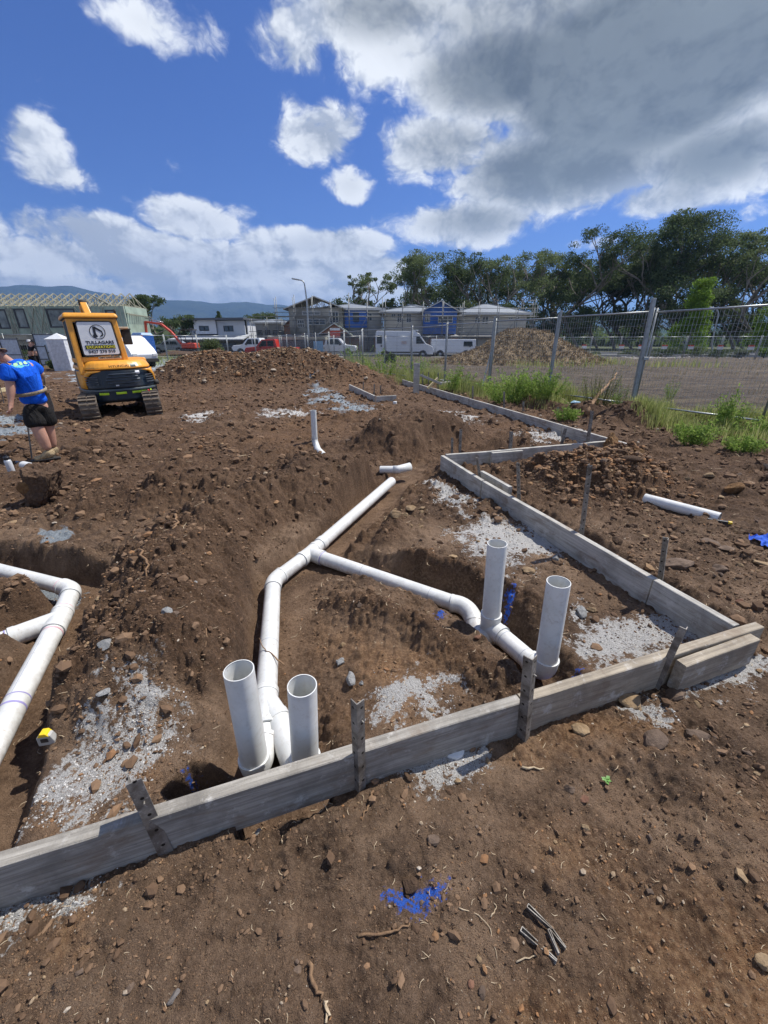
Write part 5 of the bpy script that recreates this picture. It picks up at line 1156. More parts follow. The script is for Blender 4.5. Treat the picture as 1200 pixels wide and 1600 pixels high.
# print: pale blob lettering on the back
pc = W_(33, 569, -.02); toc = (Vector((0, 0, CAMZ))-pc).normalized(); ex_ = ax.cross(toc).normalized()*1; 
PR_ = mat('shirt_print', (.12, .50, .62), .8, 0, .3, 30)
def onshirt(u_, v_): 
    p = pc-ex_*u_*-1+ax*v_; return p
import mathutils
def project_print(pts, name, mt, dz=.004):
    bv = mathutils.bvhtree.BVHTree.FromPolygons([v_.co[:] for v_ in shirt.data.vertices], [p_.vertices[:] for p_ in shirt.data.polygons]); m = MB(); vs = []
    for a_, b_ in pts:
        o_ = pc+ex_*a_+ax*b_+toc*.6; h = bv.ray_cast(o_, -toc, 1.2); vs.append((h[0]+toc*dz) if h[0] is not None else pc+ex_*a_+ax*b_+toc*.12)
    c_ = pc+toc*.6; h = bv.ray_cast(pc+ex_*np.mean([a for a, _ in pts])+ax*np.mean([b for _, b in pts])+toc*.6, -toc, 1.2); vs.append(h[0]+toc*dz if h[0] is not None else pc+toc*.13)
    n_ = len(pts); m.add(vs, [(k, (k+1) % n_, n_) for k in range(n_)], True); return m.build(name, mt, shirt)
project_print([(.095*math.cos(a)*(1+.12*math.sin(5*a)), .038*math.sin(a)*(1+.2*math.cos(7*a))) for a in [k*math.pi/14 for k in range(28)]], 'back_print', PR_)
PW = mat('print_white', (.45, .72, .40), .8)
for cx, rx in ((-.055, .024), (.0, .018), (.05, .022)):
    pts = [(cx+rx*math.cos(a), .008+.020*math.sin(a)) for a in [k*math.pi/6 for k in range(12)]]; project_print(pts, 'print_letter', PW, .007)
# hat
HT = cloth_mat('straw_hat', (.30, .22, .13)); hb = hd2.lerp(hd, .55)+Vector((-.01, 0, .035)); m = MB(); m.lathe([(.0, .10), (.07, .095), (.095, .05), (.098, 0), (.155, -.02), (.16, -.03), (.095, -.008)], 28, hb, axis=(-.25, .1, .9)); m.build('hat', HT, root)
# the steel bar he works with and the shovel behind him
b0 = G(50, 719); stake(b0, at(41.5, 655, b0.y), 'thin dark steel bar standing in the dirt beside the worker legs', .025, .3, False)
A = at(76, 633, fy+.75); B_ = at(68, 583, fy+.55); o_ = thing('shovel', 'shovel standing blade down behind the worker', 'shovel', A); m = MB(); m.tube([(0, 0, .16), B_-A], .016, 10); m.build('handle', mat('grey_wood_handle', (.25, .2, .15), .7), o_)
m = MB(); m.prism([(-.075, .0), (-.06, -.10), (0, -.16), (.06, -.10), (.075, 0), (.07, .18), (-.07, .18)], -.004, .004); m.build('blade', MUDDY, o_)
# three small figures working far behind
def small_person(px, py, Y, top_, bot, lean, label, hgt=1.7):
    g = at(px, py, Y); g.z = 0; o_ = thing('person', label, 'person', g); L = Vector((lean, .05, 0))
    hp = Vector((0, 0, .92)); ch = hp+Vector((0, 0, .42))+L*.55; hdp = ch+Vector((0, 0, .24))+L*.45; s = 1
    nd = [(hp, .14), (ch, .16, .12), (hdp, .09), (ch+Vector((-.19, 0, .02)), .06), (ch+Vector((-.22, -.05, -.28))+L*.2, .045), (ch+Vector((-.15, -.15, -.48))+L*.5, .035), (ch+Vector((.19, 0, .02)), .06), (ch+Vector((.24, -.05, -.26))+L*.2, .045), (ch+Vector((.16, -.15, -.46))+L*.5, .035), (Vector((-.11, 0, .5)), .08), (Vector((-.13, 0, .06)), .06), (Vector((.11, .05, .5)), .08), (Vector((.14, .08, .06)), .06)]
    skinned('body', nd, [(0, 1), (1, 2), (1, 3), (3, 4), (4, 5), (1, 6), (6, 7), (7, 8), (0, 9), (9, 10), (0, 11), (11, 12)], SK, o_, 1)
    skinned('shirt', [(hp+Vector((0, 0, .06)), .16), (ch, .19, .15), (nd[3][0], .085), (nd[4][0], .07), (nd[6][0], .085), (nd[7][0], .07)], [(0, 1), (1, 2), (2, 3), (1, 4), (4, 5)], top_, o_, 1)
    skinned('trousers', [(hp, .165), (nd[9][0], .10), (nd[10][0]+Vector((0, 0, .06)), .085), (nd[11][0], .10), (nd[12][0]+Vector((0, 0, .06)), .085)], [(0, 1), (1, 2), (0, 3), (3, 4)], bot, o_, 1)
    m = MB(); m.lathe([(0, .12), (.10, .10), (.12, .04), (.125, 0), (.16, -.01), (.12, -.015)], 16, hdp, axis=(lean*.4, 0, 1)); m.build('hat', top_, o_)
DK = cloth_mat('dark_workwear', (.02, .022, .03)); LT = cloth_mat('white_workwear', (.5, .5, .52))
small_person(52, 566, 26, DK, DK, .35, 'person in dark clothes bending beside the white cabinet')
small_person(62, 566, 27, LT, DK, -.3, 'person in pale top between the dark-clothed one and the white panels')
small_person(70, 566, 27.5, LT, DK, .2, 'person in pale top nearest the framed white panels')
# ------------------------------------------------------------------ temporary fencing
GAL = mat('galvanised_steel', (.36, .38, .39), .42, .7, .15, 20); GALP = mat('dull_galvanised_post', (.30, .32, .33), .5, .5, .18, 10)
def panel_proto(hz=14, vt=34, wd=2.4, ht=2.05, wire=.0032, pr=.021):
    root = thing('wire_fence', 'galvanised temporary fence panel', 'fence panel')
    for x in (.02, wd-.02): MB().tube([(x, 0, .0), (x, 0, ht+.04)], pr, 12).build('upright_tube', GALP, root)
    MB().tube([(.02, 0, ht-.04), (wd-.02, 0, ht-.04)], pr*.85, 12).build('top_rail', GAL, root); MB().tube([(.02, 0, .12), (wd-.02, 0, .12)], pr*.85, 12).build('bottom_rail', GAL, root)
    m = MB()
    for i in range(1, hz): z = .12+(ht-.16)*i/hz; m.bar((.02, .006, z), (wd-.02, .006, z), wire, wire)
    for i in range(1, vt): x = .02+(wd-.04)*i/vt; m.bar((x, -.001, .12), (x, -.001, ht-.04), wire, wire)
    m.build('wire_mesh', GAL, root); return root
def foot(x, y, z, label, group, mt):
    o = thing('ballast_block', label, 'fence foot', (x, y, z), math.atan2(1, -.52)+math.pi/2, group); m = MB(); m.box((0, 0, .06), (.60, .22, .12), taper=.86); m.build('block', mt, o, .02); m = MB(); m.tube([(0, 0, .11), (0, 0, .20)], .028, 10); m.build('socket', GALP, o)
pp = panel_proto(); FD = Vector((-.53, 1, 0)).normalized(); F0 = at(985, 640, 9.35); F0 = Vector((F0.x, F0.y, .16)); step = 2.42; CN = mat('concrete_block', (.36, .35, .33), .9, 0, .2, 10, .004)
names = ['first', 'second', 'third', 'fourth', 'fifth', 'sixth']
for i in range(-1, 13):
    o = pp if i == -1 else copy_tree(pp); a = F0+FD*step*i; b_ = a+FD*step; z0 = .16*(1-min(1, max(0, i)*.10)); o.location = (a.x, a.y, z0); o.rotation_euler = (random.uniform(-.012, .012), random.uniform(-.008, .008), math.atan2(FD.y, FD.x)+random.uniform(-.012, .012))
    o['group'] = 'near temporary fence panels'
    o['label'] = 'nearest wire fence panel, running off the right edge' if i == -1 else ('fence panel left of the large leaning post' if i == 0 else (f'{names[i]} wire fence panel leftward from the large leaning post' if i < 6 else 'distant wire fence panel of the near fence, behind the weeds'))
ps = thing('steel_post', 'large square galvanised post leaning at the joint of the nearest fence panels', 'fence post', (F0.x, F0.y, .0)); t = at(1022, 466, F0.y)
MB().bar((0, -.03, -.1), t-Vector((F0.x, F0.y, 0)), .075, .075).build('post', GALP, ps, .006); MB().box((.03, -.03, 1.25), (.11, .11, .06)).build('clamp', GAL, ps, .005)
pb = F0+FD*.2; o_ = thing('stay_tube', 'galvanised stay tube lying along the ground at the fence foot', 'fence stay', (0, 0, 0)); MB().tube([G(950, 636, .12), G(1000, 637, .15), G(1088, 648, .16)], .022, 10).build('tube', GAL, o_); MB().tube([at(848, 590, 12.0), at(905, 520, 12.4)], .0, 3) if False else None
for i, (px, yy) in enumerate(((862, 1), (765, 2), (706, 3), (662, 4), (625, 5))):
    a = F0+FD*step*(i+1); foot(a.x, a.y, .10*(1-i*.15), ['concrete fence foot under the fence joint in the tallest weeds', 'concrete fence foot second from the large post', 'concrete fence foot third from the large post', 'concrete fence foot fourth from the large post', 'concrete fence foot fifth from the large post'][i], 'concrete fence feet', CN)
for i in (1, 2, 3, 4, 5):      # heavier joint posts
    a = F0+FD*step*i; o_ = thing('steel_post', ['square fence post rising from the tallest weeds', 'fence post in front of the mulch heap left flank', 'fence post in front of the white covered trailer', 'fence post just right of the white van nose', 'fence post in front of the white van'][i-1], 'fence post', (a.x, a.y, 0), 0, 'fence joint posts'); MB().bar((0, -.04, 0), (random.uniform(-.02, .03), -.04, 2.35-.03*i), .055, .055).build('post', GALP, o_, .004)
a = F0+FD*step*2; o_ = thing('brace_tube', 'dark diagonal brace behind the second fence joint', 'fence brace', (a.x, a.y, 0)); MB().bar((-.35, -.5, 0), (0, .02, 1.35), .03, .03).build('tube', GALP, o_)
# far fence round the paddock, with little red and white notices
fp = panel_proto(9, 22, 2.55, 2.0, .006, .028); A_ = at(1240, 565, 35.5); B_ = at(925, 557.5, 43); A_.z = B_.z = 0; d = (B_-A_); L = d.length; d.normalize(); k = int(L/2.6); WS = mat('notice_white', (.6, .6, .6), .5); RS = mat('notice_red', (.5, .07, .04), .5)
for i in range(-2, k+3):
    o = fp if i == -2 else copy_tree(fp); a = A_+d*2.6*i; o.location = (a.x, a.y, 0); o.rotation_euler = (0, 0, math.atan2(d.y, d.x)); o['label'] = 'far wire fence panel across the dry paddock'; o['group'] = 'far fence panels across the paddock'
for i, px in enumerate((1172, 1124, 1078, 1037, 1000, 970, 912)):
    w = at(px, 545, 40); t_ = (w-Vector((0, 0, CAMZ))); 
    # meet the fence line
    X = Vector((t_.x/t_.y, 1)); den = X.x*d.y-X.y*d.x; s = (A_.x*d.y-A_.y*d.x)/den; p = Vector((X.x*s, X.y*s, 1.10)); o_ = thing('warning_notice', f'red and white notice on the far fence, {["rightmost", "second from the right", "third from the right", "fourth from the right", "fifth from the right", "sixth from the right", "leftmost"][i]}', 'notice', p+Vector((0, -.06, 0)), math.atan2(d.y, d.x)+math.pi, 'notices on the far fence')
    MB().box((0, 0, -.06), (.44, .01, .24)).build('white_panel', WS, o_); MB().box((0, 0, .12), (.44, .012, .12)).build('red_band', RS, o_)
for i, (px, mt) in enumerate(((1052, WS), (1101, mat('orange_plastic', (.6, .12, .03), .6)), (1147, CN), (1190, CN))):
    g = G(px, 563); o_ = thing('ballast_block', ['white fence foot at the left of the far fence row', 'orange fence foot under the far fence', 'pale fence foot near the right of the far fence', 'pale fence foot at the right edge under the far fence'][i], 'fence foot', (g.x, g.y-.4, 0), .2, 'feet of the far fence'); MB().box((0, 0, .07), (.75, .25, .13), taper=.85).build('block', mt, o_, .02); MB().tube([(0, 0, .12), (0, 0, .22)], .03, 8).build('socket', GALP, o_)
# fence in front of the street on the left
sp_ = panel_proto(9, 20, 2.4, 2.05, .005, .025); c_ = 0
for x0, x1, Y0, Y1 in ((-25.5, -9.5, 29, 40), (-9.5, 6.5, 40, 41)):
    a = Vector((x0, Y0, 0)); b_ = Vector((x1, Y1, 0)); d = (b_-a); L = d.length; d.normalize()
    for i in range(int(L/2.42)):
        o = sp_ if c_ == 0 else copy_tree(sp_); c_ += 1; p = a+d*2.42*i; o.location = p; o.rotation_euler = (0, 0, math.atan2(d.y, d.x)); o['label'] = 'wire fence panel along the street behind the dirt stockpile'; o['group'] = 'street fence panels'
# ------------------------------------------------------------------ buildings
def zat(py, Y): return at(600, py, Y).z
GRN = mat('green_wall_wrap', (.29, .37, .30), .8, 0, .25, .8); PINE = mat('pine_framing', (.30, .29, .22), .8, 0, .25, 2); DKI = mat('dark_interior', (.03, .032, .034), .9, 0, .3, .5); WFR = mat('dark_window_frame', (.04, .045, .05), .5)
GLW = mat('window_glass', (.05, .06, .07), .12, 0, .1, 1, 0, 60, 0, .8); CREAM = mat('fibre_cement_cream', (.50, .47, .40), .85, 0, .12, .7); BLUW = mat('blue_wall_wrap', (.045, .13, .42), .6, 0, .2, .9); GRYW = mat('grey_cladding', (.32, .33, .33), .8, 0, .15, .6)
WHW = mat('white_render', (.62, .64, .67), .8, 0, .06, .3); ROOFG = mat('grey_metal_roof', (.22, .245, .27), .55, 0, .10, .6); FASC = mat('pale_fascia', (.55, .55, .53), .6); TUBE = mat('scaffold_tube', (.17, .18, .185), .5, .5, .15, 2); PLNK = mat('scaffold_plank', (.30, .28, .23), .9, 0, .25, 2)
def brick_mat():
    m, n, b = new_mat('red_brown_brick'); co = n.node('ShaderNodeTexCoord', out=3); br = n.n.new('ShaderNodeTexBrick'); n.set(br.inputs['Vector'], n.node('ShaderNodeMapping', {0: co, 2: (R(90), 0, 0)})); br.inputs['Color1'].default_value = (.26, .12, .075, 1); br.inputs['Color2'].default_value = (.34, .17, .10, 1); br.inputs['Mortar'].default_value = (.35, .31, .27, 1); br.inputs['Scale'].default_value = 4; n.set(b.inputs['Base Color'], br.outputs[0]); b.inputs['Roughness'].default_value = .9; return m
BRK = brick_mat()
class Bld:
    """a building whose front runs between two surveyed points; local x along the front, y going away"""
    def __init__(s, name, label, px0, px1, Y0, Y1=None):
        a = at(px0, 535, Y0); b = at(px1, 535, Y1 or Y0); a.z = b.z = 0; s.L = (b-a).length; d = (b-a); s.root = thing(name, label, 'building', a, math.atan2(d.y, d.x)); s.a = a; s.d = d/s.L; s.px0, s.px1 = px0, px1
    def x(s, px):     # local x where the sight line through px meets the front
        v = ray(px, 535); r = Vector((v[0]/v[1], 1)); den = r.x*s.d.y-r.y*s.d.x; t = (s.a.x*s.d.y-s.a.y*s.d.x)/den; return (Vector((r.x*t, r.y*t, 0))-s.a).dot(s.d)
    def z(s, py, px=None): 
        px = px if px is not None else (s.px0+s.px1)/2; lx = s.x(px); P = s.a+s.d*lx; return at(px, py, P.y).z
    def wall(s, x0, x1, z0, z1, mt, y=0.0, holes=(), th=.18, name='wall', depth=True):
        """wall with real openings"""
        xs = sorted({x0, x1, *[v for h in holes for v in h[:2]]}); m = MB()
        for a, b in zip(xs[:-1], xs[1:]):
            zs = [z0]; 
            for h in sorted([h for h in holes if h[0] <= a+1e-6 and h[1] >= b-1e-6], key=lambda h: h[2]): zs += [h[2], h[3]]
            zs.append(z1)
            for k in range(0, len(zs), 2):
                if zs[k+1]-zs[k] > .01: m.box(((a+b)/2, y+th/2, (zs[k]+zs[k+1])/2), (b-a, th, zs[k+1]-zs[k]))
        return m.build(name, mt, s.root)
    def window(s, x0, x1, z0, z1, y=0.0, bars=1, fm=WFR, gm=GLW, hbar=False, t=.07):
        m = MB(); w, h = x1-x0, z1-z0; cx, cz = (x0+x1)/2, (z0+z1)/2
        for q in ((cx, z0+t/2, w, t), (cx, z1-t/2, w, t)): m.box((q[0], y+.03, q[1]), (q[2], .12, q[3]))
        for q in (x0+t/2, x1-t/2, *[x0+w*(k+1)/(bars+1) for k in range(bars)]): m.box((q, y+.03, cz), (t, .12, h-2*t-.004))
        if hbar: m.box((cx, y+.031, cz), (w-2*t, .11, t*.8))
        f = m.build('window', fm, s.root); p = MB(); p.box((cx, y+.05, cz), (w-t, .01, h-t)); p.build('pane', gm, f); return f
    def gable(s, x0, x1, z0, zr, y0, y1, mt=ROOFG, over=.45, front=None, ft=FASC):
        """ridge runs away from the front"""
        xm = (x0+x1)/2; k = (zr-z0)/(xm-x0); m = MB()
        for sg in (-1, 1):
            e = Vector((xm+sg*(xm-x0+over), 0, z0-k*over)); r_ = Vector((xm, 0, zr)); vs = []
            for y in (y0-over, y1+over):
                for dz in (0, .12): vs += [(e.x, y, e.z+dz), (r_.x, y, r_.z+dz)]
            m.add(vs, [(0, 1, 5, 4), (2, 6, 7, 3), (0, 2, 3, 1), (4, 5, 7, 6), (0, 4, 6, 2)])
        o = m.build('roof', mt, s.root); f = MB()
        for sg in (-1, 1): f.bar((xm+sg*(xm-x0+over), y0-over-.03, z0-k*over+.02), (xm, y0-over-.03, zr+.02), .06, .22, (0, 1, 0))
        f.build('barge_board', ft, o)
        if front: g_ = MB(); g_.prism([(x0, z0), (x1, z0), (xm, zr-.03)], y0, y0+.12); g_.build('gable_end', front, s.root)
        return o
    def hip(s, x0, x1, z0, zr, y0, y1, mt=ROOFG, over=.5, inset=None):
        x0 -= over; x1 += over; y0 -= over; y1 += over; i_ = inset or (y1-y0)/2; ym = (y0+y1)/2; m = MB(); vs = [(x0, y0, z0), (x1, y0, z0), (x1, y1, z0), (x0, y1, z0), (x0+i_, ym, zr), (x1-i_, ym, zr), (x0, y0, z0-.2), (x1, y0, z0-.2), (x1, y1, z0-.2), (x0, y1, z0-.2)]
        m.add(vs, [(0, 1, 5, 4), (1, 2, 5), (2, 3, 4, 5), (3, 0, 4), (6, 9, 8, 7)]); o = m.build('roof', mt, s.root)
        f = MB(); 
        for a, b in ((0, 1), (1, 2), (2, 3), (3, 0)): f.bar(Vector(vs[a])-Vector((0, 0, .1)), Vector(vs[b])-Vector((0, 0, .1)), .06, .22)
        f.build('gutter', FASC, o); r_ = MB()
        for a, b in ((0, 4), (1, 5), (2, 5), (3, 4), (4, 5)): r_.bar(Vector(vs[a])+Vector((0, 0, .02)), Vector(vs[b])+Vector((0, 0, .02)), .16, .08)
        r_.build('ridge_cap', ROOFG, o); return o
    def shell(s, x0, x1, z0, z1, y0, y1, mt):
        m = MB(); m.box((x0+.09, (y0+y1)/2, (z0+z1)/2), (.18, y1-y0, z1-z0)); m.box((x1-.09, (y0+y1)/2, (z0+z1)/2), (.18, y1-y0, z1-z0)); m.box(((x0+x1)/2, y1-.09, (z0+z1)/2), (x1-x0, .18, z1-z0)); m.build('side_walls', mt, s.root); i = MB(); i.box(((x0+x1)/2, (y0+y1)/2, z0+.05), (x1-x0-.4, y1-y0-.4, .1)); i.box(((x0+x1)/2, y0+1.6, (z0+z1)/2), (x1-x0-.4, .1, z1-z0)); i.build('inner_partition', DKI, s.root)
def scaffold(bl, x0, x1, ztop, label, lifts=(1.9, 3.9, 5.9), y=-1.1, bay=2.3, seed=1, loc=True, width=.9):
    o = thing('scaffolding', label, 'scaffolding', bl.root.location, bl.root.rotation_euler.z); rr = random.Random(seed); n_ = max(1, int((x1-x0)/bay)); st = (x1-x0)/n_
    for i in range(n_+1):
        for q in (0, width): t = ztop+rr.uniform(-.2, 1.2)*(1 if q == 0 else .5); MB().tube([(x0+i*st, y-q+width/2, 0), (x0+i*st, y-q+width/2, t)], .045, 6).build('standard_pole', TUBE, o)
    for z in lifts:
        if z > ztop: continue
        MB().box(((x0+x1)/2, y, z), (x1-x0, width*.8, .05)).build('plank_deck', PLNK, o)
        for dz in (.5, 1.0): MB().tube([(x0-.3, y-width/2, z+dz), (x1+.3, y-width/2, z+dz)], .032, 6).build('guard_rail', TUBE, o)
    for i in range(0, n_, 2): MB().tube([(x0+i*st, y-width/2-.05, lifts[0]-1.5), (x0+(i+1)*st, y-width/2-.05, min(ztop, lifts[-1]))], .03, 6).build('diagonal_brace', TUBE, o)
    return o
# --- timber-framed block at the left
b = Bld('framed_house', 'two-storey timber-framed house with green wall wrap and open roof trusses', -70, 205, 44); z_t = b.z(478, 100); z_m = b.z(523, 100); z_m2 = b.z(531, 100); zr = b.z(464, 100); X = b.x
hol = [(X(8), X(25), b.z(514), b.z(483)), (X(37), X(54), b.z(513), b.z(482)), (X(86), X(130), b.z(512), b.z(482)), (X(176), X(191), b.z(506), b.z(484)), (X(-60), X(-30), b.z(514), b.z(483))]
b.wall(0, b.L, z_m, z_t, GRN, 0, hol)
for h in hol: b.window(*h, bars=1 if h[1]-h[0] > 3 else 0, t=.13, gm=mat('reflection_tinted_pane', (.17, .20, .19), .3, 0, .5, .9))  # pane colour lightened so that a reflection is painted in
b.wall(0, b.L, z_m2-.02, z_m-.02, PINE, -.1, th=.3, name='floor_joists')
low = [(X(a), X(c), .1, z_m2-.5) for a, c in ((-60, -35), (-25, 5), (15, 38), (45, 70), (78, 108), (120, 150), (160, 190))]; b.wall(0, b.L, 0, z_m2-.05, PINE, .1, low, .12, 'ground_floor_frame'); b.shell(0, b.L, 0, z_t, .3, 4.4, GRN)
rs = random.Random(3)
for i in range(46):
    x = b.L*i/45
    if any(h[0]-.05 < x < h[1]+.05 for h in hol): continue
    MB().box((x, -.02, (z_m+z_t)/2), (.07, .04, z_t-z_m-.02)).build('wall_stud', mat('pale_stud', (.36, .38, .31), .8, 0, .2, 3), b.root)
for x0, x1 in ((X(54), X(86)), (X(26), X(36)), (X(132), X(175))):
    m = MB(); n_ = max(2, int((x1-x0)/1.1))
    for i in range(n_): a = x0+(x1-x0)*i/n_; c = a+(x1-x0)/n_; m.bar((a, -.05, z_m+.1), (c, -.05, z_t-.1), .04, .07, (0, 1, 0)); m.bar((c, -.055, z_m+.1), (a, -.055, z_t-.1), .04, .07, (0, 1, 0))
    m.build('wall_bracing', mat('pale_stud', (.36, .38, .31)), b.root)
def truss(bl, x, z0, zr, y0, y1, w=.05):
    m = MB(); ym = (y0+y1)/2
    m.bar((x, y0-.6, z0-.12), (x, ym, zr), w, .1); m.bar((x, ym, zr), (x, y1+.6, z0-.12), w, .1); m.bar((x, y0, z0), (x, y1, z0), w, .1)
    for i in range(4): 
        a = y0+(y1-y0)*(i+.5)/4; t = a+(y1-y0)/8*(1 if i % 2 else -1); f = 1-abs(a-ym)/(ym-y0); m.bar((x, a, z0), (x, (a+ym)/2, z0+(zr-z0)*(.5+.5*f)), w*.8, .08); m.bar((x, a, z0), (x, a+(y0-a)*.3, z0+(zr-z0)*f*.68), w*.8, .08)
    return m.build('roof_truss', PINE, bl.root)
for i in range(21): x = .3+(b.L-.6)*i/20; truss(b, x, z_t+.05, zr+.5, 0, 4.4)
for i in range(int(b.L/.9)): MB().bar((i*.9, -.35, z_m2-.3), (i*.9+.25, -.9, z_m2-.55), .05, .09).build('eave_bracket', PINE, b.root) if i < 40 else None
for q in (0, .0): pass
b2 = Bld('framed_house', 'right end of the framed house, with exposed pine rafters above green wrap', 206, 241, 44.2, 48.6); X = b2.x; z_t = b2.z(492, 222)
b2.wall(0, b2.L, b2.z(528, 222), z_t, GRN, 0, [(X(212), X(222), b2.z(519, 217), b2.z(497, 217)), (X(233), X(237), b2.z(515, 235), b2.z(500, 235))]); b2.window(X(212), X(222), b2.z(519, 217), b2.z(497, 217), bars=2); b2.wall(0, b2.L, 0, b2.z(529, 222), CREAM, .05); z9 = b.z(466, 100)+.4
for i in range(11): x_ = .2+(b2.L-.4)*i/10; m = MB(); m.bar((x_, -.5, z_t-.15), (x_, 3.2, z9-.12*i), .06, .12, (1, 0, 0)); m.bar((x_, 0, z_t), (x_, 3.2, z_t), .06, .1); m.bar((x_, 1.4, z_t), (x_, 1.5, z_t+(z9-z_t)*.45), .05, .08, (1, 0, 0)); m.build('rafter', PINE, b2.root)
# --- white house
w = Bld('white_house', 'white two-storey house with a flat dark roof edge and two dark windows', 296, 384, 72, 70); X = w.x; za = lambda py: w.z(py, 340)
w.wall(X(307), X(341), za(522), za(498), WHW, 0, [(X(315), X(330), za(517), za(509))]); w.window(X(315), X(330), za(517), za(509)); w.wall(X(341), X(384), za(524), za(501), mat('pale_grey_cladding', (.47, .50, .54), .8, 0, .08, .4), .3, [(X(351), X(366), za(518), za(509))]); w.window(X(351), X(366), za(518), za(509), .3)
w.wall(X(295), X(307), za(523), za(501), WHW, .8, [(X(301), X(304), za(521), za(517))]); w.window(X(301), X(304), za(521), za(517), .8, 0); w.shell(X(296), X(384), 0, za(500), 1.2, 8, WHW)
MB().box(((X(295)+X(387))/2, 3.9, za(498.5)), (X(387)-X(294), 9.0, .30)).build('roof_slab', mat('dark_roof_edge', (.09, .10, .12), .6), w.root)
m = MB(); m.add([(X(283), -3.2, za(530)), (X(396), -3.2, za(530)), (X(388), 1, za(522.5)), (X(292), 1, za(523)), (X(283), -3.2, za(531.5)), (X(396), -3.2, za(531.5)), (X(388), 1, za(524)), (X(292), 1, za(524.5))], [(0, 1, 2, 3), (7, 6, 5, 4), (4, 5, 1, 0), (5, 6, 2, 1), (7, 4, 0, 3)]); m.build('lower_roof', mat('pale_lower_roof', (.45, .47, .49), .6), w.root); w.wall(X(290), X(392), 0, za(532), mat('dark_grey_garage', (.18, .19, .20), .8), .5, [(X(300), X(320), .1, za(536)), (X(340), X(366), .1, za(536))]); w.window(X(300), X(320), .1, za(536), .5, 2); w.window(X(340), X(366), .1, za(536), .5, 0)  # garage front in a darker grey than the upper walls
# --- grey scaffolded house behind the red ute
g_ = Bld('grey_house', 'grey unfinished house wrapped in scaffolding left of the gabled townhouse', 400, 446, 66); X = g_.x; za = lambda py: g_.z(py, 424)
hol = [(X(a), X(a+8), za(532), za(516)) for a in (404, 416, 428, 438)]; g_.wall(X(402), X(446), 0, za(503), GRYW, 0, hol); [g_.window(*h, bars=1) for h in hol]; g_.shell(X(402), X(446), 0, za(503), .2, 8, GRYW); g_.hip(X(402), X(446), za(503), za(497), 0, 8, ROOFG, .3, 2); scaffold(g_, X(399), X(446), za(500), 'scaffolding round the grey unfinished house', (1.9, 3.9), seed=4)
# --- townhouses
def townhouse(label, px0, px1, Y, pe, pr, gx0, gx1, upw, gw, sclabel, lower=BRK, seed=1, peak=None, wins=(), gwins=(), hipx=None, zlow=522):
    t = Bld('townhouse', label, px0, px1, Y); X = t.x; za = lambda py: t.z(py); ze = za(pe); zm = za(zlow); hx0, hx1 = hipx or (px0, px1)
    hol = [(X(a), X(c), za(e), za(f)) for a, c, e, f in wins]; t.wall(X(hx0), X(hx1), zm, ze, upw, 0, hol)
    for h in hol: t.window(*h, bars=1, hbar=True, fm=FASC)
    t.hip(X(hx0), X(hx1), ze, za(pr), 0, 9, ROOFG, .6); t.shell(X(hx0), X(hx1), 0, ze, .2, 9, upw)
    if gx0 is not None:
        hol = [(X(a), X(c), za(e), za(f)) for a, c, e, f in gwins]; t.wall(X(gx0), X(gx1), zm, ze, gw[0], -1.2, hol)
        for h in hol: t.window(*h, y=-1.2, bars=2, hbar=True, fm=FASC)
        m = MB(); m.box((X(gx0)+.1, -.5, (zm+ze)/2), (.18, 1.0, ze-zm)); m.box((X(gx1)-.1, -.5, (zm+ze)/2), (.18, 1.0, ze-zm)); m.build('side_walls', gw[0], t.root)
        t.gable(X(gx0), X(gx1), ze, za(peak), -1.2, 4.5, ROOFG, .6, gw[1])
    lowh = [(X(px0+(px1-px0)*a), X(px0+(px1-px0)*c), .1, 2.3) for a, c in ((.10, .22), (.46, .60), (.80, .90))]; t.wall(X(px0), X(px1), 0, za(zlow+6), lower, -1.8, lowh)
    for h in lowh: t.window(*h, y=-1.75, bars=2, fm=WFR)
    m = MB(); m.add([(X(px0)-.3, -3, za(zlow+5)), (X(px1)+.3, -3, za(zlow+5)), (X(px1)-.2, 0, za(zlow)), (X(px0)+.2, 0, za(zlow)), (X(px0)-.3, -3, za(zlow+6)), (X(px1)+.3, -3, za(zlow+6)), (X(px1)-.2, 0, za(zlow+1)), (X(px0)+.2, 0, za(zlow+1))], [(0, 1, 2, 3), (7, 6, 5, 4), (4, 5, 1, 0), (5, 6, 2, 1), (7, 4, 0, 3)]); m.build('porch_roof', mat('grey_porch_roof', (.27, .27, .265), .8), t.root)
    scaffold(t, X(px0-2), X(px1+2), za(pe-7), sclabel, (za(zlow+4), za(zlow-13), za(zlow-25)), y=-2.9, seed=seed); return t
t1 = townhouse('townhouse with an open truss gable, grey lower walls and a blue wrapped right side', 446, 600, 60, 482.5, 470, 458, 538, GRYW, (mat('half_clad_wall', (.30, .29, .26), .8, 0, .4, .6), None), 'scaffolding in front of the open-gabled townhouse', seed=5, peak=466, wins=((546, 553, 502, 489), (557, 564, 502, 489), (572, 582, 502, 489)), gwins=((478, 505, 493, 487), (518, 532, 505, 487), (470, 480, 512, 500), (484, 512, 508, 499)), hipx=(500, 596))
X = t1.x; za = lambda py: t1.z(py); xm = (X(458)+X(538))/2
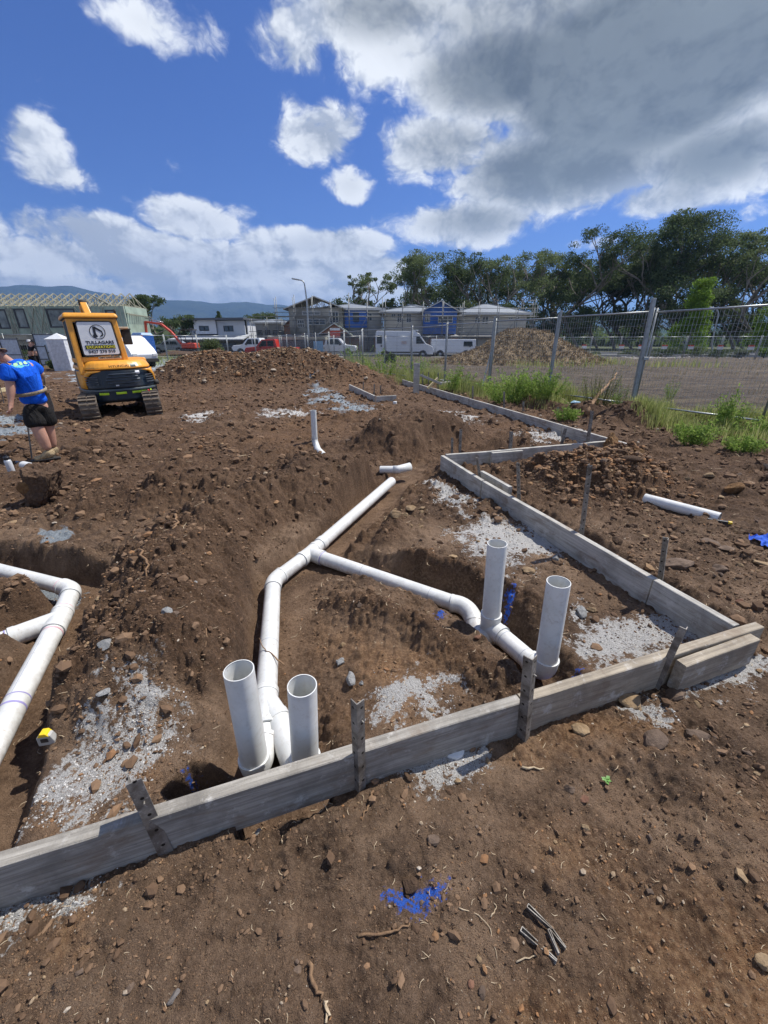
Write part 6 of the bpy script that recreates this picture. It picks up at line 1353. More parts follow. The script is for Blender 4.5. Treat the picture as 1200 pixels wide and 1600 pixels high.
for i in range(3):      # open gable truss
    m = MB(); y = -1.25+i*1.2; x0, x1 = X(458), X(538); m.bar((x0, y, za(482.5)), (xm, y, za(466)), .08, .14, (0, 1, 0)); m.bar((xm, y, za(466)), (x1, y, za(482.5)), .08, .14, (0, 1, 0)); m.bar((x0, y, za(482.5)), (x1, y, za(482.5)), .08, .14, (0, 1, 0))
    for k in range(1, 8): xx = x0+(x1-x0)*k/8; h = za(482.5)+(za(466)-za(482.5))*(1-abs(xx-xm)/(xm-x0)); m.bar((xx, y, za(482.5)), (xx, y, h), .07, .08, (0, 1, 0)); m.bar((xx, y+.01, za(482.5)), (xx+(x1-x0)/16, y+.01, max(za(482.5), h-.5)), .06, .07, (0, 1, 0))
    m.build('gable_truss', mat('grey_truss_timber', (.34, .32, .27), .8), t1.root)
t1.wall(X(540), X(575), za(512), za(484), BLUW, -.3, [(X(553), X(562), za(503), za(489))], .2, 'blue_wrap'); t1.window(X(553), X(562), za(503), za(489), -.3, 1)
m = MB(); t1.gable(X(507), X(549), za(522), za(507.5), -3.6, -1.3, mat('pale_green_porch', (.30, .34, .29), .8), .3, BRK)
t2 = townhouse('townhouse with a blue wrapped gable on its right and cream side wall', 600, 712, 58, 487, 472, 658, 709, CREAM, (BLUW, BLUW), 'scaffolding in front of the blue-gabled townhouse', seed=6, peak=472.5, wins=((611, 618, 497, 490), (620, 627, 504, 490), (634, 642, 504, 490)), gwins=((661, 669, 504, 491), (681, 703, 505, 494)), hipx=(600, 690))
t3 = townhouse('rightmost townhouse, cream with a hipped grey roof, behind the mulch heap', 713, 818, 62, 489.5, 471, None, None, CREAM, None, 'scaffolding round the rightmost townhouse', lower=CREAM, seed=7, wins=((739, 747, 505, 493), (750, 760, 507, 493), (770, 777, 499, 493), (790, 797, 499, 493), (801, 807, 499, 493)))
scaffold(t3, t3.x(816), t3.x(834), t3.z(470), 'tall bare scaffold tower at the right end of the townhouses', (1.9, 3.9, 5.9), y=2, seed=9, bay=1.6)
b6 = Bld('brick_house', 'low brick house front between the scaffolded grey house and the gabled townhouse', 446, 470, 63); b6.wall(0, b6.L, 0, b6.z(508), BRK, 0, [(b6.L*.3, b6.L*.7, .9, 2.2)]); b6.window(b6.L*.3, b6.L*.7, .9, 2.2); b6.shell(0, b6.L, 0, b6.z(508), .2, 6, BRK); b6.gable(0, b6.L, b6.z(508), b6.z(499), 0, 6, ROOFG, .2, BRK)
# ------------------------------------------------------------------ street lamps
def lamp_post(pts, label, head=True):
    g = Vector(pts[0]); o = thing('street_lamp', label, 'street lamp', g); P = [Vector(p)-g for p in pts]; n_ = len(P)
    Q = []
    for i in range(n_-1):
        for k in range(6):
            t = k/6; a, b_, c, d = P[max(0, i-1)], P[i], P[i+1], P[min(n_-1, i+2)]; Q.append(.5*((2*b_)+(c-a)*t+(2*a-5*b_+4*c-d)*t*t+(3*b_-a-3*c+d)*t**3))
    Q.append(P[-1]); MB().tube(Q, [.10*(1-.5*i/len(Q)) for i in range(len(Q))], 10).build('pole', GAL, o); m = MB(); d = (Q[-1]-Q[-3]).normalized(); m.bar(Q[-1]-d*.1, Q[-1]+d*.6, .24, .12); m.build('lamp_head', GAL, o, .03); MB().lathe([(.16, 0), (.17, .25), (0, .26)], 12).build('base_plate', GAL, o)
Yl = 45; g = at(484, 556, Yl); g.z = 0; lamp_post([g, at(482, 520, Yl), at(480, 480, Yl), at(477, 452, Yl), at(474, 440, Yl), at(465.5, 437, Yl)], 'tall curved street lamp in front of the gabled townhouse')
Yl = 52; g = at(1112, 556, Yl); g.z = 0; lamp_post([g, at(1113, 535, Yl), at(1118, 510, Yl), at(1122, 492, Yl), at(1120, 484, Yl), at(1112, 480.5, Yl), at(1090, 479, Yl)], 'curved street lamp in front of the trees on the right')
# ------------------------------------------------------------------ road, kerb and verge by the houses
g0 = G(600, 549); RD = mat('asphalt', (.10, .10, .10), .9, 0, .15, .7); KB = mat('kerb_concrete', (.36, .35, .33), .85, 0, .12, 1.5)
def sheet(name, y0, y1, x0, x1, z, mt):
    m = MB(); n_ = 30
    for i in range(n_): a = x0+(x1-x0)*i/n_; c = x0+(x1-x0)*(i+1)/n_; m.add([(a, y0, z), (c, y0, z), (c, y1, z), (a, y1, z)], [(0, 1, 2, 3)])
    return tag(m.build(name, mt), kind='structure')
sheet('road', 44.5, 53.5, -60, 70, .16, RD); 
for y in (44.3, 53.7): m = MB(); m.box((5, y, .17), (130, .4, .30)); tag(m.build('kerb', KB), kind='structure')
sheet('footpath', 41.7, 43.4, -28, 22, .17, KB)
# ------------------------------------------------------------------ vehicles
WPT = mat('white_vehicle_paint', (.66, .68, .70), .3, 0, .04, 1, 0, 60, .1); RPT = mat('red_vehicle_paint', (.42, .03, .02), .35, 0, .06, 1, 0, 60, .15); TYR = mat('tyre_rubber', (.022, .022, .022), .85); RIM = mat('alloy_rim', (.35, .36, .37), .4, .6); LMP = mat('lamp_lens', (.55, .56, .56), .15); TLR = mat('tail_lens', (.45, .02, .02), .25)
def vehicle(name, label, px, py, Y, head, prof, W, wins, wheels, paint_, extra=None, wr=.34, scale=1.0, cat='vehicle', mirror=True):
    """side profile (x forward, z up) swept across the width; windows inset on both flanks"""
    g = at(px, py, Y); g.z = .16 if Y > 44 else .02; o = thing(name, label, cat, g, head); m = MB(); n_ = len(prof); vs = []
    for y, k in ((-W/2, 1), (W/2, 1)):
        for x, z in prof: ins = .10*max(0, (z-1.0)) if z > 1.0 else 0; vs.append((x, y-math.copysign(ins, y), z))
    m.add(vs, [tuple(range(n_)), tuple(reversed(range(n_, 2*n_)))]+[(k, k+n_, (k+1) % n_+n_, (k+1) % n_) for k in range(n_)]); body = m.build('body', paint_, o, .05, 3)
    for poly in wins:
        for s in (-1, 1):
            w_ = MB(); q = []
            for dy in (.012, -.02):
                for x, z in poly: q.append((x, s*(W/2-.10*max(0, z-1.0)+dy), z))
            k_ = len(poly); w_.add(q, [tuple(range(k_)), tuple(reversed(range(k_, 2*k_)))]+[(a, a+k_, (a+1) % k_+k_, (a+1) % k_) for a in range(k_)]); w_.build('side_window', GLS, o)
    for x in wheels:
        for s in (-1, 1):
            w_ = MB(); w_.lathe([(wr*.55, -.11), (wr*.95, -.11), (wr, -.07), (wr, .07), (wr*.95, .11), (wr*.55, .11)], 24, (x, s*(W/2-.09), wr), axis=(0, 1, 0)); wh = w_.build('wheel', TYR, o); r_ = MB(); r_.lathe([(0, -.10), (wr*.56, -.10), (wr*.56, .10), (0, .10)], 18, (x, s*(W/2-.09), wr), axis=(0, 1, 0)); r_.build('rim', RIM, wh)
            a_ = MB(); a_.lathe([(wr*1.02, -.012), (wr*1.2, -.012), (wr*1.2, .012), (wr*1.02, .012)], 24, (x, s*(W/2-.0), wr), axis=(0, 1, 0)); a_.build('wheel_arch', TYR, body)
    xf = max(p[0] for p in prof); xb = min(p[0] for p in prof)
    for s in (-1, 1): MB().box((xf-.04, s*(W/2-.22), .78), (.12, .30, .16)).build('headlight', LMP, o, .02); MB().box((xb+.02, s*(W/2-.12), .85), (.08, .12, .30)).build('tail_light', TLR, o, .01)
    MB().box((xf-.0, 0, .45), (.14, W*.96, .22)).build('bumper', TYR, o, .03)
    if mirror:
        for s in (-1, 1): MB().box((wins[-1][1][0]*.5+wins[-1][0][0]*.5+.2 if wins else 0, s*(W/2+.10), 1.15), (.12, .16, .2)).build('mirror', TYR, o, .02)
    if extra: extra(o)
    o.scale = (scale,)*3; return o
VAN = [(-2.9, .35), (2.85, .35), (2.95, .75), (2.75, 1.12), (2.15, 1.35), (1.45, 2.25), (1.0, 2.48), (-2.8, 2.52), (-2.9, 2.3)]
def van_x(o):
    MB().box((-.4, -1.005, .55), (3.9, .03, .12)).build('rub_strip', TYR, o)
    MB().box((.55, -.99, 1.5), (.012, .02, 1.7)).build('door_gap', TYR, o); MB().box((-.75, -.985, 1.5), (.012, .02, 1.7)).build('door_gap', TYR, o); MB().box((-.05, -.985, 1.45), (.5, .02, .25)).build('door_logo', mat('faint_logo', (.55, .45, .42), .5), o); MB().prism([(1.60, 2.15), (2.22, 1.38), (2.25, 1.36), (1.62, 2.2)], -.85, .85).build('windscreen', GLS, o); MB().box((1.0, -.2, 2.55), (.7, 1.2, .08)).build('roof_vent', WPT, o, .02)
van = vehicle('van', 'white high-roof van parked on the street behind the fence', 632, 556, 43.9, R(-4), VAN, 2.0, [[(1.15, 1.35), (2.0, 1.35), (1.45, 2.02), (1.15, 2.02)], [(-2.75, 1.35), (-2.25, 1.35), (-2.25, 2.1), (-2.75, 2.1)]], (-1.95, 1.85), WPT, van_x)
UTE = [(-2.6, .45), (2.45, .45), (2.55, .75), (2.4, 1.0), (1.35, 1.10), (.75, 1.72), (-.55, 1.76), (-.78, 1.05), (-2.6, 1.05)]
UW = [[(-.45, 1.12), (.18, 1.12), (.18, 1.62), (-.42, 1.62)], [(.26, 1.12), (1.08, 1.12), (.66, 1.62), (.26, 1.62)]]
vehicle('ute', 'white dual-cab ute parked left of the white van', 521, 556, 45.5, R(-2), UTE, 1.85, UW, (-1.65, 1.6), WPT)
vehicle('ute', 'white ute whose cab shows just above the dirt stockpile, left of the red ute', 404, 553, 47, R(176), UTE, 1.85, UW, (-1.65, 1.6), WPT)
vehicle('ute', 'red ute whose cab shows just above the dirt stockpile', 428, 556, 41.5, R(172), UTE, 1.8, UW, (-1.65, 1.6), RPT)
def stripes(o):
    for k in range(3): MB().bar((-.2+k*.5, -.945, .62+.02*k), (.3+k*.5, -.945, .90), .015, .05, (0, 1, 0)).build('black_stripe', TYR, o)
vehicle('ute', 'white cab-over ute with black slashes on its door, beside the excavator', 200, 565, 28, R(-28), [(-2.2, .45), (1.9, .45), (1.98, .8), (1.75, 1.15), (1.1, 1.78), (.8, 1.9), (-.5, 1.92), (-.6, 1.0), (-2.2, 1.0)], 1.75, [[(-.35, 1.15), (.2, 1.15), (.2, 1.72), (-.33, 1.72)], [(.3, 1.15), (1.3, 1.15), (.85, 1.72), (.3, 1.72)]], (-1.45, 1.15), WPT, stripes)
vehicle('ute', 'white covered trailer ute right of the white van', 706, 556, 44.0, R(-3), [(-2.2, .5), (2.2, .5), (2.25, .9), (2.2, 1.75), (-2.2, 1.78)], 1.85, [[(1.0, 1.1), (1.9, 1.1), (1.85, 1.55), (1.0, 1.55)]], (-1.3, 1.3), WPT)
vehicle('car', 'grey hatchback behind the orange digger', 268, 549, 54, R(185), [(-2.0, .4), (2.0, .4), (2.05, .7), (1.6, .95), (.9, 1.05), (.4, 1.5), (-1.3, 1.5), (-2.0, 1.0)], 1.7, [[(-1.2, 1.05), (-.3, 1.05), (-.3, 1.42), (-1.0, 1.42)], [(-.2, 1.05), (.75, 1.05), (.35, 1.42), (-.2, 1.42)]], (-1.25, 1.25), mat('grey_car_paint', (.2, .22, .24), .3))
# long timber bundle on a dark trailer
g = at(468, 556, 42.5); g.z = 0; o_ = thing('flatbed_trailer', 'long flatbed trailer with dark sides carrying pale beams, right of the red ute', 'trailer', g, R(0)); MB().box((0, 0, .95), (4.9, 2.0, .10)).build('tray', TYR, o_); MB().box((0, 0, 1.35), (4.6, 1.7, .70)).build('covered_load', mat('dark_tarp', (.05, .055, .055), .7, 0, .3, 3), o_, .05); MB().box((0, 0, 1.84), (5.6, 1.9, .22)).build('beams', PINE, o_, .02)
for x in (-.6, .6):
    for s in (-1, 1): MB().lathe([(0, -.1), (.33, -.1), (.35, 0), (.33, .1), (0, .1)], 18, (x, s*.9, .40), axis=(0, 1, 0)).build('wheel', TYR, o_)
MB().box((2.1, -1.05, 1.15), (.9, .04, .9)).build('blue_panel', mat('pale_blue_sheet', (.20, .38, .55), .6), o_)
g = at(524, 530, 50); g.z = .0; o_ = thing('site_sign', 'red and white board on posts behind the white dual-cab ute', 'sign', g); MB().box((0, 0, g.z+2.35), (1.15, .06, .7)).build('red_panel', RS, o_); MB().box((0, 0, 2.85), (1.15, .06, .25)).build('white_panel', WS, o_)
for s in (-1, 1): MB().box((s*.5, .06, 1.3), (.08, .05, 2.9)).build('post', GALP, o_)
# portable toilet
g = at(230, 560, 40); g.z = 0; o_ = thing('portable_toilet', 'blue portable toilet with a red corner panel and pale domed roof', 'toilet cabin', g, R(-25)); BT = mat('toilet_blue', (.02, .10, .36), .45); RTL = mat('toilet_red', (.50, .07, .05), .45)
MB().box((0, 0, 1.05), (1.45, 1.2, 2.1)).build('cabin', BT, o_, .04); MB().box((.05, -.61, 1.05), (.8, .03, 1.85)).build('door', mat('toilet_door', (.03, .13, .42), .45), o_, .01); MB().box((-.1, -.63, 1.65), (.35, .02, .25)).build('door_sign', RTL, o_); m = MB(); m.box((.66, -.58, 1.05), (.18, .12, 2.12)); m.build('corner_panel', RTL, o_, .02); m = MB(); m.box((0, 0, 2.2), (1.45, 1.2, .22), taper=.8); m.build('roof', mat('toilet_roof', (.20, .33, .55), .5), o_, .04)
# orange digger
OR = mat('digger_orange', (.55, .06, .025), .4, 0, .1, 2, 0, 60, .2); g = at(297, 552, 46); g.z = 0.3; o_ = thing('excavator', 'small orange-red digger with open canopy and long curved boom reaching left', 'excavator', g, R(180))
for s in (-1, 1): m = MB(); m.prism([(-.95, .08), (-.8, 0), (.8, 0), (.95, .08), (.95, .3), (.8, .4), (-.8, .4), (-.95, .3)], s*.62-.16, s*.62+.16); m.build('track', BLKR, o_, .03)
MB().box((-.2, 0, .85), (1.5, 1.25, .55)).build('body', OR, o_, .12, 3); MB().box((0, 0, .52), (1.2, 1.0, .16)).build('slew_base', BLKR, o_); MB().box((-.1, .1, 1.25), (.45, .45, .3)).build('seat', BLKR, o_, .05)
for x in (-.75, .45):
    for y in (-.5, .5): MB().tube([(x, y, 1.0), (x, y, 2.35)], .035, 8).build('canopy_post', BLKR, o_)
MB().box((-.15, 0, 2.4), (1.55, 1.25, .08)).build('canopy', BLKR, o_, .03)
m = MB(); P = [(.7, 0, 1.0), (1.6, 0, 2.2), (2.5, 0, 2.95), (4.1, 0, 3.15)]
for a, b_ in zip(P[:-1], P[1:]): m.bar(a, b_, .20, .30, (0, 1, 0))
m.build('boom', OR, o_, .03); MB().bar((4.1, 0, 3.2), (4.35, 0, 1.1), .18, .24, (0, 1, 0)).build('dipper_arm', OR, o_, .02); MB().tube([(2.2, 0, 3.1), (4.0, 0, 3.5)], .05, 8).build('ram', mat('chrome', (.5, .5, .5)), o_); m = MB(); m.prism([(4.1, .9), (4.6, 1.0), (4.65, .4), (4.2, .2), (3.9, .5)], -.28, .28); m.build('bucket', MUDDY, o_, .03)
g = at(300, 558, 44); o_ = None; V, Fq = rock_verts(4, 66, 2, .25); o = np_obj('dirt_heap', V*np.array([3.3, 1.3, .55]), Fq, RM['clod'], smooth=True); o.location = (g.x-.2, g.y, .15); tag(o, 'low dark heap of earth in front of the orange digger', 'dirt heap')
# white kiosk and framed panels at the left
g = at(105, 577, 24.5); g.z = 0; o_ = thing('service_cabinet', 'white cabinet with a pyramid cap at the left of the excavator', 'cabinet', g, R(8)); MB().box((0, 0, .85), (.92, .8, 1.7)).build('cabinet_body', mat('cabinet_white', (.60, .62, .65), .5), o_, .02); m = MB(); m.add([(-.5, -.44, 1.7), (.5, -.44, 1.7), (.5, .44, 1.7), (-.5, .44, 1.7), (0, 0, 2.02)], [(0, 1, 4), (1, 2, 4), (2, 3, 4), (3, 0, 4), (3, 2, 1, 0)]); m.build('cap', WHT, o_); MB().box((.05, -.405, .85), (.7, .02, 1.5)).build('door', mat('cabinet_door', (.52, .54, .57), .5), o_, .004)
for px, Y, w_, h_, lab, rz in ((86, 26, 1.5, 1.75, 'white sheet panel in a dark frame just left of the white cabinet', .1), (26, 26.5, 1.3, 1.5, 'pale blue sheet panel leaning at the far left behind the worker', -.15), (6, 27, 1.0, 1.4, 'grey sheet panel at the left edge behind the worker', .1), (72, 25.5, .5, 1.1, 'narrow white sheet standing behind the pale workers', .2)):
    g = at(px, 568, Y); g.z = 0; o_ = thing('sheet_panel', lab, 'panel', g, rz); MB().box((0, 0, h_/2+.25), (w_, .03, h_)).build('sheet', mat('pale_sheet', (.42, .48, .55), .5), o_)
    for x in (-w_/2, w_/2): MB().box((x, -.02, h_/2+.15), (.05, .06, h_+.3)).build('frame_post', WFR, o_)
    for z in (.3, h_*.55, h_+.22): MB().box((0, -.03, z), (w_, .03, .04)).build('frame_rail', WFR, o_)
# ------------------------------------------------------------------ trees, weeds, hills and air
def leaf_mat(nm, a, b_, trans=.35):
    m, n, b = new_mat(nm); t = n.attr('tone'); oi = n.n.new('ShaderNodeObjectInfo'); c = n.mix(t, a, b_); c = n.mix(n.m('MULTIPLY', oi.outputs['Random'], .35), c, tuple(v*.7 for v in a))
    n.set(b.inputs['Base Color'], c); b.inputs['Roughness'].default_value = .65; b.inputs['Specular IOR Level'].default_value = .2
    tr = n.n.new('ShaderNodeBsdfTranslucent'); n.l.new(c, tr.inputs[0]); mx = n.n.new('ShaderNodeMixShader'); mx.inputs[0].default_value = trans; n.l.new(b.outputs[0], mx.inputs[1]); n.l.new(tr.outputs[0], mx.inputs[2]); n.l.new(mx.outputs[0], n.n['Material Output'].inputs[0]); return m
GUM = leaf_mat('gum_leaves', (.065, .095, .040), (.21, .26, .11), .5); DARKL = leaf_mat('dark_leaves', (.040, .066, .028), (.13, .175, .07), .45); BRT = leaf_mat('bright_leaves', (.08, .16, .02), (.24, .36, .05), .4); GRYL = leaf_mat('grey_green_leaves', (.10, .13, .085), (.20, .23, .15)); DRYG = leaf_mat('grass_blades', (.20, .27, .06), (.58, .56, .26), .5); BARK = mat('gum_bark', (.20, .175, .15), .9, 0, .35, 1.2); 
def tree(name, label, px, top, Y, wpx, leafm=GUM, seed=1, nl=9000, crown0=.30, leaf=.30, group=None, trunkf=.45, style='gum', lean=0, cat='tree', base_px=None, clump=.9):
    r = random.Random(seed); rn = np.random.default_rng(seed); g = at(base_px or px, 535, Y); g.z = 0; Ht = at(px, top, Y).z; wd = wpx/FPX*(Y*.95); topx = at(px, top, Y).x-g.x
    o = thing(name, label, cat, g, 0, group); tips = []; m = MB()
    def limb(p, d, L, rad, lev):
        n_ = 5; pts = [p]; q = p.copy(); dd = d.copy()
        for i in range(n_): dd = (dd+Vector((r.gauss(0, .13), r.gauss(0, .13), .05))).normalized(); q = q+dd*L/n_; pts.append(q.copy())
        m.tube(pts, [rad*(1-.45*i/n_) for i in range(n_+1)], 6 if lev else 9, False)
        if lev >= 3 or q.z > Ht*.97: tips.append(q); return
        k = 3 if lev else r.choice([3, 4, 5])
        for i in range(k):
            a = r.uniform(0, 6.28); sp = r.uniform(.35, .85) if style == 'gum' else r.uniform(.5, 1.1); nd_ = (dd+Vector((math.cos(a)*sp, math.sin(a)*sp, r.uniform(-.05, .35)))).normalized(); limb(q if i else pts[-2], nd_, L*r.uniform(.62, .85), rad*.55, lev+1)
        if lev == 0:
            for i in range(4): a = r.uniform(0, 6.28); qq = pts[2+i % 3]; limb(qq, Vector((math.cos(a), math.sin(a), r.uniform(.2, .8))).normalized(), L*.45, rad*.35, 2)
    L0 = Ht*trunkf; limb(Vector((0, 0, 0)), Vector((lean*.3, 0, 1)).normalized(), L0, Ht*.016+.05, 0); T_ = np.array([t[:] for t in tips])
    # fit the crown to the surveyed width and height
    cx, cy = T_[:, 0].mean(), T_[:, 1].mean(); sx = (wd*.5*.92)/max(.5, np.percentile(np.abs(T_[:, 0]-cx), 92)); z_0, z_1 = T_[:, 2].min(), T_[:, 2].max(); lo = Ht*crown0; 
    def fit(P):
        P = P.copy(); k = np.clip(P[:, 2]/max(.1, L0*.8), 0, 1); P[:, 0] = P[:, 0]*(1+(sx-1)*k)+(topx-cx*sx)*k*.8; P[:, 1] = P[:, 1]*(1+(sx-1)*k); hi = P[:, 2] > L0*.5; P[:, 2] = np.where(hi, L0*.5+(P[:, 2]-L0*.5)*(Ht*.96-L0*.5)/(z_1-L0*.5), P[:, 2]); return P
    m.v = [tuple(v) for v in fit(np.array(m.v))]; m.build('trunk', BARK, o); T_ = fit(T_)
    k = max(24, nl//170); extra = T_[rn.integers(0, len(T_), k)]+rn.normal(0, wd*.06, (k, 3)); C_ = np.concatenate([T_, extra]); C_[:, 2] = np.clip(C_[:, 2], lo, Ht*.985); rad_ = rn.uniform(.45, 1.15, len(C_))*wd*.085*clump+.18
    ci = rn.integers(0, len(C_), nl); v = rn.normal(size=(nl, 3)); v /= np.linalg.norm(v, axis=1)[:, None]; rr_ = rn.random(nl)**.45; P = C_[ci]+v*(rad_[ci]*rr_)[:, None]*np.array([1, 1, .62]); P[:, 2] = np.minimum(P[:, 2], Ht)
    foliage(o, 'crown', P, leaf, leafm, rn, np.clip(rn.random(nl)*.6+.4*rn.random(len(C_))[ci], 0, 1)); return o
def foliage(root, name, P, leaf, mt, rn, tone, up=.0, asp=.5):
    nl = len(P); a = rn.normal(size=(nl, 3)); a[:, 2] -= .4; a /= np.linalg.norm(a, axis=1)[:, None]; b_ = rn.normal(size=(nl, 3)); b_ -= a*(a*b_).sum(1)[:, None]; b_ /= np.linalg.norm(b_, axis=1)[:, None]; s = leaf*rn.uniform(.5, 1.2, nl); A = a*(s*.5)[:, None]; B_ = b_*(s*asp*.5)[:, None]
    V = np.stack([P-A, P+B_, P+A, P-B_], 1).reshape(-1, 3); Fq = (np.arange(nl)*4)[:, None]+np.array([0, 1, 2, 3]); ob = np_obj(name, V, Fq, mt, root); fattr(ob, 'tone', np.repeat(tone, 4)); return ob
tree('gum_tree', 'lone umbrella-shaped gum tree behind the gap between the townhouses', 573, 421, 84, 74, GUM, 3, 7000, .50, .34, None, .5, clump=.8)
ROW = [(640, 420, 92, 60, 'sparse small gum at the left end of the tall tree row', 5, 3500), (668, 388, 90, 95, 'spreading gum with a bare fork, left in the tall tree row', 11, 9000), (735, 402, 92, 92, 'dense dark gum behind the rightmost townhouse roof', 12, 10000), (800, 389, 88, 92, 'tall gum right of the dense dark one in the row', 13, 9500), (852, 392, 95, 78, 'narrow gum left of the centre of the tree row', 14, 9000), (906, 374, 90, 88, 'gum with a pale trunk just left of the large leaning fence post', 15, 10000),
       (962, 400, 94, 74, 'shorter gum left of the tallest tree', 16, 8500), (1020, 380, 86, 70, 'gum leaning on the left side of the tallest tree', 17, 9000), (1072, 329, 80, 158, 'tallest and broadest gum of the row, against the blue sky', 18, 26000), (1150, 362, 84, 90, 'gum right of the tallest one', 19, 11000), (1195, 347, 76, 90, 'gum cut off by the right edge of the photo', 20, 12000), (1275, 360, 76, 110, 'gum just beyond the right edge', 22, 6000)]
for px, tp, Y, wp, lab, sd, nl in ROW: tree('gum_tree', lab, px, tp, Y, wp*1.05, GUM if sd % 3 else DARKL, sd, int(nl*1.45), .26, .36, 'tall gum trees in a row', .40, clump=1.15)
for i, (px, tp, Y, wp) in enumerate(((700, 440, 104, 95), (765, 432, 108, 100), (835, 430, 106, 100), (880, 425, 102, 90), (935, 425, 100, 95), (990, 420, 96, 90), (1045, 400, 92, 100), (1105, 405, 94, 110), (1165, 405, 90, 100), (1225, 400, 88, 100))): tree('dark_tree', 'dark bushy tree filling the gaps low behind the gum row', px, tp, Y, wp*1.15, DARKL, 40+i, 13000, .02, .48, 'dark trees behind the gum row', .3, 'bush', clump=1.8)
tree('fig_tree', 'rounded dark tree behind the framed houses, left of the white house', 222, 459, 78, 62, DARKL, 61, 9000, .2, .36, None, .35, 'bush', clump=1.2); tree('fig_tree', 'lower dark tree left of the white house', 275, 491, 72, 58, DARKL, 62, 6000, .1, .34, None, .3, 'bush', clump=1.2); tree('fig_tree', 'small dark tree touching the left side of the white house', 291, 494, 75, 30, DARKL, 63, 3000, .1, .34, None, .3, 'bush', clump=1.2)
tree('bushy_tree', 'ragged green tree left of the grey scaffolded house', 410, 489, 82, 48, GUM, 64, 4500, .15, .34, None, .35, 'bush'); tree('bushy_tree', 'dark tree behind the townhouse gap, under the umbrella gum', 560, 462, 92, 60, DARKL, 65, 5000, .1, .4, None, .3, 'bush'); tree('bushy_tree', 'dark tree right of the townhouse gap', 612, 466, 90, 50, DARKL, 66, 4000, .1, .4, None, .3, 'bush')

def leafy(name, cat, label, px, py, Y, wp, hp, mt, seed, n_=7000, leaf=.2, taper=.75):
    g = at(px, py, Y); g.z = 0; h = hp/FPX*Y; w_ = wp/FPX*Y; rn = np.random.default_rng(seed); rd = random.Random(seed); o = thing(name, label, cat, g); m = MB(); m.tube([(0, 0, 0), (0, 0, h*.85)], [w_*.03+.02, .02], 8); C_ = []
    for i in range(60):
        t = rd.uniform(.08, 1); a = rd.uniform(0, 6.28); rr = w_*.5*(1-taper*t)*rd.uniform(.35, 1); c = Vector((math.cos(a)*rr, math.sin(a)*rr, h*t*.95)); C_.append(c); m.tube([(0, 0, max(.1, c.z-rr*.8)), c], [.03, .012], 5, False)
    m.build('trunk', BARK, o); C_ = np.array([c[:] for c in C_]); ci = rn.integers(0, 60, n_); v = rn.normal(size=(n_, 3)); v /= np.linalg.norm(v, axis=1)[:, None]; P = C_[ci]+v*(w_*.14*rn.random(n_)**.5)[:, None]; P[:, 2] = np.clip(P[:, 2], .02, h); foliage(o, 'crown', P, leaf, mt, rn, np.clip(.5*rn.random(n_)+.5*rn.random(60)[ci], 0, 1))
leafy('garden_tree', 'tree', 'bright yellow-green young tree behind the far fence', 1068, 560, 47, 60, 100, BRT, 67, 14000, .22); leafy('garden_tree', 'tree', 'bright green bushy tree at the right edge behind the far fence', 1188, 562, 46, 60, 66, BRT, 68, taper=.5); leafy('garden_bush', 'bush', 'green bush just behind the dirt stockpile', 331, 556, 30, 44, 36, GUM, 69, 4000, .12, .5)
# norfolk pine
g = at(348, 535, 95); g.z = 0; Ht = at(348, 487, 95).z; o = thing('pine_tree', 'small conical pine behind the roof of the white house', 'tree', g); MB().tube([(0, 0, 0), (0, 0, Ht)], [.25, .04], 8).build('trunk', BARK, o); rn = np.random.default_rng(70); P = []
for k in range(16):
    z = Ht*(.25+.74*k/15); w_ = 2.6*(1-k/15.5)
    for q in range(6): a = q*1.047+k; t = rn.random(34); P.append(np.stack([np.cos(a)*w_*t+rn.normal(0, .1, 34), np.sin(a)*w_*t+rn.normal(0, .1, 34), z+w_*t*.22+rn.normal(0, .08, 34)], 1))
P = np.concatenate(P); foliage(o, 'crown', P, .35, DARKL, rn, rn.random(len(P)))
# shrubs along the far fence
for i, (px, py, Y, wp, hp, mt, lab) in enumerate(((1040, 559, 43, 36, 18, DARKL, 'dark round shrub left of the bright tree foot'), (1085, 559, 43, 34, 22, GUM, 'taller olive shrub at the foot of the bright tree'), (1125, 560, 43, 40, 20, DARKL, 'dark shrub under the curved lamp'), (1158, 560, 42, 32, 18, GRYL, 'grey-green shrub with feathery leaves near the right'), (1012, 558, 44, 34, 16, GRYL, 'grey-green shrub behind the far fence, left one'), (975, 557, 45, 30, 12, GUM, 'low olive shrub behind the far fence'), (1192, 562, 41, 24, 22, BRT, 'yellow-green shrub at the right edge behind the far fence'), (930, 556, 46, 30, 10, GRYL, 'lowest grey shrub behind the far fence'),
        (700, 562, 30, 20, 22, GUM, 'small green bush in front of the white van'), (375, 545, 40, 26, 12, GUM, 'low bush behind the dirt stockpile'), (20, 560, 30, 60, 26, DARKL, 'dark undergrowth behind the worker'), (90, 572, 25, 30, 16, GUM, 'weedy bush at the foot of the white cabinet'))):
    px = {8: 611}.get(i, px); g = at(px, py, Y); g.z = 0; h = hp/FPX*Y; w_ = wp/FPX*Y; rn = np.random.default_rng(80+i); o = thing('shrub', lab, 'shrub', g); n_ = 2200; v = rn.normal(size=(n_, 3)); v /= np.linalg.norm(v, axis=1)[:, None]; cl = rn.normal(0, .28, (14, 3)); P = (cl[rn.integers(0, 14, n_)]+v*.32*(rn.random(n_)**.5)[:, None])*np.array([w_*.6, w_*.4, h*.5]); P[:, 2] = np.abs(P[:, 2]+h*.45); foliage(o, 'foliage', P, .14, mt, rn, rn.random(n_)); MB().tube([(0, 0, 0), (0, 0, h*.5)], .05, 6).build('stem', BARK, o)
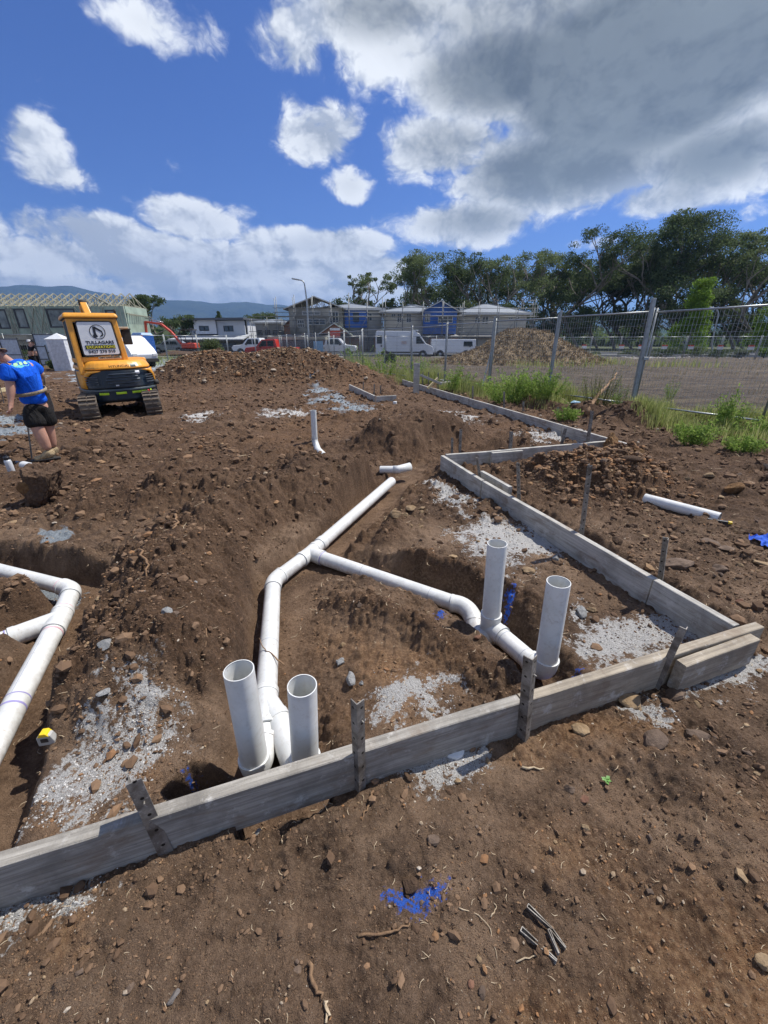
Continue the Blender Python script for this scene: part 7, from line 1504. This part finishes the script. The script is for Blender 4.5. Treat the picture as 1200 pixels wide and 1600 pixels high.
# grass and weeds
def blades(name, X, Y, hgt, wid, label, mt=DRYG, seed=1, lean=.35, cat='grass', tone=None, z=None):
    r = np.random.default_rng(seed); n_ = len(X); z = height(X, Y) if z is None else z; a = r.uniform(0, 6.28, n_); h = hgt*r.uniform(.4, 1.15, n_); ln = lean*r.random(n_)*h; dx, dy = np.cos(a)*ln, np.sin(a)*ln; s = wid*r.uniform(.6, 1.3, n_); b_ = r.uniform(0, 3.14, n_); sx, sy = np.cos(b_)*s, np.sin(b_)*s; O = np.zeros(n_)
    P = [np.stack([X-sx, Y-sy, z-.01], 1), np.stack([X+sx, Y+sy, z-.01], 1), np.stack([X+dx*.45+sx*.8, Y+dy*.45+sy*.8, z+h*.6], 1), np.stack([X+dx*.45-sx*.8, Y+dy*.45-sy*.8, z+h*.6], 1), np.stack([X+dx*1.3, Y+dy*1.3, z+h*.95], 1)]
    V = np.stack(P, 1).reshape(-1, 3); q = (np.arange(n_)*5)[:, None]; Fq = np.concatenate([q+np.array([0, 1, 2, 3]), q+np.array([3, 2, 4, 4])]); Fq = q+np.array([0, 1, 2, 3]); F3 = q+np.array([3, 2, 4]); me = bpy.data.meshes.new(name); me.vertices.add(len(V)); me.vertices.foreach_set('co', V.astype(np.float32).ravel()); tot = np.concatenate([np.full(n_, 4), np.full(n_, 3)]).astype(np.int32); st = np.concatenate([[0], np.cumsum(tot)[:-1]]).astype(np.int32); lp = np.concatenate([Fq.ravel(), F3.ravel()]).astype(np.int32); me.loops.add(len(lp)); me.loops.foreach_set('vertex_index', lp); me.polygons.add(len(tot)); me.polygons.foreach_set('loop_start', st); me.polygons.foreach_set('loop_total', tot); me.materials.append(mt); me.update(calc_edges=True); o = bpy.data.objects.new(name, me); COL.objects.link(o); fattr(o, 'tone', np.repeat(r.random(n_) if tone is None else tone, 5)); return tag(o, label, cat, kind='stuff')
r = np.random.default_rng(91)
def along(n_, y0, y1, off, sig):     # near the fence line
    y = r.uniform(y0, y1, n_)**1.0; fx = F0.x+(y-F0.y)*FD.x/FD.y; return fx+off+r.normal(0, sig, n_), y
X_, Y_ = along(44000, 6.0, 26, -.30, .48); cn = fbm(X_, Y_, .9, 3, 93); k = (cn+.12*(Y_ > 9)) > .0; k &= ~((Y_ > 8.8) & (Y_ < 9.9) & (X_ < F0.x-.15)); X_, Y_ = X_[k], Y_[k]; hh = .12+.75*np.clip(fbm(X_, Y_, .9, 3, 93)+.05, 0, .6)+.018*np.clip(Y_-9, 0, 8)
blades('tall_grass', X_, Y_, hh, .0055, 'tall green and straw coloured grass along the near fence', seed=92)
X_ = r.uniform(5.0, 9.5, 34000); Y_ = r.uniform(6.0, 9.2, 34000); fx = F0.x+(Y_-F0.y)*FD.x/FD.y; k = (X_ > fx-.55+.3*fbm(X_, Y_, 1, 2, 3)) & (X_ < fx+.9+.6*fbm(X_, Y_, .8, 2, 95)) & (fbm(X_, Y_, 1.4, 3, 96) > -.12); X_, Y_ = X_[k], Y_[k]; blades('tall_grass', X_, Y_, .07+.42*np.clip(fbm(X_, Y_, 1.4, 3, 96)+.12, 0, .7), .005, 'matted green and yellow grass at the right under the nearest fence panel', seed=97, lean=.9)
X_ = r.uniform(-2, 30, 9000); Y_ = r.uniform(9.5, 34, 9000); fx = F0.x+(Y_-F0.y)*FD.x/FD.y; k = (X_ > fx+.3) & (fbm(X_, Y_, .35, 3, 98) > .08); X_, Y_ = X_[k], Y_[k]; blades('dry_grass', X_, Y_, .12+.12*r.random(len(X_)), .009, 'sparse dry straw tufts over the ploughed paddock', GRYL if False else leaf_mat('dry_straw', (.22, .18, .09), (.40, .34, .19), .2), seed=99, lean=.8, tone=None)
X_ = r.uniform(-30, 20, 12000); Y_ = r.uniform(24, 41, 12000); k = fbm(X_, Y_, .2, 3, 101) > .02; X_, Y_ = X_[k], Y_[k]; k = np.hypot((X_-BIGC[0])/7, (Y_-BIGC[1])/4) > 1; X_, Y_ = X_[k], Y_[k]; blades('verge_grass', X_, Y_, .35+.25*r.random(len(X_)), .016, 'rough green grass on the verge before the street', seed=102)
# upright weed clumps that stand out of the grass
WD = leaf_mat('weed_leaves', (.16, .27, .045), (.38, .50, .13), .5)
def weed(px, py, hp, wp, label, seed, mt=WD, n_=26, zz=.1, lf=.045):
    lf *= 1.25; g = G(px, py, zz); t = g.y; h = hp/FPX*t*1.35; w_ = wp/FPX*t; rn = np.random.default_rng(seed); rd = random.Random(seed); gz = H(g.x, g.y); o = thing('weed_clump', label, 'weed', (g.x, g.y, gz)); m = MB(); P = []
    for i in range(n_):
        a = rd.uniform(0, 6.28); s = rd.random()**.6*w_*.5; x, y = math.cos(a)*s, math.sin(a)*s*.6; hh = h*rd.uniform(.55, 1)*(1-.35*s/(w_*.5)); lx = rd.uniform(-.2, .2)*hh+x*.3; pts = [(x*.55, y*.55, 0), (x*.8+lx*.3, y*.8, hh*.5), (x+lx, y, hh)]; m.tube(pts, [.005, .004, .002], 5, False)
        for k in range(40): t_ = rd.uniform(.15, 1); P.append(Vector(pts[0]).lerp(Vector(pts[2]), t_)+Vector((rd.gauss(0, .03), rd.gauss(0, .03), rd.gauss(0, .015))))
    m.build('stems', mt, o); fattr(o.children[0], 'tone', np.full(len(m.v), .6)); foliage(o, 'leaves', np.array([p[:] for p in P]), lf, mt, rn, rn.random(len(P)), asp=.35)
weed(800, 628, 46, 85, 'tallest dense green weed clump behind the long far formwork board', 111, n_=80, lf=.06); weed(848, 632, 42, 60, 'right half of the tall weeds by the fence post', 112, n_=46, lf=.055); weed(710, 610, 34, 50, 'weed clump behind the upright plank', 113, n_=34, lf=.06); weed(600, 590, 34, 60, 'green weeds at the right foot of the dirt stockpile', 114, n_=34, lf=.07); weed(560, 572, 26, 50, 'weeds behind the dirt stockpile', 115, n_=30, lf=.08); weed(655, 592, 26, 60, 'low weeds between the stockpile and the upright plank', 116, n_=30, lf=.07)
weed(930, 636, 55, 60, 'wispy olive weeds left of the large leaning post', 117, leaf_mat('olive_weed', (.10, .13, .04), (.26, .26, .10)), 40, lf=.03); weed(1130, 672, 62, 46, 'tall bright green weed at the right under the fence', 118, n_=34, lf=.05); weed(1085, 690, 34, 70, 'spreading green weed at the right edge of the churned soil', 119, n_=40, lf=.045); weed(1180, 680, 30, 60, 'low yellow-green weed at the right edge', 120, n_=36, lf=.04); weed(885, 655, 22, 40, 'low leafy weed with the blue litter', 121, n_=24, lf=.05); weed(1046, 628, 24, 30, 'thin weed just right of the large leaning post', 122, n_=12, lf=.03); weed(1160, 705, 26, 60, 'flattened green weed at the lower right of the grass', 123, n_=34, lf=.04); weed(965, 645, 40, 30, 'yellowish weed touching the large leaning post', 124, n_=22, lf=.03)
# mulch heap
mc = at(812, 566, 29.5); rn = np.random.default_rng(130); N = 130; u = np.linspace(-1.15, 1.15, N); A, B_ = np.meshgrid(u, u); xx = A*6.3; yy = B_*3.4; rr_ = np.sqrt(A*A+B_*B_)+.16*fbm(xx, yy, .35, 3, 131); zz = 2.25*(1-sstep(0, 1.02, rr_))**.85*(1-.25*sstep(.2, .9, -A))+.14*fbm(xx, yy, 1.3, 4, 132)*(rr_ < 1)-.03
i = (np.arange(N-1)[:, None]*N+np.arange(N-1)[None, :]); MU = leaf_mat('mulch_straw', (.13, .085, .045), (.46, .35, .20), .1); o = thing('mulch_heap', 'broad heap of straw-coloured mulch beyond the fence', 'mulch heap', (mc.x, mc.y, .1)); hp_ = np_obj('heap_body', np.stack([xx, yy, zz], -1).reshape(-1, 3), np.stack([i, i+1, i+N+1, i+N], -1).reshape(-1, 4), mat('mulch_body', (.20, .145, .085), .95, 0, .45, 2.5, .06, 9), o, smooth=True)
nl = 15000; k = rn.integers(0, N*N, nl*2); k = k[zz.ravel()[k] > .05][:nl]; P = np.stack([xx.ravel()[k], yy.ravel()[k], zz.ravel()[k]], 1)+rn.normal(0, .05, (len(k), 3)); st_ = foliage(o, 'straw_bits', P, .30, MU, rn, rn.random(len(k))**1.3, asp=.18); st_['kind'] = 'stuff'
# ------------------------------------------------------------------ hills and distant woods
def ridge_strip(name, prof, Y0, Y1, mt, n_=260, rows=26, seed=1, rag=.06, top_at=.75):
    azs = np.linspace(math.radians(-75), math.radians(75), n_); pa = []; pe = []
    for px, py in prof: a, e = ae(px, py); pa.append(a); pe.append(math.tan(e))
    e = np.interp(azs, pa, pe); V = []
    for j in range(rows):
        t = j/(rows-1); D = Y0+(Y1-Y0)*t; f = sstep(0, top_at, t)**1.3*(1-.35*sstep(top_at, 1, t)); x = np.sin(azs)*D; y = np.cos(azs)*D; Dt = Y0+(Y1-Y0)*top_at
        nz = fbm(x, y, 1/ (Y0*.10), 5, seed); z = f*(e*Dt+CAMZ)*(1+rag*nz*(1 if j < rows*top_at-1 else .2)*(1-t*.6)*3)-(1-sstep(0, .05, t))*6; V.append(np.stack([x, y, z], 1))
    V = np.concatenate(V); i = np.arange(rows-1)[:, None]*n_+np.arange(n_-1)[None, :]; o = np_obj(name, V, np.stack([i, i+1, i+n_+1, i+n_], -1).reshape(-1, 4), mt, smooth=True); return tag(o, kind='structure')
def hill_mat(nm, a, b_, s):
    m, n, b = new_mat(nm); pos = n.node('ShaderNodeNewGeometry', out=0); f = n.noise(pos, s, 8, .65); n.set(b.inputs['Base Color'], n.mix(n.ss(f, .38, .62), a, b_)); b.inputs['Roughness'].default_value = 1; b.inputs['Specular IOR Level'].default_value = 0; n.set(b.inputs['Normal'], n.bump(f, 1, 60)); return m
ridge_strip('hills', [(-400, 462), (-200, 455), (-60, 450), (30, 447), (72, 451), (110, 449), (150, 456), (185, 463), (215, 468), (245, 465), (262, 470), (300, 473), (335, 476), (360, 472), (385, 472), (412, 477), (440, 478), (520, 484), (620, 490), (760, 486), (900, 490), (1200, 486), (1500, 480)], 3800, 6800, hill_mat('forest_hillside', (.012, .020, .012), (.032, .042, .022), .006), seed=141, rag=.05)
ridge_strip('hills', [(-400, 512), (100, 508), (200, 512), (330, 509), (380, 507), (430, 505), (480, 510), (620, 514), (1500, 510)], 1300, 2400, hill_mat('grassy_foothill', (.035, .060, .022), (.085, .115, .045), .012), seed=142, rag=.10)
rn = np.random.default_rng(150); n_ = 16000; a = rn.uniform(R(-58), R(58), n_); D = rn.uniform(150, 260, n_); hgt = 4.5+3.0*vn(a*40, D*0, 5)+2*vn(a*120, D*0, 6); P = np.stack([np.sin(a)*D, np.cos(a)*D, rn.random(n_)**.7*hgt*(D/200)], 1); o = foliage(None, 'distant_woods', P, 3.2, DARKL, rn, rn.random(n_), asp=.8); tag(o, 'far line of dark trees along the horizon beyond the houses', 'woodland', kind='stuff')
# ------------------------------------------------------------------ air
hz = MB(); hz.box((0, 2500, 370), (18000, 14000, 760)); o = hz.build('haze', None or bpy.data.materials.new('air')); m = o.data.materials[0]; m.use_nodes = True; t = m.node_tree; t.nodes.clear(); vo = t.nodes.new('ShaderNodeVolumePrincipled'); ou = t.nodes.new('ShaderNodeOutputMaterial'); t.links.new(vo.outputs[0], ou.inputs['Volume']); vo.inputs['Density'].default_value = .00013; vo.inputs['Color'].default_value = (.34, .58, 1, 1); vo.inputs['Anisotropy'].default_value = .2
tag(o, 'thin blue air between the building site and the mountains', 'haze', kind='stuff')
